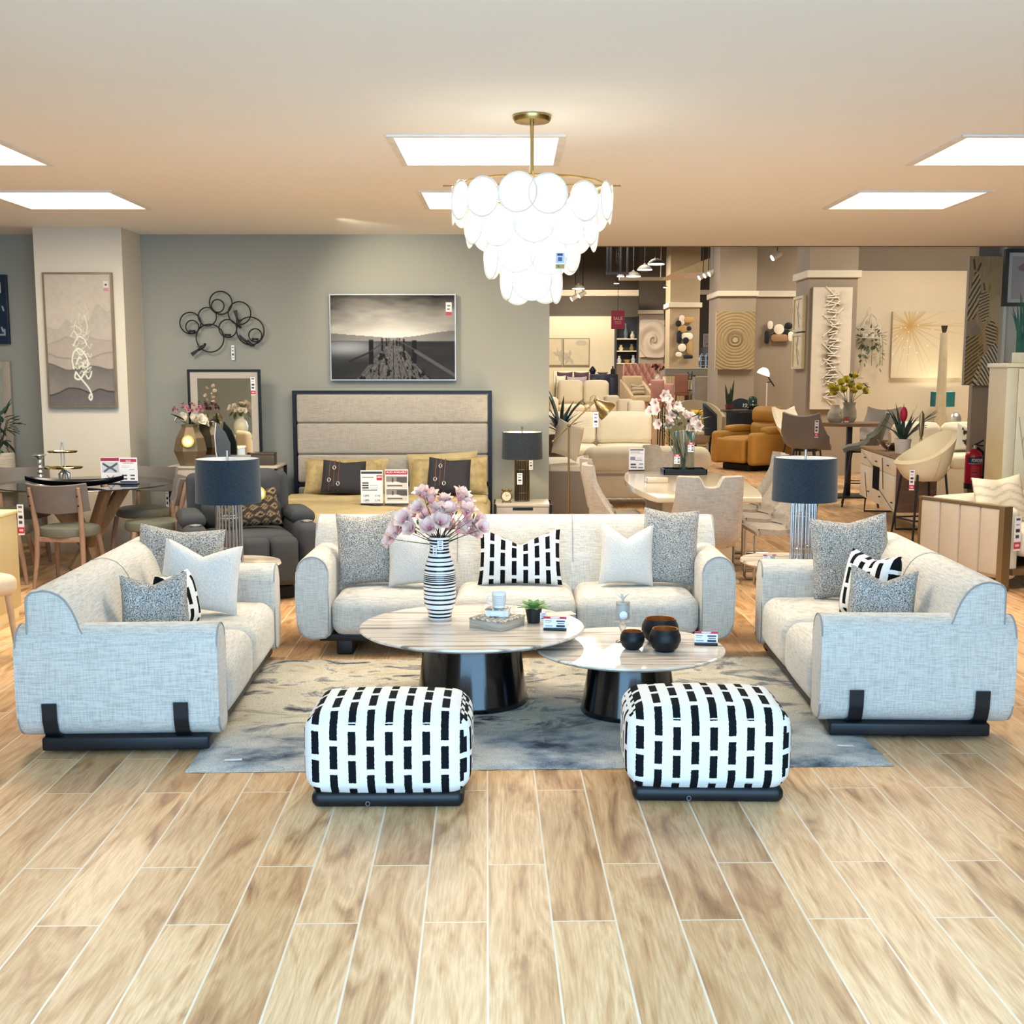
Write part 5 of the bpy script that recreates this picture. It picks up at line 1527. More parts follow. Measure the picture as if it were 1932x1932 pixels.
def d4(c):
    w, h = c.w, c.h
    c.rect(1, h * .03, w - 1, h * .15, '#b23248')
    for y in (.2, .58):
        c.rect(2, h * y, w - 2, h * (y + .35), '#d6cfc6'); c.rect(2, h * y, w - 2, h * (y + .16), '#8d8884'); c.rect(w * .5, h * (y + .03), w * .95, h * (y + .2), '#575452'); c.ell(w * .42, h * (y + .24), w * .33, h * .08, '#e9e4dc'); c.rect(w * .1, h * (y + .25), w * .75, h * (y + .3), '#6b6763'); c.rect(w * .3, h * (y + .05), w * .36, h * (y + .18), '#4d4a48')
Ys = 10.75
c = P(702, 961, Ys)
t_, o_ = easel_sign('sale board with a price list, standing on the gold duvet', (c.x, Ys, .53), 0, .195, .3, d3, group='sale boards on the bed')
text('2,895', .024, M_INK, o_, (-.05, -.002, .075)); text('1,895', .024, M_INK, o_, (-.05, -.002, .035)); text('3,145', .022, M_INK, o_, (.05, -.002, .075)); text('2,145', .022, M_INK, o_, (.05, -.002, .035)); text('SALE', .016, M_WINK, o_, (.07, -.002, .247))
c = P(747, 961, Ys)
t_, o_ = easel_sign('sale board headed also available with two bed photographs, on the gold duvet', (c.x + .01, Ys - .01, .53), 0, .205, .31, d4, group='sale boards on the bed')
text('ALSO AVAILABLE', .0235, M_WINK, o_, (0, -.002, .285))

# nightstand, lamp, clock
Yn = 11.35
nx0, nx1, nz = P(934, 950, Yn).x, P(1039, 950, Yn).x, P(980, 951, Yn).z
t = thing('nightstand', 'pale nightstand with black legs at the end of the grey wall', 'nightstand', ((nx0 + nx1) / 2, Yn, 0))
W = nx1 - nx0
b = B(); b.box((-W / 2 + .012, .01, .1), (W / 2 - .012, .45, nz - .025)); b.obj('body', M_TAUP, t, smooth=False)
b = B(); b.box((-W / 2, 0, nz - .025), (W / 2 - .01, .46, nz), .003); b.obj('top', mat('stone_top', '#cbc3b4'), t)
b = B(); b.box((-W / 2 + .02, -.006, nz - .2), (W / 2 - .02, .008, nz - .035), .003); o = b.obj('drawer', M_TAUP, t)
b = B(); b.box((-.095, -.009, nz - .058), (.095, -.004, nz - .034)); b.obj('finger_slot', M_BFR, o)
for sx in (-1, 1):
    b = B(); b.box((sx * W / 2 - .013, 0, 0), (sx * W / 2 + .013, .03, nz - .003)); b.box((sx * W / 2 - .013, .43, 0), (sx * W / 2 + .013, .46, nz - .003)); b.obj('leg', M_BFR, t, smooth=False)
c = P(985, 951, 11.58)
M_BRONZ = mat('dark_bronze', '#75664f', .3, .8, var=.1)
BL = rod_lamp('bronze reeded bedside lamp with charcoal drum shade, switched on', (c.x, 11.62, nz + .0005), .195, .255, .41, .068, 18, M_BRONZ, fabric('charcoal_shade', '#3a4146', '#272c31', (40, 40, 200)), group='bedside lamps')
B().cyl((0, 0, .012), (0, 0, .39), .058, n=24).obj('core', mat('dark_core', '#3a3229', .6), BL)
B().ball((0, 0, .5), (.03, .03, .045), 12).obj('bulb', mat('bulb_glow', '#fff2d8', .5, emit=12), BL)
pl = bpy.data.lights.new('bedside_glow', 'POINT'); pl.energy = 7; pl.color = lin('#ffe3a8'); pl.shadow_soft_size = .04
po = bpy.data.objects.new('bedside_glow', pl); COL.objects.link(po); po.location = (c.x, 11.62, nz + .58)
hangtag(BL, (-.03, -.077, .22), .05, .11, 2); hangtag(BL, (.075, -.09, .36), .04, .11, 2, .4)
c = P(956, 951, 11.5)
t = thing('alarm_clock', 'small brass twin-bell alarm clock on the nightstand', 'clock', (c.x, 11.47, nz + .0005), -.1)
b = B(); b.lathe([(0, -.02), (.05, -.02), (.054, -.005), (.054, .015), (.048, .02), (0, .02)], 32); b.xf(T(0, 0, .062, pi / 2)); b.obj('case', mat('old_brass', '#7d6a4a', .35, .8), t)
b = B(); b.lathe([(0, 0), (.043, 0), (.043, .002), (0, .003)], 32); b.xf(T(0, -.0205, .062, pi / 2)); o = b.obj('dial', mat('ivory_dial', '#e7dcc2', .5), t)
b = B(); b.cyl((0, -.0245, .062), (.022, -.0245, .075), .002, n=6); b.cyl((0, -.0245, .062), (-.006, -.0245, .09), .0015, n=6); b.obj('hand', M_BLACK, o)
for sx in (-1, 1):
    b = B(); b.ball((sx * .03, 0, .118), (.02, .018, .014), 12); b.obj('bell', mat('old_brass', '#7d6a4a'), t)
    b = B(); b.cyl((sx * .03, 0, .02), (sx * .042, 0, 0), .006, n=8); b.obj('foot', mat('old_brass', '#7d6a4a'), t)
# ================================================================ white dining set beyond the three-seat sofa
M_GCH = fabric('grey_beige_cloth', '#b3aa9d', '#a0978b', (10, 10, 60))
M_CREAM2 = mat('cream_upholstery', '#e8dcc2', .85, var=.04, vs=5, spec=.2)
M_CREAM3 = mat('ivory_upholstery', '#efe6d0', .85, var=.04, vs=5, spec=.2)
M_WLAC = mat('ivory_lacquer', '#c9bea8', .14, var=.02, spec=.6)
def shell_chair(label, loc, rz):
    t = thing('dining_chair', label, 'chair', loc, rz, 'grey chairs around the white table')
    prof = [(-.235, .455), (-.2, .475), (-.05, .462), (.08, .455), (.155, .475), (.195, .54), (.215, .64), (.24, .78), (.27, .96)]
    def f(u, v):
        q = v * (len(prof) - 1); i = min(int(q), len(prof) - 2); q -= i
        y = prof[i][0] * (1 - q) + prof[i + 1][0] * q; z = prof[i][1] * (1 - q) + prof[i + 1][1] * q
        x = (u - .5) * 2
        hw = .235 - .02 * max(0, (v - .6) / .4)
        if v > .8: z -= .075 * ((v - .8) / .2) * math.exp(-(x / .29) ** 6)
        curl = abs(x) ** 4
        mid = max(0, 1 - abs(v - .58) / .32)
        y -= curl * (.05 + .1 * mid) * (1 if v > .4 else 0); z += curl * .04 * mid
        return x * hw, y, z
    b = B(); b.sheet(f, 20, 32, thick=.045); b.obj('shell', M_GCH, t, ang=60)
    b = B()
    for sx in (-1, 1):
        b.tube([(sx * .17, .1, .43), (sx * .17, -.2, .43), (sx * .17, -.215, .41), (sx * .17, -.215, .03), (sx * .17, -.2, .012), (sx * .17, .2, .012)], .011, 8)
    b.tube([(-.17, .2, .012), (.17, .2, .012)], .011, 8); b.tube([(-.17, -.12, .43), (.17, -.12, .43)], .011, 8)
    b.obj('cantilever_frame', M_CHROME, t)
    return t
shell_chair('grey chair at the near end of the white table, its back to us', (1.40, 8.92, 0), radians(183))
dc = shell_chair('grey chair on the floor-lamp side of the white table, nearer one', (.88, 9.85, 0), radians(88))
shell_chair('grey chair on the floor-lamp side of the white table, farther one', (.90, 10.62, 0), radians(90))
shell_chair('grey chair beside the white table, half behind the rod lamp shade', (2.13, 9.72, 0), radians(-88))
shell_chair('grey chair beside the white table, second from the rod lamp shade', (2.17, 10.45, 0), radians(-88))
shell_chair('grey chair beside the white table, farthest from the rod lamp shade', (2.20, 11.15, 0), radians(-92))
shell_chair('grey chair at the far end of the white table, behind the lily vase', (1.56, 12.12, 0), radians(-2))
TX, TY, TZ = 1.50, 10.42, .75
t = thing('dining_table', 'glossy ivory boat-shaped dining table ringed by grey chairs', 'dining table', (TX, TY, 0))
pl_ = []
for k in range(13): y = -1.2 + 2.4 * k / 12; pl_.append((.40 + .11 * (1 - (y / 1.2) ** 2), y))
for k in range(13): y = 1.2 - 2.4 * k / 12; pl_.append((-.40 - .11 * (1 - (y / 1.2) ** 2), y))
b = B(); b.prism(pl_, TZ - .045, TZ, 'z', .012, 3); b.obj('tabletop', M_WLAC, t)
for sy in (-1, 1):
    b = B(); b.prism([(-.28, sy * .62 - .05), (.28, sy * .62 - .05), (.28, sy * .62 + .05), (-.28, sy * .62 + .05)], .03, TZ - .045, bev=.01); b.obj('leg', M_WLAC, t)
b = B(); b.box((-.33, -.75, 0), (.33, .75, .03), .008); b.obj('base', M_WLAC, t)
def ontable(u, v): 
    c = G(u, v, TZ); return (c.x, c.y, TZ + .0005)
x_, y_, z_ = ontable(1288, 893)
t = thing('tray', 'black rectangular tray under the tall glass lily vase', 'tray', (x_, y_ - .05, z_))
b = B(); b.box((-.2, -.14, 0), (.2, .14, .012), .003)
for q in (((-.2, -.14, .01), (-.19, .14, .05)), ((.19, -.14, .01), (.2, .14, .05)), ((-.2, -.14, .01), (.2, -.13, .05)), ((-.2, .13, .01), (.2, .14, .05))): b.box(*q)
b.obj('body', M_BLACK, t)
t = thing('vase', 'tall clear glass cylinder vase on the white dining table', 'vase', (x_ + .0, y_ - .04, z_ + .0125))
prof = [(0, 0), (.1, 0), (.1, .38), (.094, .38), (.094, .015), (0, .015)]
b = B(); b.lathe(interp(prof, .03), 40); b.obj('body', glass('vase_glass', '#f7fbfa'), t)
for dx, dz_, kk in ((-.075, .13, 1), (.05, .24, 1)):
    hangtag(t, (dx, -.108, dz_), .055, .085, 0)
LB = thing('lily_bouquet', 'pink and white lilies with dark leaves in the tall glass vase', 'flowers', (x_, y_ - .04, z_ + .03))
M_LILY = petal_mat('lily_petal', '#d8a0a6', '#f3e9e2', .07)
f0 = None
for i, (u, v) in enumerate(((1238, 760), (1262, 750), (1243, 775), (1230, 778), (1256, 770), (1250, 745), (1275, 765), (1290, 785), (1302, 790), (1315, 795), (1322, 802), (1258, 795), (1265, 805), (1280, 778), (1308, 808), (1268, 785), (1246, 800))):
    w_ = P(u, v, LB.location.y + rnd.uniform(-.1, .1)) - LB.location
    limb(LB, (rnd.uniform(-.04, .04), rnd.uniform(-.04, .04), 0), w_, .004, mat('green_stem', '#56704c', .6), .06, 'stem')
    if f0 is None: f0 = petals(B(), 6, .075, .05, 1.05, .3).obj('blossom', M_LILY); o = f0
    else: o = f0.copy(); COL.objects.link(o)
    o.parent = LB; o.location = w_; s_ = rnd.uniform(.85, 1.2); o.scale = (s_, s_, s_)
    o.rotation_euler = Vector((rnd.uniform(-.8, .8), rnd.uniform(-1, -.2), rnd.uniform(-.2, .8))).to_track_quat('Z', 'Y').to_euler()
leafy(LB, 26, (.16, .12, .12), (.0, 0, .42), mat('dark_green_leaf', '#2f5347', .4, var=.25), .13, .05, 9)
x_, y_, z_ = ontable(1201, 888)
def d5(c):
    w, h = c.w, c.h
    c.rect(3, h * .05, w - 3, h * .1, '#2e3640'); c.rect(w * .1, h * .16, w * .7, h * .19, '#9aa0a8'); c.rect(w * .1, h * .24, w * .9, h * .26, '#b5bac0'); c.rect(w * .08, h * .4, w * .42, h * .55, '#8b91ae'); c.rect(w * .5, h * .45, w * .8, h * .48, '#b5bac0'); c.rect(w * .4, h * .54, w * .85, h * .57, '#5c6478'); c.rect(w * .12, h * .72, w * .45, h * .79, '#3b4250'); c.rect(w * .65, h * .72, w * .92, h * .76, '#6c7480'); c.rect(w * .12, h * .86, w * .5, h * .92, '#5a6270'); c.rect(w * .6, h * .87, w * .9, h * .92, '#6c7480')
easel_sign('sale board with a price list on the far end of the white dining table', (x_, y_, z_), 0, .15, .215, d5)
x_, y_, z_ = ontable(1252, 912)
t = thing('napkin_box', 'pale ivory box on the white dining table beside the black tray', 'box', (x_ - .05, y_ + .1, z_), .1)
b = B(); b.box((-.09, -.06, 0), (.09, .06, .045), .006); b.obj('body', M_WLAC, t)

# brass reading lamp
Yl = 10.55
bx = P(1073, 900, Yl).x
t = thing('floor_lamp', 'brass pharmacy floor lamp with a cone shade beside the end of the grey wall', 'floor lamp', (bx, Yl, 0))
M_BRASS = mat('aged_brass', '#9a8258', .28, .9, var=.06)
pz = P(1073, 803, Yl).z
b = B(); b.lathe([(0, 0), (.14, 0), (.14, .012), (.03, .025), (0, .026)], 32); b.obj('base', M_BRASS, t)
b = B(); b.cyl((0, 0, .02), (0, 0, pz), .0095, n=10); b.obj('pole', M_BRASS, t)
e0, e1 = P(1043, 833, Yl) - Vector((bx, Yl, 0)), P(1124, 756, Yl - .02) - Vector((bx, Yl, 0))
b = B(); b.cyl(e0, e1, .0065, n=8); b.ball(e0, .012, 8); b.obj('arm', M_BRASS, t)
b = B(); b.ball((0, 0, pz), .018, 10); b.ball(e1, .018, 10); b.obj('joint', mat('dark_bronze', '#75664f'), t)
b = B(); b.lathe([(.012, .0), (.02, .012), (.03, .02), (.085, .12), (.088, .15), (.084, .15), (.08, .12), (.026, .022), (.012, .012)], 28)
b.obj('shade', M_BRASS, t, loc=e1, rot=(.25, 2.35, .35))
hangtag(t, (e1.x - .0, -.05, e1.z - .16), .045, .13, 2)

# ---------------------------------------------------------------- sofas behind
def plain_sofa(label, loc, rz, W, D, H, m, n=2, seat=.44, arm=.6, aw=.18, arms=(1, 1), leg=.08, name='sofa', back_t=.2, group=None, roll=False, bm_=None):
    t = thing(name, label, 'sofa' if 'chair' not in name else 'chair', loc, rz, group)
    b = B(); b.box((-W / 2 + .01, .04, leg), (W / 2 - .01, D, seat - .14), .02); b.obj('base', m, t)
    for k, sx in enumerate((-1, 1)):
        if arms[k]:
            b = B(); b.soft((sx * (W / 2 - aw / 2), D / 2, (leg + arm) / 2), (aw, D, arm - leg), min(.07, aw * .45), (.01, .0, .015), 6); b.obj('arm', m, t)
    x0 = -W / 2 + (aw if arms[0] else 0); x1 = W / 2 - (aw if arms[1] else 0)
    w = (x1 - x0) / n
    b = B(); b.soft(((x0 + x1) / 2, D - back_t / 2, (leg + H - .08) / 2), (x1 - x0, back_t, H - .08 - leg), .08 if roll else .05, (0, .02, .02), 6); b.obj('back_frame', m, t)
    for k in range(n):
        c = x0 + w * (k + .5)
        b = B(); b.soft((c, (D - back_t) / 2, seat - .07), (w - .006, D - back_t, .16), .055, (0, .01, .03), 6); b.obj('seat_cushion', bm_ or m, t)
        b = B(); b.soft((c, D - back_t - .06, (seat + H) / 2 + .02), (w - .01, .2, H - seat), .085, (0, .04, .02), 6, M=T(0, 0, 0)); b.obj('back_cushion', bm_ or m, t)
    for sx in (-1, 1):
        for y in (.1, D - .08):
            b = B(); b.cyl((sx * (W / 2 - .08), y, 0), (sx * (W / 2 - .08), y, leg + .01), .018, .024, 10); b.obj('leg', M_BLACK, t)
    return t
Y = 19.2
xa, xb = P(1020, 800, Y).x, P(1232, 800, Y).x
plain_sofa('cream sofa with two tall back cushions beyond the brass floor lamp', ((xa + xb) / 2, Y - .9, 0), 0, xb - xa, 1.3, P(1100, 781, Y).z, M_CREAM3, 2, .55, .5, .15, (0, 0))
Y = 15.4
xa, xb = P(1100, 850, Y).x, P(1345, 850, Y).x
zt = P(1200, 844, Y).z
t = thing('sofa', 'cream sofa turned away from us with a thick rolled back behind the white dining table', 'sofa', ((xa + xb) / 2, Y, 0))
W = xb - xa
b = B(); b.soft((0, .14, zt - .17), (W, .3, .34), .15, (0, 0, .01), 8); b.obj('back_roll', M_CREAM2, t)
b = B(); b.box((-W / 2 + .03, .02, .1), (W / 2 - .03, 1.0, zt - .30), .03); b.obj('base', M_CREAM2, t)
for k in (-1, 1): b = B(); b.soft((k * W / 4, .66, zt - .26), (W / 2 - .01, .72, .16), .06, (0, 0, .02)); b.obj('seat_cushion', M_CREAM3, t)
b = B(); b.box((-W / 2 + .02, .0, zt - .36), (W / 2 - .02, .03, zt - .33)); b.obj('welt', mat('seam_grey', '#a79d8e', .8), t)
for sx in (-1, 1):
    for y in (.08, .9): b = B(); b.cyl((sx * (W / 2 - .1), y, 0), (sx * (W / 2 - .1), y, .11), .02, n=10); b.obj('leg', M_CHROME, t)
Y = 13.6
xa, xb = P(1034, 900, Y).x, P(1112, 900, Y).x
t = thing('chaise', 'taupe-backed cream chaise, its taupe a painted-in shade, whose end shows behind the brass lamp pole', 'sofa', ((xa + xb) / 2, Y, 0))
W = xb - xa; zt = P(1080, 883, Y).z
b = B(); b.box((-W / 2, 0, 0), (W / 2, 1.5, zt - .04), .015); b.obj('base', mat('shaded_cream_cloth', '#998e80', .9, var=.03), t)  # cream sofa end in shade, the shade put into this darker colour
b = B(); b.soft((0, .75, zt - .02), (W - .01, 1.48, .08), .035, (0, 0, .01)); b.obj('seat_cushion', M_CREAM3, t)
c = P(1062, 878, Y + .1)
cc = B(); cc.pillow(.36, .42, .2, 0, 14); tag(cc.obj('bolster_cushion', M_CREAM2, None, loc=(c.x + .02, Y + .35, zt + .03), rot=(-.15, .35, .5)), 'ivory cushion leaning on the chaise behind the brass floor lamp', 'cushion')
# dark fern beside the wall end
FZ = .34
t = thing('potted_fern', 'dark feathery fern peeping out from behind the end of the grey wall', 'plant', (P(1058, 780, 17.6).x, 17.6, 0))
b = B(); b.lathe([(0, 0), (.16, 0), (.2, .45 + FZ), (.18, .45 + FZ), (.17, .42 + FZ), (0, .4 + FZ)], 28); b.obj('planter', mat('grey_planter', '#6a6964', .7), t)
M_FERN = mat('fern_green', '#1f3a3c', .5, var=.35, vs=12)
b = B(); r = random.Random(2)
for k in range(46):
    a = r.uniform(0, 2 * pi); L = r.uniform(.35, .62); el = r.uniform(.5, 1.35)
    def f(u, v, a=a, L=L, el=el):
        rr = L * u * cos(el) + .2 * u * u * .8; z = .45 + FZ + L * u * sin(el) * 1.3 - .35 * u * u * cos(el)
        w_ = .05 * sin(pi * min(1, .1 + u * .9)) * (v - .5)
        return rr * cos(a) - w_ * sin(a), rr * sin(a) + w_ * cos(a), z
    b.sheet(f, 7, 2)
o = b.obj('fronds', M_FERN, t); o['kind'] = 'stuff'
t = thing('side_table', 'small grey cube table beyond the cream sofa', 'side table', (P(1115, 775, 22.4).x, 22.4, 0))
b = B(); b.box((-.14, -.14, 0), (.14, .14, .93), .01); b.obj('body', mat('grey_green_lacquer', '#8e8f84', .5), t)
t = thing('table_lamp', 'small cream gooseneck lamp on the grey cube table', 'lamp', (P(1113, 760, 22.4).x, 22.4, .9305))
b = B(); b.lathe([(0, 0), (.07, 0), (.06, .02), (.012, .04), (0, .04)], 20); b.tube([(0, 0, .03), (0, 0, .2), (.02, 0, .3), (.08, 0, .34), (.12, 0, .3)], .012, 8); b.obj('stem', M_CREAM2, t)
b = B(); b.lathe([(.02, 0), (.07, -.08), (.065, -.08), (.015, -.005)], 20); b.obj('shade', M_CREAM2, t, loc=(.12, 0, .31))
Y = 27.5
xa, xb = P(1034, 730, Y).x, P(1148, 730, Y).x
plain_sofa('long cream sofa in the distance before the leaf pictures', ((xa + xb) / 2, Y - 1, 0), 0, xb - xa, 1.1, P(1100, 720, Y).z, M_CREAM2, 2, .95, 1.12, .2, (1, 0), .1)
for (u0, u1, vt, Y, m, lab, rz) in ((1148, 1178, 746, 21.5, M_CREAM2, 'beige high-back lounge chair beyond the cream sofa', .5), (1174, 1198, 753, 20.9, M_CREAM2, 'beige armchair beside the high-back lounge chair', .3), (1195, 1216, 756, 20.3, M_CREAM3, 'ivory cube chair beside the beige armchair', .2)):
    xa, xb = P(u0, 760, Y).x, P(u1, 760, Y).x
    t = thing('lounge_chair', lab, 'chair', ((xa + xb) / 2, Y, 0), rz); W = max(.3, (xb - xa)); zt = P(1170, vt, Y).z
    b = B(); b.soft((0, .16, zt / 2 + .12), (W, .14, zt - .24), .06, (0, .03, 0), 6); b.obj('backrest', m, t)
    b = B(); b.soft((0, -.1, .42), (W, .5, .2), .06, (0, 0, .02), 4); b.obj('seat', m, t)
    for sx in (-1, 1):
        for y in (-.28, .16): b = B(); b.cyl((sx * W * .38, y, 0), (sx * W * .38, y, .33), .016, n=8); b.obj('leg', M_BLACK, t)

# ---------------------------------------------------------------- far bedroom display
Y = 35.2
xa, xb = P(1046, 715, Y).x, P(1115, 715, Y).x
t = thing('bed', 'distant bed with plum pillows under the pair of leaf pictures', 'bed', ((xa + xb) / 2, Y + .9, 0)); W = xb - xa
b = B(); b.box((-W / 2, -2, .1), (W / 2, .0, .9), .05); b.obj('mattress', mat('oat_blanket', '#c7bda6', .9, var=.08), t)
b = B(); b.box((-W / 2, .0, 0), (W / 2, .12, P(1080, 700, Y).z), .03); b.obj('headboard', M_CREAM2, t)
b = B(); b.soft((0, -1.5, .98), (W * .8, .6, .14), .06); b.obj('throw', mat('plum_grey_throw', '#8c7c80', .9), t)
for k, (u0, u1, m, vb, vt) in enumerate(((1051, 1081, '#4a3340', 711, 700), (1083, 1112, '#4a3340', 711, 700), (1048, 1068, '#c9c2ae', 716, 707), (1070, 1108, '#9a8e92', 717, 709))):
    yy = Y + .55 - .25 * (k > 1)
    c0_, c1_ = P(u0, vb, yy), P(u1, vt, yy)
    b = B(); b.pillow(c1_.x - c0_.x, max(.15, c1_.z - .92), .16, 0, 10)
    tag(b.obj('bed_pillow', mat('pillow_%d' % k, m, .9), None, loc=((c0_.x + c1_.x) / 2, yy, .915), rot=(-.2, 0, 0)), ['plum pillow on the distant bed, next to the grey wall end', 'plum pillow on the distant bed, next to the dark dresser', 'oat pillow in front of the plum ones on the distant bed', 'mauve-grey pillow in front of the plum ones on the distant bed'][k], 'pillow')
for k, (u0, u1) in enumerate(((1030, 1061), (1062.5, 1112))):
    Yp = YD - .16
    a_, z_ = P(u0, 638, Yp), P(u1, 690, Yp)
    cv = Cv(60, 62, '#d6c9ae').mottle(20, .1, k)
    for j in range(5):
        a = .5 + j * .9 + k; x0, y0 = (46, 40) if k == 0 else (14, 44); L = 22
        x1, y1 = x0 - L * cos(a) * (1 if k == 0 else -1), y0 - L * sin(a) * .8
        nx_, ny_ = -(y1 - y0) * .28, (x1 - x0) * .28
        cv.poly([(x0, y0), ((x0 + x1) / 2 + nx_, (y0 + y1) / 2 + ny_), (x1, y1), ((x0 + x1) / 2 - nx_, (y0 + y1) / 2 - ny_)], '#b3a99a', .7); cv.line([(x0, y0), (x1, y1)], 1, '#8f877b', .7)
    if k: cv.ell(42, 10, 14, 6, '#aaa296', .6)
    t = thing('leaf_picture', ['leaf print partly hidden by the end of the grey wall, on the bright far wall', 'wider leaf print on the bright far wall'][k], 'picture', ((a_.x + z_.x) / 2, Yp, (a_.z + z_.z) / 2))
    w_, h_ = z_.x - a_.x, a_.z - z_.z
    b = B(); b.box((-w_ / 2, -.02, -h_ / 2), (w_ / 2, .03, h_ / 2)); b.obj('frame', mat('grey_wood_frame', '#8d8578', .6), t, smooth=False)
    paint('print', cv, w_ - .05, h_ - .05, t, (0, -.022, 0))
Y = 33.5
xa, xb = P(1114, 720, Y).x, P(1166, 720, Y).x
t = thing('dark_dresser', 'dark navy dresser in the distance beside the distant bed', 'dresser', ((xa + xb) / 2, Y, 0)); W = xb - xa; zt = P(1140, 706, Y).z
M_NAVY = mat('night_navy_lacquer', '#10192a', .35)
b = B(); b.box((-W / 2, 0, .1), (W / 2, .5, zt), .02); b.obj('body', M_NAVY, t)
for k in (-1, 0, 1): b = B(); b.box((k * W / 3 - W / 6 + .02, -.015, .4), (k * W / 3 + W / 6 - .02, .0, zt - .1), .01); b.obj('drawer', M_NAVY, t)
for sx in (-1, 1): b = B(); b.box((sx * W * .42 - .03, .05, 0), (sx * W * .42 + .03, .4, .1)); b.obj('leg', M_NAVY, t)
for k, (u, lab) in enumerate(((1118, 'small dark ornament on the distant navy dresser'), (1137, 'pale dish on the distant navy dresser'), (1156, 'dark bottle on the distant navy dresser'))):
    t = thing(('ornament', 'dish', 'bottle')[k], lab, ('ornament', 'dish', 'bottle')[k], (P(u, 705, Y + .2).x, Y + .2, zt + .0005))
    b = B()
    b.lathe([[(0, 0), (.06, 0), (.1, .1), (.03, .2), (0, .22)], [(0, 0), (.1, 0), (.16, .05), (.15, .05), (0, .02)], [(0, 0), (.06, 0), (.06, .12), (.02, .16), (.02, .22), (0, .22)]][k], 16); b.obj('body', [M_NAVY, M_CREAM3, M_BLACK][k], t)
# dark shelving with ornaments
Y = 34.6
xa, xb = P(1161, 650, Y).x, P(1204, 650, Y).x
z0, z1 = 0, P(1180, 597, Y).z
t = thing('shelf_unit', 'dark open shelf unit with white shelves behind the maroon sale sign', 'shelf', ((xa + xb) / 2, Y, 0)); W = xb - xa
b = B(); b.box((-W / 2, .35, 0), (W / 2, .38, z1)); b.box((-W / 2, 0, 0), (-W / 2 + .04, .35, z1)); b.box((W / 2 - .04, 0, 0), (W / 2, .35, z1)); b.obj('carcass', mat('slate_blue_board', '#31343d', .6), t, smooth=False)
shz = [P(1180, v, Y).z for v in (638.5, 661.5, 685)]
for z in shz: b = B(); b.box((-W / 2 + .04, -.02, z - .03), (W / 2 - .04, .35, z)); b.obj('shelf', M_CREAM2, t, smooth=False)
b = B(); b.box((-W / 2 + .04, 0, 0), (W / 2 - .04, .35, shz[2] - .05)); b.obj('cupboard', mat('mid_brown_wood', '#7b6654', .5), t, smooth=False)
names = [('vase', 'tall blue-grey vase on the top shelf of the dark unit', '#5a6a74', 'vase'), ('bottle', 'pale bottle on the top shelf of the dark unit', '#bdb9a8', 'bottle'), ('figurine', 'cream figurine on the middle shelf of the dark unit', '#d9cda8', 'figurine'), ('vase', 'small bronze vase on the middle shelf of the dark unit', '#8a7a55', 'vase'), ('vase', 'white slim vase on the bottom shelf of the dark unit', '#d9d9d2', 'vase'), ('bowl', 'amber bowl on the bottom shelf of the dark unit', '#b08a4a', 'bowl'), ('figurine', 'silver figurine on the bottom shelf of the dark unit', '#b9c2c6', 'figurine')]
for k, (nm, lab, colr, cat_) in enumerate(names):
    si = 0 if k < 2 else 1 if k < 4 else 2
    x = (xa + xb) / 2 + [-.02, .17, -.15, .15, -.2, .02, .2][k]
    hh = [.42, .2, .16, .18, .2, .1, .22][k]
    t = thing(nm, lab, cat_, (x, Y + .12, shz[si] + .0005))
    b = B(); b.lathe([(0, 0), (.05, 0), (.07, hh * .4), (.03, hh * .75), (.04, hh), (.03, hh), (0, hh * .9)] if nm != 'bowl' else [(0, 0), (.05, 0), (.1, hh), (.09, hh), (0, .02)], 16); b.obj('body', mat('shelf_item_%d' % k, colr, .4), t)
# swirl relief
Yp = 34.44
a_, z_ = P(1206.5, 603, Yp), P(1253, 675, Yp)
t = thing('wall_relief_art', 'white rose-like swirl relief with clipped corners on the narrow grey wall', 'wall art', ((a_.x + z_.x) / 2, Yp, (a_.z + z_.z) / 2))
w_, h_ = z_.x - a_.x, a_.z - z_.z
n_ = 90
cv = Cv(n_, 110, '#cdbfae'); X, Yv = (cv.X - n_ * .56) / n_, (cv.Y - 110 * .54) / n_
rr = np.hypot(X, Yv); th = np.arctan2(Yv, X)
sp_ = (np.sin(th * 1 + np.log(rr + .04) * 5.2))
paint('relief', cv.blend((sp_ * .5 + .5) * .35, '#e2d7c6'), w_ * .97, h_ * .97, t, (0, -.03, 0), relief=np.clip(.05 + .05 * sp_, 0, .1) * (rr < .62), rough=.7)
b = B(); k_ = .2
b.prism([(-w_ / 2, -h_ / 2 + k_), (-w_ / 2 + k_, -h_ / 2), (w_ / 2 - k_ * .4, -h_ / 2), (w_ / 2, -h_ / 2 + k_ * .4), (w_ / 2, h_ / 2 - k_), (w_ / 2 - k_, h_ / 2), (-w_ / 2 + k_ * .4, h_ / 2), (-w_ / 2, h_ / 2 - k_ * .4)], -.028, .05, 'y'); b.obj('panel', mat('relief_plaster', '#cdbfae', .7), t, smooth=False)
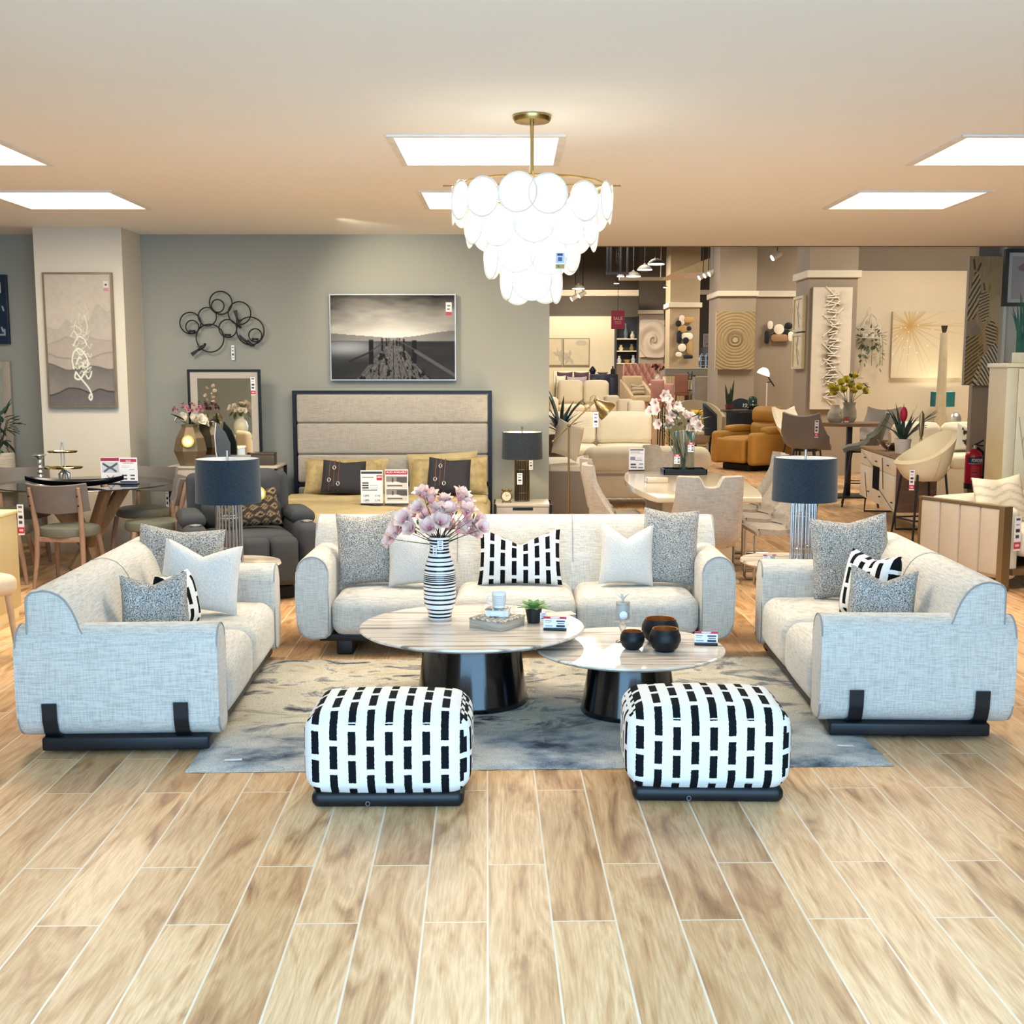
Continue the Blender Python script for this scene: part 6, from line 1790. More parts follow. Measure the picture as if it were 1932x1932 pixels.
# pink tufted bed
Y = 30.5
xa, xb = P(1176, 715, Y).x, P(1254, 715, Y).x
t = thing('headboard_bed', 'dusty pink bed with a diamond-tufted headboard under the swirl relief', 'bed', ((xa + xb) / 2, Y, 0), .0); W = xb - xa; zt = P(1210, 686, Y).z
cv = Cv(70, 66, '#b98b80')
gx, gy = cv.X / 70 * 6, cv.Y / 66 * 5
dm = np.abs(np.sin((gx + gy) * pi / 1.0)) * np.abs(np.sin((gx - gy) * pi / 1.0))
o = paint('tufting', cv, W - .04, zt - .35, t, (0, .0, .35 + (zt - .35) / 2), relief=.06 * np.sqrt(dm) , rough=.8)
b = B(); b.box((-W / 2, .005, 0), (W / 2, .14, zt), .04); b.obj('headboard', mat('dusty_pink_velvet', '#b98b80', .8, var=.06), t)
b = B(); b.box((-W / 2 + .05, -.9, .05), (W / 2 - .05, -.07, .5), .06); b.obj('bed_base', mat('dusty_pink_velvet', '#b98b80'), t)
# beige armchair and the blush corner
Y = 27.2
t = thing('display_plinth', 'dark low display plinth under the beige angular armchair', 'plinth', (P(1202, 740, Y).x, Y, 0))
b = B(); b.box((-.42, -.42, 0), (.42, .42, .5), .01); b.obj('body', M_NAVY, t); b = B(); b.box((-.44, -.44, .5), (.44, .44, .53), .005); b.obj('top', M_NAVY, t)
t = thing('armchair', 'beige angular armchair with a striped cushion before the pink bed', 'armchair', (P(1202, 740, Y).x, Y, .537), radians(22))
mA = mat('beige_velvet', '#cbb795', .8, var=.05)
b = B(); b.soft((0, .25, .78), (.5, .12, .55), .05); b.obj('backrest', mA, t)
for sx in (-1, 1): b = B(); b.prism([(-.3, .45), (.3, .45), (.3, .98), (.1, .86), (-.28, .62)], sx * .25 - .04, sx * .25 + .04, 'x', .02); b.obj('arm', mA, t)
b = B(); b.soft((0, -.05, .55), (.46, .55, .16), .05); b.obj('seat', mA, t)
for sx in (-1, 1):
    for y in (-.2, .22): b = B(); b.cyl((sx * .2, y, .45), (sx * .22, y, 0), .016, n=8); b.obj('leg', M_BLACK, t)
pattern_cushion('scatter_cushion', 'striped cushion on the beige angular armchair', Cv(20, 14, '#c9b9a0').rect(0, 3, 20, 5, '#8f7f6c').rect(0, 8, 20, 10, '#8f7f6c'), .34, .24, .1, (P(1203, 740, Y).x + .02, Y - .02, 1.19), (-.3, 0, radians(22)))
Y = 26.2
t = thing('console_table', 'cream pedestal table with flowers before the pink bed', 'table', (P(1240, 740, Y).x, Y, 0))
b = B(); b.box((-.17, -.17, P(1240, 724, Y).z - .05), (.17, .17, P(1240, 724, Y).z), .02); b.obj('tabletop', M_CREAM2, t)
b = B(); b.box((-.12, -.12, 0), (.12, .12, P(1240, 724, Y).z - .05), .02); b.obj('body', mat('tan_board', '#c2a684', .6), t)
zt = P(1240, 724, Y).z
t = thing('vase', 'white speckled vase on the cream pedestal table', 'vase', (P(1241, 722, Y).x, Y, zt + .0005))
b = B(); b.lathe([(0, 0), (.06, 0), (.08, .1), (.04, .2), (.05, .22), (0, .2)], 20); b.obj('body', boucle('speckle_china', '#e9e4da', '#8c8478', 60), t)
bunch('dark_bouquet', 'dark red leafy bouquet on the cream pedestal table', (P(1241, 722, Y).x, Y, zt + .225), (.12, .1, .12), 10, mat('dark_red_petal', '#5e2a2a', .6), .08, 3, .06, mat('dark_leaf', '#2f3a32'))
for k, (u, v, lab) in enumerate(((1247, 735, 'dusty rose chair beside the cream pedestal table, nearer the lilies'), (1286, 722, 'terracotta chair in front of the ribbed cream counter'), (1262, 742, 'dusty rose chair between the lilies and the ribbed counter'))):
    Y = (24.8, 27.8, 25.4)[k]; z = P(u, v, Y).z + .14
    t = thing('velvet_chair', lab, 'chair', (P(u, v, Y).x, Y, 0), (.4, 3.0, .2)[k]); mA = mat(('rose_velvet', 'terracotta_leather', 'rose_velvet')[k], ('#a87a70', '#8f5f4c', '#a87a70')[k], .7)
    b = B(); b.soft((0, .14, z - .16), (.3, .07, .44), .035, (0, .02, 0), 6); b.obj('backrest', mA, t)
    b = B(); b.soft((0, 0, z - .38), (.32, .32, .1), .04); b.obj('seat', mA, t)
    for sx in (-1, 1):
        for y in (-.12, .12): b = B(); b.cyl((sx * .12, y, z - .42), (sx * .14, y * 1.2, 0), .013, n=8); b.obj('leg', M_BLACK, t)
# ribbed counter, grey cabinet, far shelf glimpsed between the pillars
Y = 28.6
xa, xb = P(1256, 720, Y).x, P(1346, 720, Y).x
t = thing('counter', 'long counter with a ribbed cream front and a grey top band beyond the lilies', 'counter', ((xa + xb) / 2, Y, 0)); W = xb - xa
zt, zm = P(1300, 694, Y).z, P(1300, 708, Y).z
b = B(); b.box((-W / 2, .02, 0), (W / 2, .6, zm)); b.obj('body', M_CREAM2, t, smooth=False)
b = B(); b.box((-W / 2 - .02, -.02, zm + .001), (W / 2, .62, zt - .03)); b.obj('band', mat('grey_ribbed_band', '#8c887c', .6, st=(40, 1, 1)), t, smooth=False)
b = B(); b.box((-W / 2 - .03, -.04, zt - .03), (W / 2, .64, zt), .005); b.obj('worktop', M_WLAC, t)
b = B()
for k in range(9): b.box((-W / 2 + .02 + k * .065, -.005, .02), (-W / 2 + .07 + k * .065, .02, zm - .02), .008)
b.obj('ribbed_front', mat('ribbed_cream', '#d9bd8c', .6), t)
Y = 27.6
xa, xb = P(1311, 730, Y).x, P(1349, 730, Y).x
t = thing('grey_cabinet', 'tall plain grey cabinet beside the pilaster with the ring canvas', 'cabinet', ((xa + xb) / 2, Y, 0)); W = xb - xa; zt = P(1330, 711, Y).z
b = B(); b.box((-W / 2, 0, .05), (W / 2, .45, zt), .01); b.obj('body', mat('stone_grey_lacquer', '#857c6d', .5), t)
b = B(); b.box((-W / 2 + .03, -.015, .08), (W / 2 - .03, -.001, zt - .03), .004); b.obj('door', mat('stone_grey_lacquer', '#857c6d'), t)
for sx in (-1, 1): b = B(); b.box((sx * W * .4 - .03, .05, 0), (sx * W * .4 + .03, .4, .05)); b.obj('foot', M_BLACK, t)
t = thing('bottle_rack', 'dark rack with small shining bottles between the ribbed counter and the grey cabinet', 'rack', (P(1302, 730, 28.3).x, 28.3, 0))
b = B()
for x in (-.1, .1): b.box((x - .012, -.05, 0), (x + .012, .1, P(1300, 708, 28.3).z))
for k in range(5): b.box((-.1, -.05, .5 + k * .25), (.1, .1, .52 + k * .25))
b.obj('frame', M_BLACK, t, smooth=False)
for k in range(5):
    for x in (-.05, .04): b = B(); b.lathe([(0, 0), (.03, 0), (.03, .1), (.012, .14), (.012, .17), (0, .17)], 12); b.obj('bottle', mat('bottle_%d' % (k % 3), ('#d9d9d6', '#3c4a58', '#7a6348')[k % 3], .2), t, loc=(x, 0, .5205 + k * .25))
t = thing('espresso_tap', 'chrome double tap rising from the counter beyond the lilies', 'tap', (P(1326, 694, 28.9).x, 28.9, P(1300, 694, 28.6).z + .0005))
b = B()
for x in (-.06, .06): b.tube([(x, 0, 0), (x, 0, .25), (x + .02, -.02, .32), (x + .06, -.05, .3)], .014, 8)
b.obj('pipe', M_CHROME, t)
Y = 35.5
t = thing('dark_shelf', 'dark stocked shelf glimpsed between the two far pillars', 'shelf', (P(1332, 680, Y).x, Y, 0))
b = B(); b.box((-.28, 0, 0), (.28, .4, P(1330, 655, Y).z), .01); b.obj('carcass', M_NAVY, t)
for k in range(4): b = B(); b.box((-.26, -.06, 1.7 + k * .14), (.26, 0, 1.72 + k * .14)); b.obj('shelf', mat('pale_shelf', '#9fa4a8', .4), t)
for k in range(6): b = B(); b.lathe([(0, 0), (.05, 0), (.04, .09), (0, .1)], 10); b.obj('item', mat('bottle_%d' % (k % 3), '#d9d9d6'), t, loc=(-.18 + (k % 3) * .18, -.03, 1.7205 + (k // 3) * .28))
a_ = P(1336, 645, 36.8)
t = thing('wall_picture', 'small mauve picture glimpsed between the two far pillars', 'picture', (a_.x, 36.85, a_.z))
b = B(); b.box((-.14, -.03, -.24), (.14, .03, .24)); b.obj('frame', mat('white_frame', '#cfc8bd', .6), t, smooth=False)
paint('print', Cv(20, 34, '#a79aa6').line([(6, 22), (14, 20)], 2, '#5a525c'), .24, .42, t, (0, -.032, 0))

# ---------------------------------------------------------------- art on the pillars
def pebble_art(name, label, Y, items, off=.05):
    o0 = P(sum(i[0] for i in items) / len(items), sum(i[1] for i in items) / len(items), Y)
    t = thing(name, label, 'wall art', o0)
    for k, (u, v, rx, ry, c) in enumerate(items):
        p = P(u, v, Y) - o0; a, b_ = rx * px(Y), ry * px(Y)
        r = min(a, b_)
        poly = []
        for i in range(32):
            q = 2 * pi * i / 32; poly.append((p.x + (a - r) * (1 if cos(q) > 0 else -1) + r * cos(q), p.z + (b_ - r) * (1 if sin(q) > 0 else -1) + r * sin(q)))
        b = B(); b.prism(poly, -.03 - .012 * (k % 3), .0 - .012 * (k % 3), 'y', .006); b.obj('disc', mat('pebble_' + c.strip('#'), c, .4), t)
    b = B(); xs = [P(i[0], i[1], Y) - o0 for i in items]
    b.tube([(p.x, .012, p.z) for p in xs], .01, 6); b.obj('wire', M_WIRE, t)
K, Wt, Tn = '#12181f', '#ece2cf', '#b8935c'
pebble_art('wall_art', 'tall cluster of black, white and tan pebble discs on the tan pillar', YC - .06, [(1286.6, 604, 5, 9, '#e3cfc0'), (1299.8, 603.4, 9.3, 5.3, Tn), (1279.6, 610.4, 5.6, 5.6, K), (1288, 620.5, 8.5, 6.5, Tn), (1299.8, 619.8, 4.3, 4.3, K), (1281, 636, 4.6, 11.7, K), (1296, 634.5, 10.9, 6.5, Wt), (1293.6, 642.3, 5.8, 5.8, K), (1286.6, 656, 7.4, 7.4, Wt), (1300.6, 655.5, 5, 12.4, Tn), (1280.4, 668.7, 5.9, 4.3, Wt), (1297.8, 673.3, 9, 3.4, K)])
pebble_art('wall_art', 'wide cluster of black, white and brown pebble discs on the taupe wall', YB - .06, [(1452.7, 613.5, 5.1, 7.8, Wt), (1469, 621.3, 9.6, 9.6, Wt), (1486.9, 615, 7.4, 6.5, K), (1446.5, 636, 4.3, 12.1, K), (1470, 637.6, 16, 6.5, '#a07c58'), (1491, 635, 5, 9, Wt), (1485.3, 629.8, 7.4, 7.4, K)])
Yp = YB - .5
a_, z_ = P(1351, 588, Yp), P(1422, 697, Yp)
t = thing('canvas_picture', 'tan textured canvas of concentric rings on the pilaster', 'picture', ((a_.x + z_.x) / 2, Yp, (a_.z + z_.z) / 2)); w_, h_ = z_.x - a_.x, a_.z - z_.z
cv = Cv(84, 128, '#a28d69').mottle(10, .12, 5); X, Yv = cv.X - 42, (cv.Y - 62)
rr = np.hypot(X, Yv); ring = np.sin(rr * .95 + vnoise(84, 128, 14, 3) * 3)
cv.blend(np.clip(ring, 0, 1) * .3 * (.4 + vnoise(84, 128, 16, 9)), '#7d6b4b'); cv.blend((np.abs(rr - 15) < 2.2) * .6, '#5f513a'); cv.blend((np.abs(rr - 8) < 1.5) * .7, '#5f513a'); cv.blend((rr < 5) * .6, '#c9b68f')
paint('canvas', cv, w_, h_, t, (0, -.035, 0), relief=.004 * ring, rough=.75)
b = B(); b.box((-w_ / 2, -.03, -h_ / 2), (w_ / 2, .03, h_ / 2)); b.obj('stretcher', mat('pale_gold_edge', '#cbbd96', .5), t, smooth=False)

# hanging maroon sale sign, ceiling fittings
Y = 29.0
a_, z_ = P(1153.5, 586, Y), P(1178, 621, Y)
t = thing('hanging_sale_sign', 'maroon hanging sign reading sale below the open ceiling', 'sign', ((a_.x + z_.x) / 2, Y, (a_.z + z_.z) / 2)); w_, h_ = z_.x - a_.x, a_.z - z_.z
b = B(); b.box((-w_ / 2, -.01, -h_ / 2), (w_ / 2, .01, h_ / 2)); b.obj('board', mat('maroon_board', '#8e1238', .5), t, smooth=False)
text('SALE', .105, mat('pale_pink_ink', '#f0c9d4', .6), t, (0, -.012, .03), sx=.98); text('NOW ON', .035, mat('pale_pink_ink', '#f0c9d4'), t, (0, -.012, -.05)); text('up to half price', .026, mat('pale_pink_ink', '#f0c9d4'), t, (0, -.012, -.09))
b = B(); b.cyl((0, 0, h_ / 2), (0, 0, 5.6 - t.location.z), .006, n=6); b.obj('wire', M_BLACK, t)
M_PSH = mat('pendant_grey', '#3d3833', .6)
for k, (u, v, r, Y) in enumerate(((1091, 544.3, 12, 25.5), (1195, 521, 14, 25), (1216.5, 508.5, 14, 23.8), (1238, 498, 16, 22.6), (1255.5, 542, 4, 30), (1163, 534.5, 5, 28), (1171, 521, 7, 24.3))):
    c = P(u, v, Y); R = r * px(Y)
    t = thing('pendant_light', ['wide pendant lamp over the bright far wall beside the chandelier', 'broad pendant lamp, lowest of the row of three', 'broad pendant lamp in the middle of the row of three', 'broad pendant lamp, highest of the row of three', 'tiny pendant lamp against the tan pillar', 'small pendant lamp over the shelf unit', 'small pendant lamp left of the row of three'][k], 'pendant lamp', (c.x, Y, c.z), 0, 'pendant lamps of the open ceiling')
    b = B(); b.lathe([(R, 0), (R * .96, R * .14), (R * .55, R * .5), (R * .2, R * .62), (R * .12, R * .8), (R * .1, R * .8), (R * .18, R * .58), (R * .5, R * .45), (R * .9, R * .1), (R * .97, 0)], 28); b.obj('shade', M_PSH, t)
    b = B(); b.lathe([(0, -.015), (R * .96, -.012), (R * .96, .0), (0, .0)], 28); b.obj('diffuser', mat('pendant_glow', '#fff3da', .5, emit=4), t)
    b = B(); b.cyl((0, 0, R * .7), (0, 0, 5.6 - c.z), .008, n=6); b.obj('cord', M_BLACK, t)
for k, (u, v, Y, lab) in enumerate(((1083, 562, 28, 'white track spotlight in front of the beam beside the chandelier'), (1097, 556, 28, 'second white track spotlight in front of the beam'), (1324, 522, 27.2, 'white track spotlight, lowest by the lit pilaster edge'), (1334, 518, 26.8, 'white track spotlight, middle by the lit pilaster edge'), (1343, 515, 26.4, 'white track spotlight, highest by the lit pilaster edge'), (1463, 484, 22.0, 'white track spotlight above the taupe wall'))):
    c = P(u, v, Y)
    t = thing('ceiling_spotlight', lab, 'spotlight', c, 0, 'white track spotlights')
    b = B(); b.cyl((.09, 0, .06), (-.06, -.03, -.03), .05, .06, 16); b.obj('can', mat('white_can', '#e2dccd', .5), t)
    b = B(); b.cyl((-.0602, -.0302, -.0302), (-.066, -.0312, -.0336), .054, n=16); b.obj('lens', mat('pendant_glow', '#fff3da', .5, emit=4), t)
    b = B(); b.cyl((.03, 0, .06), (.03, 0, 5.6 - c.z), .01, n=6); b.obj('stem', M_BLACK, t)
t = thing('ceiling_track', 'black square ceiling frame with hanging rods beside the chandelier', 'ceiling frame', (0, 24, 0))
b = B()
for u in (1146, 1152, 1171, 1184): c = P(u, 500, 24); b.cyl((c.x, 0, P(u, 513, 24).z), (c.x, 0, 5.6), .02, n=6)
c0_, c1_ = P(1144, 513, 24), P(1186, 513, 24); b.box((c0_.x, -.03, c0_.z - .05), (c1_.x, .03, c0_.z)); b.box((c0_.x, -.03, c0_.z + .5), (c1_.x, .03, c0_.z + .56)); b.obj('frame', M_BLACK, t, smooth=False)
t = thing('ceiling_rail', 'thin pale rail crossing below the open ceiling before the tan pillar', 'rail', (0, 30.4, 0))
a_, z_ = P(1168, 526, 30.4), P(1262, 525, 30.4); b = B(); b.box((a_.x, -.04, a_.z - .04), (z_.x, .04, a_.z + .04)); b.cyl((a_.x + .2, 0, a_.z), (a_.x + .2, 0, 5.6), .012, n=6); b.cyl((z_.x - .2, 0, a_.z), (z_.x - .2, 0, 5.6), .012, n=6); b.obj('bar', mat('beam_paint', '#b3a692'), t, smooth=False)
# lit bulkhead between the tan pillar and the pilaster
struct(B().prism([(P(1265, 517, 27.5).x, P(1265, 517, 27.5).z), (P(1350, 482, 27.5).x, P(1350, 482, 27.5).z), (P(1352, 512, 27.5).x, P(1352, 512, 27.5).z), (P(1318, 514, 27.5).x, P(1318, 514, 27.5).z)], 27.5, 29.5, 'y').obj('trim_bulkhead', mat('bulkhead_cream', '#cdb78d', .7), smooth=False))
struct(B().box((P(1262, 600, 33.9).x, 33.9, P(1330, 555, 33.9).z), (P(1350, 600, 33.9).x, 34.1, P(1330, 547, 33.9).z)).obj('trim_far', mat('beam_paint', '#b3a692'), smooth=False))
# ================================================================ mustard corner
M_MUST = mat('mustard_velvet', '#ad7f36', .75, var=.12, vs=4)
M_MUSTD = mat('brown_velvet', '#8a5f38', .75, var=.1, vs=4)
c = G(1415, 872)
r_ = recliner('mustard velvet recliner in front of the taupe wall', (P(1420, 850, 21.3).x, 21.3, 0), radians(-58), M_MUST, M_MUSTD, False, nfoot=1)
r_.scale = (1.12, 1.12, 1.16)
Y = 24.2
t = thing('armchair', 'olive-beige shell armchair behind the lilies holding a mustard cushion', 'armchair', (P(1318, 800, Y).x, Y, 0), radians(4))
mA = mat('olive_beige_cloth', '#a69a80', .85, var=.05)
def shl(u, v):
    a = pi * (.02 + .96 * u); z = .35 + v * (.78 * (.55 + .45 * sin(a)))
    return -.46 * cos(a) * (1 + .06 * v), .02 + .4 * sin(a) * (1 + .12 * v), z
b = B(); b.sheet(shl, 24, 8, thick=.07); b.obj('shell', mA, t)
b = B(); b.soft((0, .05, .42), (.76, .7, .2), .07, (0, 0, .03)); b.obj('seat', mA, t)
for sx in (-1, 1):
    for y in (-.2, .28): b = B(); b.cyl((sx * .28, y, .34), (sx * .33, y * 1.15, 0), .02, .013, 8); b.obj('leg', M_BLACK, t)
b = B(); b.pillow(.4, .38, .14, .0, 14)
tag(b.obj('scatter_cushion', mat('mustard_cotton', '#c99f28', .85, var=.06), None, loc=(P(1322, 800, Y).x, Y - .02, .57), rot=(-.12, .0, .05)), 'plain mustard cushion on the olive-beige armchair', 'cushion')
M_NCH = mat('midnight_velvet', '#222b36', .8, var=.1)
def navy_chair(label, loc, rz, z=.95):
    t = thing('velvet_chair', label, 'chair', loc, rz, 'midnight velvet chairs around the dark table')
    def f(u, v):
        a = pi * (.08 + .84 * u); zz = .5 + v * (z + .15 - .5) * (.5 + .5 * sin(a))
        return -.27 * cos(a), .02 + .26 * sin(a) * (1 + .18 * v), zz
    b = B(); b.sheet(f, 18, 8, thick=.045); b.obj('shell', M_NCH, t)
    b = B(); b.soft((0, -.02, .5), (.48, .46, .12), .05, (0, 0, .02)); b.obj('seat', M_NCH, t)
    for sx in (-1, 1):
        for y in (-.2, .2): b = B(); b.cyl((sx * .18, y, .46), (sx * .22, y * 1.2, 0), .022, .013, 8); b.obj('leg', M_BLACK, t)
navy_chair('midnight velvet chair turned sideways between the olive armchair and the dark table', (P(1362, 800, 23.15).x, 23.15, 0), radians(80))
navy_chair('midnight velvet chair behind the dark table near the snake plant', (P(1400, 790, 24.6).x, 24.6, 0), radians(-5), 1.0)
navy_chair('midnight velvet chair nearest us at the dark table, its back to us', (P(1404, 800, 22.3).x, 22.45, 0), radians(178), .82)
navy_chair('midnight velvet chair behind the mustard recliner by the pillar', (P(1489, 800, 23.1).x, 23.1, 0), radians(-70), 1.05)
Y = 23.6
zt = P(1400, 773, Y).z
t = thing('dining_table', 'dark round-cornered dining table beyond the mustard recliner', 'dining table', (P(1402, 790, Y).x, Y, 0))
b = B(); b.prism([(.42 * (abs(cos(a)) ** .6) * (1 if cos(a) > 0 else -1), .4 * (abs(sin(a)) ** .6) * (1 if sin(a) > 0 else -1)) for a in [2 * pi * k / 40 for k in range(40)]], zt - .04, zt, 'z', .01); b.obj('tabletop', mat('dark_oak', '#46423f', .35), t)
b = B(); b.lathe([(0, 0), (.2, 0), (.2, .02), (.05, .05), (.05, zt - .05), (0, zt - .05)], 20); b.obj('pedestal', M_BLACK, t)
t = thing('snake_plant', 'snake plant in a small pot on the dark table', 'plant', (P(1375, 774, Y).x, Y - .02, zt + .0005))
b = B(); b.lathe([(0, 0), (.06, 0), (.08, .1), (.07, .1), (0, .09)], 20); b.obj('pot', mat('red_brown_pot', '#7a4436', .6), t)
for k in range(6):
    a = k * 1.1; L = (.5, .36, .3, .42, .25, .33)[k]
    b = B(); b.sheet(lambda u, v, a=a, L=L: ((v - .5) * .06 * (1 - u ** 2.5) + .06 * cos(a) * (.4 + u), .05 * sin(a) * (.4 + u), .08 + L * u), 8, 2, thick=.006); b.obj('leaf', mat('snake_green', '#3c4f3c', .5, var=.35, vs=5, st=(1, 1, 8)), t)
t = thing('lidded_jar', 'dark green domed jar on the dark table', 'jar', (P(1424, 757, Y).x - .02, Y + .1, zt + .0005))
b = B(); b.lathe(interp([(0, 0), (.07, 0), (.1, .05), (.12, .08), (.09, .1), (.085, .2), (.06, .25), (0, .265)], .02), 24); b.obj('body', mat('bottle_green', '#274a3c', .3), t)
t = thing('berry_branches', 'black and white berry spray on the dark table', 'flowers', (P(1412, 772, Y).x, Y - .12, zt + .0005))
for k in range(16):
    p = Vector((rnd.uniform(-.14, .14), rnd.uniform(-.06, .06), rnd.uniform(.04, .18))); limb(t, (0, 0, 0), p, .004, M_BLACK, .01, 'twig', 4); B().ball(p, .016, 8).obj('berry', mat('berry_white', '#d9dadb') if k % 3 else M_BLACK, t)
Y = 25.0
c = P(1441, 703, Y); bx = P(1446, 760, Y).x
t = thing('floor_lamp', 'white floor lamp with a tilting dome shade before the taupe wall', 'floor lamp', (bx, Y, 0))
b = B(); b.lathe([(0, 0), (.14, 0), (.14, .02), (0, .025)], 24); b.obj('base', mat('white_can', '#e2dccd'), t)
b = B(); b.cyl((0, 0, .02), (0, 0, P(1446, 722, Y).z), .012, n=8); b.obj('pole', mat('white_can', '#e2dccd'), t)
q0, q1 = P(1461, 729, Y) - Vector((bx, Y, 0)), P(1449, 711, Y) - Vector((bx, Y, 0)); b = B(); b.cyl(q0, q1, .014, n=8); b.cyl((0, 0, P(1446, 722, Y).z), (q0 + q1) / 2, .01, n=8); b.obj('arm', M_BLACK, t)
b = B(); b.lathe([(.02, .1), (.06, .09), (.12, .02), (.135, -.04), (.13, -.04), (.1, .015), (0, .08)], 24); b.obj('shade', mat('lit_white_shade', '#fff3df', .5, emit=1.2), t, loc=c - Vector((bx, Y, 0)), rot=(0, .35, 0))

# ================================================================ bar table, sideboard, ivory wall
# gold frames on the flank of the pillar
for k, (v0, v1) in enumerate(((562, 627), (630, 696))):
    x = PA[0] - .035; Y0, Y1 = 20.12, 20.8
    z1, z0 = EYE + (HOR - v0) * px(20.3), EYE + (HOR - v1) * px(20.3)
    t = thing('framed_picture', ['upper narrow gold-framed picture on the flank of the pillar', 'lower narrow gold-framed picture on the flank of the pillar'][k], 'picture', (x, (Y0 + Y1) / 2, (z0 + z1) / 2), -pi / 2)
    w_, h_ = Y1 - Y0, z1 - z0
    b = B()
    b.rim(w_, h_, (.05, .04), -.03, .03)
    b.obj('frame', mat('pale_gold_edge', '#cbbd96'), t, smooth=False)
    cv = Cv(24, 40, '#d9c98f').mottle(5, .25, k); cv.line([(12, 4), (9, 18), (14, 36)], 2.5, '#4a4232'); cv.line([(6, 10), (17, 26)], 1.5, '#8d7740'); paint('print', cv, w_ - .08, h_ - .06, t, (0, -.01, 0))
Yp = 19.95
a_, z_ = P(1533, 541, Yp), P(1601, 773, Yp)
t = thing('canvas_picture', 'tall white canvas with a column of crossing white sticks on the pillar', 'picture', ((a_.x + z_.x) / 2, Yp, (a_.z + z_.z) / 2)); w_, h_ = z_.x - a_.x, a_.z - z_.z
cv = Cv(60, 200, '#d8cdbb').mottle(12, .05, 6)
sm = vnoise(60, 200, (9, 7), 8); ctr = 30 + 4 * np.sin(cv.Y / 23)
mk = np.exp(-((cv.X - ctr) / 12) ** 2) * np.clip((cv.Y - 4) / 8, 0, 1) * np.clip((197 - cv.Y) / 8, 0, 1)
cv.blend(mk * np.clip(sm * 1.8 - .35, 0, 1) * .95, '#575045'); cv.blend(np.exp(-((cv.X - ctr) / 8) ** 2) * (vnoise(60, 200, (7, 11), 3) > .58) * .5, '#b59a5c')
paint('canvas', cv, w_ - .02, h_ - .02, t, (0, -.03, 0))
b = B(); b.box((-w_ / 2, -.028, -h_ / 2), (w_ / 2, .03, h_ / 2)); b.obj('stretcher', mat('grey_wood_frame', '#8d8578'), t, smooth=False)
r = random.Random(9)
for k in range(46):
    z = h_ / 2 - .1 - (h_ - .2) * k / 46; a = r.uniform(-.25, .25) if k % 3 else r.choice((-.75, .75)); L = r.uniform(.13, .24) * (1.5 if k % 3 == 0 else 1)
    b = B(); b.cbox((0, 0, 0), (L, .02, .016), .003); b.obj('stick', mat('bone_white', '#e9e1d0', .6), t, loc=(r.uniform(-.04, .06), -.042 - .012 * (k % 3), z), rot=(0, a, 0))
# hanging planter
Y = 20.42
c = P(1642, 632, Y)
t = thing('hanging_planter', 'wire birdcage planter with trailing ivy on the ivory wall', 'planter', c)
b = B()
R = .2
for k in range(8):
    a = k * pi / 4; b.tube([(R * cos(a), R * .5 * sin(a), -.05), (R * cos(a), R * .5 * sin(a), .15), (R * .6 * cos(a), R * .3 * sin(a), .28), (0, 0, .36)], .006, 5)
for z in (-.05, .1): b.tube([(R * cos(a), R * .5 * sin(a), z) for a in [2 * pi * k / 24 for k in range(24)]], .006, 5, closed=True)
b.tube([(0, 0, .36), (0, .1, .46)], .006, 5); b.obj('cage', mat('white_wire', '#dcd6c8', .5), t)
b = B(); b.lathe([(0, -.06), (.14, -.05), (.17, .02), (0, .02)], 20, sy=.5); b.obj('pot', mat('white_wire', '#dcd6c8'), t)
leafy(t, 60, (.24, .07, .22), (-.02, -.03, -.06), mat('ivy_leaf', '#5a6b58', .5, var=.4, vs=15), .08, .05, 3)
o_ = leafy(t, 20, (.06, .05, .22), (-.12, -.04, -.3), mat('ivy_leaf', '#5a6b58'), .07, .045, 6); leafy(t, 20, (.06, .05, .24), (.14, -.04, -.34), mat('ivy_pale', '#a9a693', .5, var=.2), .07, .045, 7)
b = B()
for x in (-.14, .02, .14, .18): b.tube([(x, -.03, 0), (x * 1.1, -.06, -.2), (x * 1.15, -.05, -.5)], .004, 5)
b.obj('vine', M_LEAFG, t)
# sunburst canvas
Yp = 20.55
a_, z_ = P(1684, 588, Yp), P(1812, 713, Yp)
t = thing('canvas_picture', 'ivory canvas with a gold sunburst on the ivory wall', 'picture', ((a_.x + z_.x) / 2, Yp, (a_.z + z_.z) / 2)); w_, h_ = z_.x - a_.x, a_.z - z_.z
cv = Cv(128, 124, '#d3c5a8').mottle(30, .04, 2)
X, Yv = cv.X - 32, cv.Y - 27; rr = np.hypot(X, Yv); th = np.arctan2(Yv, X)
rays = np.zeros_like(rr); r = np.random.default_rng(4)
for k in range(62):
    a = r.uniform(-pi, pi); L = r.uniform(25, 130); rays = np.maximum(rays, np.clip(1 - np.abs(np.sin(th - a)) * rr / 1.1, 0, 1) * (np.cos(th - a) > 0) * (rr < L) * np.clip(1 - rr / 150, .15, 1))
cv.blend(rays * .75, '#b18f4c'); cv.blend(np.exp(-rr / 11) * .9, '#b98f3e')
for k in range(30): q = r.uniform(-pi, pi); d = r.uniform(8, 60); cv.ell(32 + d * cos(q), 27 + d * sin(q) * 1, 1, 1, '#f6ecc8')
cv.rect(108, 12, 112, 22, '#c9c4bb')
paint('canvas', cv, w_, h_, t, (0, -.04, 0)); b = B(); b.box((-w_ / 2, -.039, -h_ / 2), (w_ / 2, .04, h_ / 2)); b.obj('stretcher', mat('pale_gold_edge', '#cbbd96'), t, smooth=False)
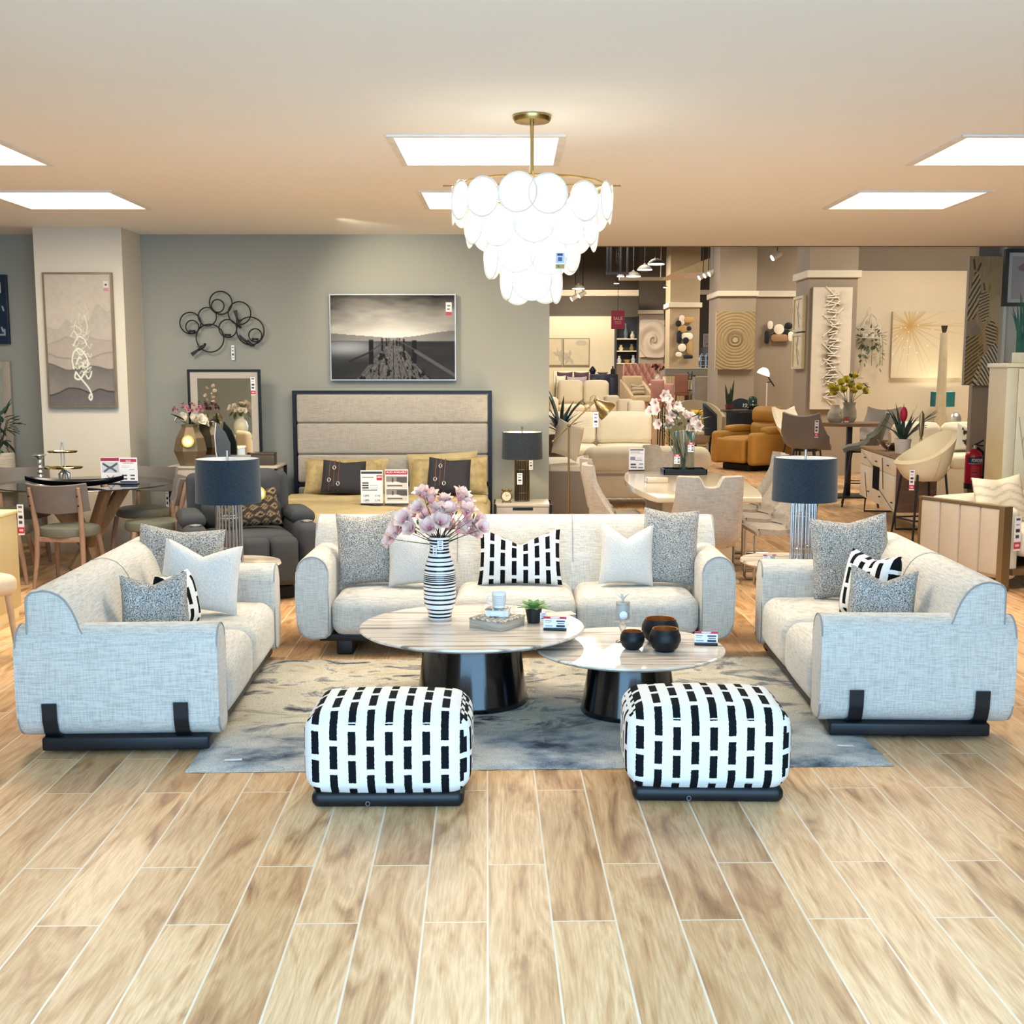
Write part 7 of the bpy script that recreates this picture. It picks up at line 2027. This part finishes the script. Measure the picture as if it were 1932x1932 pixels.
# console under it with teal lamp and silver disc
Y = 19.9
xa, xb = P(1738, 805, Y).x, P(1822, 805, Y).x; zt = P(1780, 803, Y).z
t = thing('console_table', 'slim console with a dark top beneath the sunburst canvas', 'console', ((xa + xb) / 2, Y, 0)); W = xb - xa
b = B(); b.box((-W / 2, -.02, zt - .04), (W / 2, .38, zt), .005); b.obj('top', mat('dark_walnut', '#4d3b30', .4, st=(3, 30, 3)), t)
b = B(); b.box((-W / 2 + .02, 0, .25), (W / 2 - .02, .36, zt - .04)); b.obj('body', M_CREAM2, t, smooth=False)
for sx in (-1, 1): b = B(); b.box((sx * W * .45 - .02, .02, 0), (sx * W * .45 + .02, .34, .25)); b.obj('leg', M_BLACK, t, smooth=False)
lx = P(1778, 760, Y + .2).x
t = thing('table_lamp', 'teal drum-shaded lamp on the console, half hidden by the cream post', 'lamp', (lx, Y + .2, zt + .0005))
b = B(); b.lathe([(0, 0), (.1, 0), (.1, .02), (.05, .03), (.05, .32), (.015, .34), (.015, .42), (0, .42)], 24); b.obj('base', mat('pale_silver', '#d8d8d4'), t)
z0_, z1_ = P(1778, 767, Y + .2).z - zt, P(1778, 739, Y + .2).z - zt
b = B(); b.lathe([(.19, z0_), (.19, z1_), (.186, z1_), (.186, z0_), (.19, z0_)], 40); b.obj('lamp_shade', mat('teal_shade', '#1f6a70', .7), t)
B().ball((0, 0, (z0_ + z1_) / 2), .035, 10).obj('bulb', mat('bulb_glow', '#fff2d8', emit=12), t)
pl = bpy.data.lights.new('teal_lamp_glow', 'POINT'); pl.energy = 14; pl.color = lin('#ffefcf'); pl.shadow_soft_size = .04
po = bpy.data.objects.new('teal_lamp_glow', pl); COL.objects.link(po); po.location = (lx, Y + .2, zt + (z0_ + z1_) / 2 + .06)
c = P(1804, 793, Y + .1)
t = thing('disc_ornament', 'silver round ornament on a small black foot on the console', 'ornament', (c.x, Y + .1, zt + .0005))
b = B(); b.lathe([(0, -.02), (.08, -.015), (.1, 0), (.08, .015), (0, .02)], 24); b.xf(T(0, 0, .115, pi / 2 - .2, 0, .3)); b.obj('disc', M_STEEL, t)
b = B(); b.box((-.05, -.03, 0), (.02, .03, .02), .004); b.obj('foot', M_BLACK, t)
# tapered post
Y = 17.4
t = thing('tapered_post', 'tall cream tapered post with a small dark cup on top', 'post', (P(1778, 700, Y).x, Y, 0))
zt_ = P(1780, 628, Y).z
b = B(); b.lathe(interp([(0, 0), (.1, 0), (.085, .6), (.05, zt_), (0, zt_)], .2), 28); b.obj('post', mat('cream_enamel', '#cfc1a1', .5), t)
b = B(); b.lathe([(.02, zt_), (.03, zt_ + .02), (.046, zt_ + .1), (.04, zt_ + .1), (0, zt_ + .03)], 20); b.obj('cup', mat('dark_cup', '#3f382f', .5), t)

# bar table and shell bar chairs
Y = 16.6
zt = P(1600, 797, Y).z
t = thing('bar_table', 'wood-topped bar table on a black post with two clay vases', 'bar table', (P(1603, 800, Y).x, Y, 0))
b = B(); b.lathe([(0, zt - .045), (.46, zt - .045), (.5, zt - .02), (.5, zt), (0, zt)], 48, sx=1, sy=.8); b.obj('tabletop', mat('brown_oak', '#7a624e', .45, var=.2, st=(3, 25, 3)), t)
b = B(); b.box((-.035, -.035, .02), (.035, .035, zt - .045), .004); b.obj('post', M_BLACK, t)
b = B(); b.box((-.28, -.28, 0), (.28, .28, .02), .004); b.obj('base', M_BLACK, t)
def bar_chair(label, loc, rz, m, s=1, sh=.74):
    t = thing('bar_chair', label, 'chair', loc, rz, 'shell chairs around the bar table')
    prof = [(-.24, sh - .01), (-.18, sh + .02), (.0, sh), (.14, sh + .02), (.2, sh + .12), (.235, sh + .26), (.27, sh + .4)]
    def f(u, v):
        q = v * (len(prof) - 1); i = min(int(q), len(prof) - 2); q -= i
        y = prof[i][0] * (1 - q) + prof[i + 1][0] * q; z = prof[i][1] * (1 - q) + prof[i + 1][1] * q
        x = (u - .5) * 2; k = max(0, 1 - abs(v - .55) / .4)
        z += abs(x) ** 3 * (.1 * k) + (.05 * abs(x) ** 2 * ((v - .8) / .2) if v > .8 else 0)
        y -= abs(x) ** 3 * .1 * k
        return x * (.25 - .05 * max(0, v - .7) + .02 * k), y, z
    b = B(); b.sheet(f, 18, 22, thick=.05); b.obj('shell', m, t, ang=60)
    for sx in (-1, 1):
        for sy in (-1, 1): b = B(); b.cyl((sx * .13, sy * .12, sh - .03), (sx * .22, sy * .22, 0), .012, n=8); b.obj('leg', M_BLACK, t)
    b = B(); k = .19
    b.tube([(-k, -k, .3), (k, -k, .3), (k, k, .3), (-k, k, .3)], .008, 6, closed=True); b.obj('footrail', M_BLACK, t)
    b = B(); b.box((-.14, -.13, sh - .06), (.14, .13, sh - .03), .01); b.obj('seat_plate', M_BLACK, t)
    return t
M_SHC = mat('mushroom_leather', '#7c736b', .55, var=.06); M_SHO = mat('olive_slate_leather', '#6a6b60', .55, var=.06)
bc = bar_chair('mushroom bar chair with a price tag, its back to us at the bar table', (P(1527, 830, 15.6).x, 15.7, 0), radians(150), M_SHC)
hangtag(bc, (-.2, .30, .98), .05, .22, 1, pi)
bar_chair('olive bar chair seen from its side between the bar table and the sideboard', (P(1637, 850, 15.2).x, 15.45, 0), radians(-105), M_SHO)
bar_chair('mushroom bar chair facing us behind the bar table', (P(1662, 800, 17.6).x, 17.6, 0), radians(-25), M_SHC)
bar_chair('ivory bar chair peeping out behind the tagged mushroom chair', (P(1511, 800, 17.6).x, 17.7, 0), radians(40), M_CREAM3)
bx_, by_ = P(1603, 800, Y).x, Y
M_CLAY = mat('clay_grey', '#a39a86', .6, var=.1)
cx1, cx2 = P(1575, 795, Y - .1).x, P(1602, 795, Y).x
t = thing('vase', 'rounded clay vase with pale marks on the bar table', 'vase', (cx1, Y - .12, zt + .0005))
b = B(); b.lathe(interp([(0, 0), (.08, 0), (.11, .06), (.1, .13), (.055, .21), (.05, .24), (.045, .24), (0, .22)], .02), 28); b.obj('body', M_CLAY, t)
paint('glyph', Cv(8, 12, '#a39a86').rect(1, 1, 4, 5, '#d8cf9e').rect(4, 6, 7, 11, '#d8cf9e').rect(1, 7, 3, 11, '#d8cf9e'), .045, .07, t, (.03, -.112, .12), (-.1, 0, 0))
t = thing('vase', 'tall clay vase holding yellow-green blossoms on the bar table', 'vase', (cx2, Y + .02, zt + .0005))
b = B(); b.lathe(interp([(0, 0), (.07, 0), (.1, .06), (.095, .16), (.075, .22), (.09, .27), (.085, .27), (.07, .22), (0, .2)], .02), 28); b.obj('body', M_CLAY, t)
YF = thing('tulip_bouquet', 'yellow-green blossoms with dark leaves in the tall clay vase', 'flowers', (cx2, Y + .02, zt + .2))
M_YEL = mat('yellow_green_petal', '#cbb944', .6, var=.2, vs=12); f0 = None
for u, v in ((1572, 735), (1580, 738), (1588, 727), (1597, 722), (1604, 732), (1611, 715), (1618, 735), (1628, 742), (1577, 745), (1608, 742), (1592, 740)):
    w_ = P(u, v, Y + rnd.uniform(-.08, .08)) - YF.location
    limb(YF, (rnd.uniform(-.03, .03), 0, 0), w_, .005, M_LEAFG, .03, 'stem', 5)
    if f0 is None: f0 = petals(petals(B(), 6, .1, .09, .75, .4), 4, .08, .07, .4, .4, .5).obj('blossom', M_YEL); o = f0
    else: o = f0.copy(); COL.objects.link(o)
    o.parent = YF; o.location = w_; o.rotation_euler = (w_ + Vector((0, -.2, 0))).to_track_quat('Z', 'Y').to_euler()
leafy(YF, 16, (.2, .1, .14), (0, 0, .32), mat('dark_green_leaf', '#2f5347'), .1, .05, 5)
q = P(1597, 797, Y - .25); t = thing('price_card', 'small orange-red price card between the two clay vases', 'price sign', (q.x, Y - .25, zt + .0005))
b = B(); b.box((-.035, 0, 0), (.035, .004, .085)); b.obj('card', mat('orange_red_card', '#b9503a', .6), t, smooth=False); b = B(); b.box((-.03, -.001, .008), (.03, -.0002, .03)); b.obj('print', mat('pale_card', '#f4eed0'), t, smooth=False); b = B(); b.box((-.035, -.02, 0), (.035, .03, .006)); b.obj('foot', M_BLACK, t, smooth=False)

# sideboard
SB0, SB1 = Vector((P(1627, 850, 14.85).x, 14.85)), Vector((P(1694, 850, 12.95).x, 12.95))
L = (SB1 - SB0).length; ang = math.atan2(SB1.y - SB0.y, SB1.x - SB0.x)
zt = .80
mid = (SB0 + SB1) / 2
t = thing('sideboard', 'white-fronted sideboard with a black square and diagonal lines under a brown top', 'sideboard', (mid.x, mid.y, 0), ang)
M_BRW = mat('brown_walnut', '#6e5749', .45, var=.2, vs=3, st=(3, 3, 14)); M_WFR = mat('white_front', '#dfd5c1', .4, var=.02)
b = B(); b.box((-L / 2, .0, .2), (L / 2, .42, zt - .03)); b.obj('carcass', M_BRW, t, smooth=False)
b = B(); b.box((-L / 2 - .01, -.025, zt - .03), (L / 2 + .01, .43, zt), .003); b.obj('top', mat('oak_top', '#8a6a4c', .45, var=.2, st=(3, 20, 3)), t)
hgt = zt - .03 - .2
for k, (x0, x1) in enumerate(((-L / 2 + .015, -L / 6), (-L / 6 + .006, L / 6 - .006), (L / 6, L / 2 - .015))):
    b = B(); b.box((x0, -.018, zt - .21), (x1, -.001, zt - .036), .002); o = b.obj('drawer', M_WFR, t); b = B(); b.cbox(((x0 + x1) / 2, -.03, zt - .12), (.06, .018, .012), .004); b.obj('handle', M_BLACK, o)
    b = B(); b.box((x0, -.018, .205), (x1, -.001, zt - .214), .002); o = b.obj('door', M_WFR, t); b = B(); b.cbox((x1 - .06, -.03, .3), (.05, .018, .012), .004); b.obj('handle', M_BLACK, o)
b = B(); b.box((-.17, -.024, .36), (.17, -.019, .62)); b.obj('square_inlay', mat('flat_navy', '#070c16', .9, spec=.1), t, smooth=False)
b = B(); b.tube([(-L / 2 + .05, -.021, zt - .05), (-.17, -.021, .6)], .005, 4); b.tube([(.17, -.021, .38), (L / 2 - .05, -.021, .22)], .005, 4); b.tube([(-L / 4, -.021, .22), (-L / 3, -.021, .5)], .004, 4); b.tube([(.3, -.021, zt - .06), (.4, -.021, .4)], .004, 4); b.obj('inlay_line', M_BLACK, t)
for sx in (-1, 1): b = B(); b.tube([(sx * (L / 2 - .15), .03, .2), (sx * (L / 2 - .1), .03, .012), (sx * (L / 2 - .1), .38, .012), (sx * (L / 2 - .15), .38, .2)], .012, 6); b.obj('leg', M_BLACK, t)
def onsb(x, y): 
    q = Matrix.Rotation(ang, 4, 'Z') @ Vector((x, y, 0)); return (mid.x + q.x, mid.y + q.y, zt + .0005)
t = thing('bromeliad', 'red-flowered bromeliad in a white pot on the sideboard', 'plant', onsb(.45, .16))
b = B(); b.lathe([(0, 0), (.075, 0), (.092, .16), (.084, .16), (.08, .14), (0, .14)], 28); b.obj('pot', mat('white_pot', '#dad3c8', .5), t)
r = random.Random(5)
for k in range(26):
    a = r.uniform(0, 2 * pi); Lf = r.uniform(.26, .48); el = r.uniform(.75, 1.4)
    def f(u, v, a=a, Lf=Lf, el=el):
        rr = .02 + Lf * u * cos(el) + .1 * u * u * cos(el); z = .14 + Lf * u * sin(el) - .1 * u ** 3 * cos(el)
        w_ = .045 * (1 - u ** 2) * (v - .5); return rr * cos(a) - w_ * sin(a), rr * sin(a) + w_ * cos(a), z + abs(v - .5) * .012
    b = B(); b.sheet(f, 8, 2); b.obj('leaf', mat('bromeliad_green', '#2c4a44', .4, var=.4, vs=6), t)
b = B(); b.ball((-.01, -.02, .43), (.042, .042, .085), 14); b.obj('flower', mat('bromeliad_red', '#c01f3f', .5, var=.2, vs=20), t)
t = thing('bowl', 'brown folded wooden bowl on the sideboard', 'bowl', onsb(-.1, .16))
def bwf(u, v):
    a = 2 * pi * u; rr = .05 + .12 * v; return rr * cos(a), rr * sin(a) * .8, .005 + .09 * v ** 1.6 + .03 * v * cos(a * 2)
b = B(); b.sheet(bwf, 28, 8, thick=.008); b.lathe([(0, 0), (.055, 0), (.055, .01), (0, .012)], 20); b.obj('body', mat('bowl_wood', '#5f4432', .35), t)
t = thing('goblet', 'small clear goblet beside the brown wooden bowl', 'goblet', onsb(.14, .07))
b = B(); b.lathe([(0, 0), (.035, 0), (.035, .004), (.005, .01), (.005, .05), (.03, .08), (.032, .11), (.03, .11), (0, .06)], 20); b.obj('body', GL, t)
t = thing('feather_ornament', 'slim gold feather ornament on stems beside the bromeliad', 'ornament', onsb(.68, .3))
b = B(); b.box((-.04, -.03, 0), (.04, .03, .012)); b.cyl((-.012, 0, .01), (-.012, 0, .18), .004, n=6); b.cyl((.012, 0, .01), (.012, 0, .18), .004, n=6); b.obj('stand', mat('pale_gold', '#d9c98e'), t)
b = B(); b.lathe(interp([(0, .15), (.022, .22), (.03, .34), (.024, .44), (0, .48)], .03), 14, sy=.5); b.obj('feather', mat('old_gold', '#9a8a66', .35, .8), t)
# cream bar stool
sc = (P(1742, 900, 12.25).x, 12.25)
t = thing('bar_stool', 'cream swooping bar stool on black legs in front of the sideboard end', 'stool', (sc[0], sc[1], 0), radians(-78))
sh = P(1742, 872, 12.25).z
def stool(u, v):
    a = 2 * pi * u; bk = .5 + .5 * sin(a)
    rr = .12 + .13 * v ** .6; return rr * cos(a) * 1.05, rr * sin(a), sh - .1 * (1 - v) ** 1.5 * 1.4 + v ** 2 * (.02 + .3 * bk ** 1.5)
b = B(); b.sheet(stool, 40, 10, thick=-.05); b.obj('shell', mat('cream_boucle', '#e9dbb9', .85, var=.04), t, ang=70)
b = B(); b.soft((0, 0, sh - .04), (.4, .38, .09), .04, (0, 0, .02)); b.lathe([(0, sh - .2), (.12, sh - .17), (.18, sh - .08), (0, sh - .08)], 24); b.obj('seat', mat('cream_boucle', '#e9dbb9'), t)
for k in range(4):
    a = pi / 4 + k * pi / 2; b = B(); b.cyl((.21 * cos(a), .21 * sin(a), sh - .06), (.3 * cos(a), .3 * sin(a), 0), .012, n=8); b.obj('leg', M_BLACK, t)
b = B(); b.tube([(.22 * cos(a), .22 * sin(a), sh - .05) for a in [2 * pi * k / 32 for k in range(32)]], .012, 6, closed=True); b.tube([(.275 * cos(pi / 4 + k * pi / 2), .275 * sin(pi / 4 + k * pi / 2), .22) for k in range(4)], .01, 6, closed=True); b.obj('ring_frame', M_BLACK, t)
hangtag(t, (.19, -.235, sh - .16), .05, .2, 1, radians(78))
# cream sofa behind with patterned cushion
Y = 15.4
sf = plain_sofa('plump cream sofa behind the bar stool and the fire extinguisher', (P(1795, 850, Y).x, Y, 0), radians(-8), 1.25, 1.0, 1.0, M_CREAM3, 2, .62, .72, .2, (0, 0), .06)
pattern_cushion('scatter_cushion', 'white cushion with black leaf marks on the plump cream sofa', Cv(24, 24, '#e9e3d6').poly([(4, 4), (10, 8), (6, 12)], '#2b2b2b').poly([(14, 4), (20, 7), (15, 12)], '#2b2b2b').poly([(5, 15), (12, 14), (9, 21)], '#2b2b2b').poly([(16, 15), (21, 18), (15, 21)], '#2b2b2b'), .36, .36, .14, (P(1826, 830, Y + .45).x, Y + .42, .66), (-.2, .1, -.2))

# zebra picture on its pillar
def zebra():
    w, h = 62, 200
    c = Cv(w, h, '#b39c74'); u, v = c.X / w, c.Y / h
    c.a *= (.85 + .35 * vnoise(w, h, (2, 26), 3, 2))[..., None]
    def body(poly, ang, per, ph, lo='#2b241c', hi='#cdbb93', curve=0, cx=0, cy=0, op=1):
        m = Cv(w, h, '#000000').poly(poly, '#ffffff').a[..., 0]
        s = np.sin((c.X * cos(ang) + c.Y * sin(ang)) * 2 * pi / per + ph + curve * np.hypot(c.X - cx, c.Y - cy) + 4 * vnoise(w, h, 16, 21))
        c.blend(m * op, hi); c.blend(m * np.clip(s * 2, 0, 1) * op * .95, lo)
    c.poly([(20, 40), (40, 22), (62, 10), (62, 100), (30, 100)], '#bda77c', .8); c.poly([(34, 70), (50, 58), (62, 52), (62, 110), (40, 110)], '#c7b48c', .8)
    body([(2, 60), (10, 22), (18, 30), (20, 62), (14, 96), (0, 100)], .5, 5.5, 0)
    body([(18, 62), (26, 50), (34, 60), (34, 92), (26, 104), (18, 90)], 1.2, 4.5, 1)
    body([(30, 110), (40, 96), (50, 112), (46, 140), (34, 138)], 1.9, 5, 2)
    c.ell(9, 112, 10, 14, '#a4957d'); c.ell(16, 118, 8, 12, '#9a8b78')
    c.line([(9, 20), (7, 6)], 3, '#5b4b35'); c.line([(14, 22), (18, 12)], 3, '#5b4b35'); c.line([(26, 52), (24, 42)], 2.5, '#6d5b40'); c.line([(33, 54), (34, 43)], 3, '#a98c50')
    body([(0, 124), (26, 120), (30, 160), (20, 200), (0, 200)], .9, 5, 0, '#463a2c', '#b39c6a')
    body([(24, 160), (44, 134), (62, 140), (62, 200), (12, 200)], 0, 0.0001 + 6, 0, '#1c1a18', '#d6cdb6', .75, 30, 210)
    c.line([(20, 146), (26, 168), (22, 196)], 2, '#b59a55'); c.ell(24, 128, 4, 9, '#b39a58', .8); c.poly([(46, 112), (60, 108), (60, 142), (52, 138)], '#ad8a4c', .7)
    return c
Yp = 14.13
a_, z_ = P(1828, 484, Yp), P(1889, 727, Yp)
t = thing('canvas_picture', 'tall canvas of sepia zebras on the pillar above the fire extinguisher', 'picture', ((a_.x + z_.x) / 2, Yp, (a_.z + z_.z) / 2)); w_, h_ = z_.x - a_.x, a_.z - z_.z
paint('canvas', zebra(), w_, h_, t, (0, -.036, 0)); b = B(); b.box((-w_ / 2, -.035, -h_ / 2), (w_ / 2, .03, h_ / 2)); b.obj('stretcher', mat('grey_wood_frame', '#8d8578'), t, smooth=False)
# fire extinguisher
Yx = 14.0
c = P(1839, 922, Yx); k_ = px(Yx)
t = thing('fire_extinguisher', 'red fire extinguisher hung on the pillar under the zebra canvas', 'fire extinguisher', (c.x, Yx + .07, c.z))
R = 16 * k_; Hh = 76 * k_
b = B(); b.lathe(interp([(0, .0), (R * .9, 0), (R, .02), (R, Hh * .8), (R * .85, Hh * .9), (R * .35, Hh * .98), (0, Hh)], .03), 32); b.obj('cylinder', mat('signal_red', '#a3142c', .3, var=.04, spec=.6), t)
b = B(); b.lathe([(R * .92, -.005), (R * 1.02, -.005), (R * 1.02, Hh * .13), (R * .99, Hh * .13), (R * .92, .0)], 32); b.obj('skirt', M_BLACK, t)
b = B(); b.cyl((0, 0, Hh * .97), (0, 0, Hh * 1.08), R * .25, n=12); b.obj('valve', M_STEEL, t)
b = B(); b.tube([(-.03, 0, Hh * 1.05), (.04, 0, Hh * 1.12), (.1, 0, Hh * 1.2)], .01, 6); b.tube([(.0, 0, Hh * 1.08), (.1, 0, Hh * 1.06)], .009, 6); b.obj('handle', M_BLACK, t)
b = B(); b.tube([(.03, .0, Hh * 1.02), (R * 1.1, .02, Hh * .9), (R * 1.22, .02, Hh * .5), (R * 1.15, .02, Hh * .2)], .014, 8); b.obj('hose', M_BLACK, t)
def wrap(name, cv, z0, z1, a0, a1, rr, par):
    w_, h_ = rr * (a1 - a0), z1 - z0
    o = paint(name, cv, w_, h_, par)
    for v in o.data.vertices:
        a = (a0 + a1) / 2 + v.co.x / rr; z = v.co.z + (z0 + z1) / 2; v.co = (rr * sin(a), -rr * cos(a), z)
    return o
cv = Cv(50, 24, '#14335a'); cv.rect(0, 22, 50, 24, '#d9d9d9')
wrap('label_band', cv, Hh * .62, Hh * .78, -1.0, .75, R + .0015, t)
text('POWDER', Hh * .13, M_WINK, t, (0, -R - .0035, Hh * .7), sx=.5)
cv = Cv(40, 46, '#a3142c')
for y in range(4, 30, 4): cv.rect(5, y, 34, y + 1, '#d88a92', .6)
cv.rect(5, 33, 16, 40, '#e9c4c8', .8); cv.rect(20, 33, 34, 40, '#e9c4c8', .8)
wrap('instruction_print', cv, Hh * .16, Hh * .58, -.8, .7, R + .001, t)
b = B(); b.box((-.02, R - .01, Hh * .7), (.02, 14.195 - Yx - .07, Hh * .78)); b.obj('wall_mount', M_BLACK, t, smooth=False)

# tall cream cabinet with plant, framed picture behind
t = thing('tall_cabinet', 'tall cream cabinet cut off by the photo edge, plant on top', 'cabinet', (P(1900, 700, 11.5).x, 11.5, 0))
M_CRL = mat('cream_green_lacquer', '#d8d3b8', .4, var=.02); zt = P(1900, 685, 11.5).z
b = B(); b.box((0, 0, .06), (1.1, .42, zt - .04)); b.obj('body', mat('cream_side', '#c8b98d', .45, var=.03), t, smooth=False)
b = B(); b.box((-.02, -.03, zt - .04), (1.12, .44, zt), .005); b.obj('top', M_CRL, t)
b = B(); b.box((0, -.02, .06), (.1, -.001, zt - .045), .002); b.obj('stile', M_CRL, t)
for x0 in (.105, .6): b = B(); b.box((x0, -.02, .07), (x0 + .49, -.001, zt - .05), .003); o = b.obj('door', M_CRL, t); b = B(); b.tube([(x0 + .06, -.024, zt - .75), (x0 + .12, -.024, zt - .55), (x0 + .25, -.024, zt - .4)], .004, 5); b.tube([(x0 + .02, -.024, zt - .5), (x0 + .09, -.024, zt - .9), (x0 + .22, -.024, zt - 1.1)], .004, 5); b.obj('carved_line', mat('carving_grey', '#a9a791', .6), o)
for x in (.05, 1.05): b = B(); b.box((x - .03, .02, 0), (x + .03, .4, .06)); b.obj('foot', M_CRL, t)
t = thing('potted_grass', 'tall teal grass in a pale pot on the tall cream cabinet', 'plant', (P(1930, 690, 11.7).x, 11.7, zt + .0005))
b = B(); b.box((-.085, -.07, 0), (.085, .07, .1), .008); b.obj('pot', M_CRL, t)
for k in range(16):
    a = rnd.uniform(0, 2 * pi); L_ = rnd.uniform(.35, .62); dx = rnd.uniform(-.06, .06)
    b = B(); b.sheet(lambda u, v, a=a, L_=L_, dx=dx: (dx + (v - .5) * .035 * (1 - u ** 2) + .1 * cos(a) * u * u, .1 * sin(a) * u * u, .08 + L_ * u), 6, 1); b.obj('blade', mat('teal_grass', '#2c5f55', .5, var=.3), t)
Yp = 13.95
a_, z_ = P(1896, 470, Yp), P(1990, 578, Yp)
t = thing('wall_picture', 'grey-framed animal print cut off by the photo edge', 'picture', ((a_.x + z_.x) / 2, Yp, (a_.z + z_.z) / 2)); w_, h_ = z_.x - a_.x, a_.z - z_.z
b = B()
b.rim(w_, h_, (.045, .04), -.03, .03)
b.obj('frame', mat('slate_frame', '#4c504e', .5), t, smooth=False)
cv = Cv(70, 84, '#c2c2be'); cv.rect(0, 0, 70, 84, '#dedfdc'); cv.rect(7, 7, 63, 77, '#bdbdb9'); cv.poly([(16, 24), (24, 18), (32, 24), (36, 34), (44, 40), (40, 52), (30, 44), (26, 32), (18, 30)], '#a08a8a'); cv.poly([(30, 24), (44, 22), (50, 40), (38, 48)], '#4a4444')
paint('print', cv, w_ - .08, h_ - .07, t, (0, -.008, 0))

# ================================================================ channel-tufted sofa at the edge
a0 = radians(25); cf = Vector((3.80, 9.33)) + Vector((cos(a0), sin(a0))) * .8
t = thing('sofa', 'beige sofa with a channel-tufted end in a bronze frame, cut off by the photo edge', 'sofa', (cf.x, cf.y, 0), a0)
W, D, az = 1.6, .92, .665
M_CHN = mat('greige_velvet', '#b3a796', .8, var=.04, vs=3); M_BRZ = mat('brushed_bronze', '#8f7c5c', .35, .7, var=.06); M_IVO = mat('ivory_linen', '#e6dcc4', .85, var=.04)
for sx in (-1, 1):
    b = B(); n = 4
    for k in range(n):
        y0 = .04 + (D - .06) * k / n; b.soft((sx * (W / 2 - .03), y0 + (D - .06) / n / 2, (az + .1) / 2 - .005), (.06, (D - .06) / n - .002, az - .13), .022, (.012, 0, 0), 4)
    b.obj('channel_panel', M_CHN, t)
    b = B(); x = sx * (W / 2 - .03)
    b.box((x - .05, -.012, 0), (x + .035, .04, az)); b.box((x - .036, .03, az - .022), (x + .036, D, az - .002)); b.box((x - .03, D - .03, 0), (x + .03, D, az)); b.obj('bronze_frame', M_BRZ, t, smooth=False)
    b = B(); b.soft((sx * (W / 2 - .13), D / 2, .36), (.14, D - .04, .56), .05, (.01, 0, .01)); b.obj('arm', M_IVO, t)
b = B(); b.box((-W / 2 + .1, -.01, .12), (W / 2 - .1, D, .17)); b.obj('base_rail', M_BRZ, t, smooth=False)
b = B(); b.soft((0, .36, .35), (W - .42, .74, .2), .07, (0, .01, .02)); b.obj('seat_cushion', M_IVO, t)
b = B(); b.soft((0, D - .12, .42), (W - .1, .2, .5), .07, (0, .02, .01)); b.obj('backrest', M_IVO, t)
hangtag(t, (-W / 2 + .13, -.012, .45), .07, .27, 1)
q = Matrix.Rotation(a0, 4, 'Z') @ Vector((-W / 2 + .48, .46, 0))
cvb = Cv(40, 32, '#e3d7bd')
for k in range(5): cvb.line([(0, 6 + k * 6), (12, 10 + k * 6), (24, 5 + k * 6), (40, 12 + k * 6)], 1.6, '#bdb196', .8)
pattern_cushion('scatter_cushion', 'ivory cushion with wavy grey lines on the channel-tufted sofa', cvb, .5, .38, .14, (cf.x + q.x, cf.y + q.y, .478), (-.28, -.04, .3), .02)
# ================================================================ let soft things rest on, not in, what carries them
from mathutils.bvhtree import BVHTree
bpy.context.view_layer.update()
def tree_of(root):
    vs, ps = [], []
    st = [root]
    while st:
        o = st.pop(); st += list(o.children)
        if o.type != 'MESH': continue
        b0 = len(vs); mw = o.matrix_world
        vs += [mw @ v.co for v in o.data.vertices]; ps += [tuple(b0 + i for i in p.vertices) for p in o.data.polygons]
    return vs, ps
TREES = {}
def settle(o, others, dirs, step=.008, caps=(16, 8)):
    """slide o a little along dirs until it touches none of the others"""
    for q in others:
        if q.name not in TREES: TREES[q.name] = BVHTree.FromPolygons(*tree_of(q))
    vs, ps = tree_of(o)
    caps = list(caps) + [10] * (len(dirs) - len(caps))
    combos = sorted(itertools.product(*[range(c + 1) for c in caps[:len(dirs)]]), key=lambda c: sum(x * x for x in c))
    for c in combos:
        off = sum((d * (step * k) for d, k in zip(dirs, c)), Vector())
        t = BVHTree.FromPolygons([v + off for v in vs], ps)
        if not any(t.overlap(TREES[q.name]) for q in others):
            o.location = o.location + off
            return True
    print('unsettled', o.name, o.get('label'))
    return False
import itertools
UP = Vector((0, 0, 1))
by = {o.get('label'): o for o in bpy.data.objects if o.get('label') and o.parent is None}
def find(t): return next(o for l, o in by.items() if l.startswith(t))
FR = Vector((0, -1, 0)); RT_ = Vector((1, 0, 0)); LF = Vector((-1, 0, 0))
for sofa_, f, names in ((RS, FR, ('speckled grey cushion on the three', 'white cushion partly', 'black and white dashed', 'white cushion with a chopped', 'speckled grey cushion against')),
                       (LS, Vector((.75, -.66, 0)), ('plain white cushion', 'dashed cushion squeezed', 'blue-grey speckled cushion nearest')),
                       (QS, Vector((-.75, -.66, 0)), ('dashed black and white cushion tucked', 'blue-grey speckled cushion on the sofa in'))):
    done = []
    for n_ in names:
        o = find(n_); settle(o, [sofa_] + done, (f, UP, Vector((1 if o.location.x < 0 else -1, 0, 0)))); bpy.context.view_layer.update(); done.append(o)
bed = find('bed with a tall'); done = []
for n_ in ('gold pillow standing', 'pale gold pillow', 'gold paisley pillow beside', 'gold paisley pillow nearest', 'dark cushion with three leather straps on the rec', 'dark cushion with three leather straps on the night'):
    o = find(n_); settle(o, [bed] + done, (FR, UP), caps=(26, 12)); bpy.context.view_layer.update(); done.append(o)
for a_, b_ in (('sale board with a price list, standing on the gold', 'bed with a tall'), ('sale board headed', 'bed with a tall'), ('dark patterned lumbar', 'charcoal grey recliner'), ('white cushion with black leaf', 'plump cream sofa'), ('plain mustard cushion', 'olive-beige shell'), ('striped cushion on', 'beige angular'), ('ivory cushion leaning', 'taupe-backed')):
    settle(find(a_), [find(b_)], (FR, UP), caps=(26, 30)); bpy.context.view_layer.update()
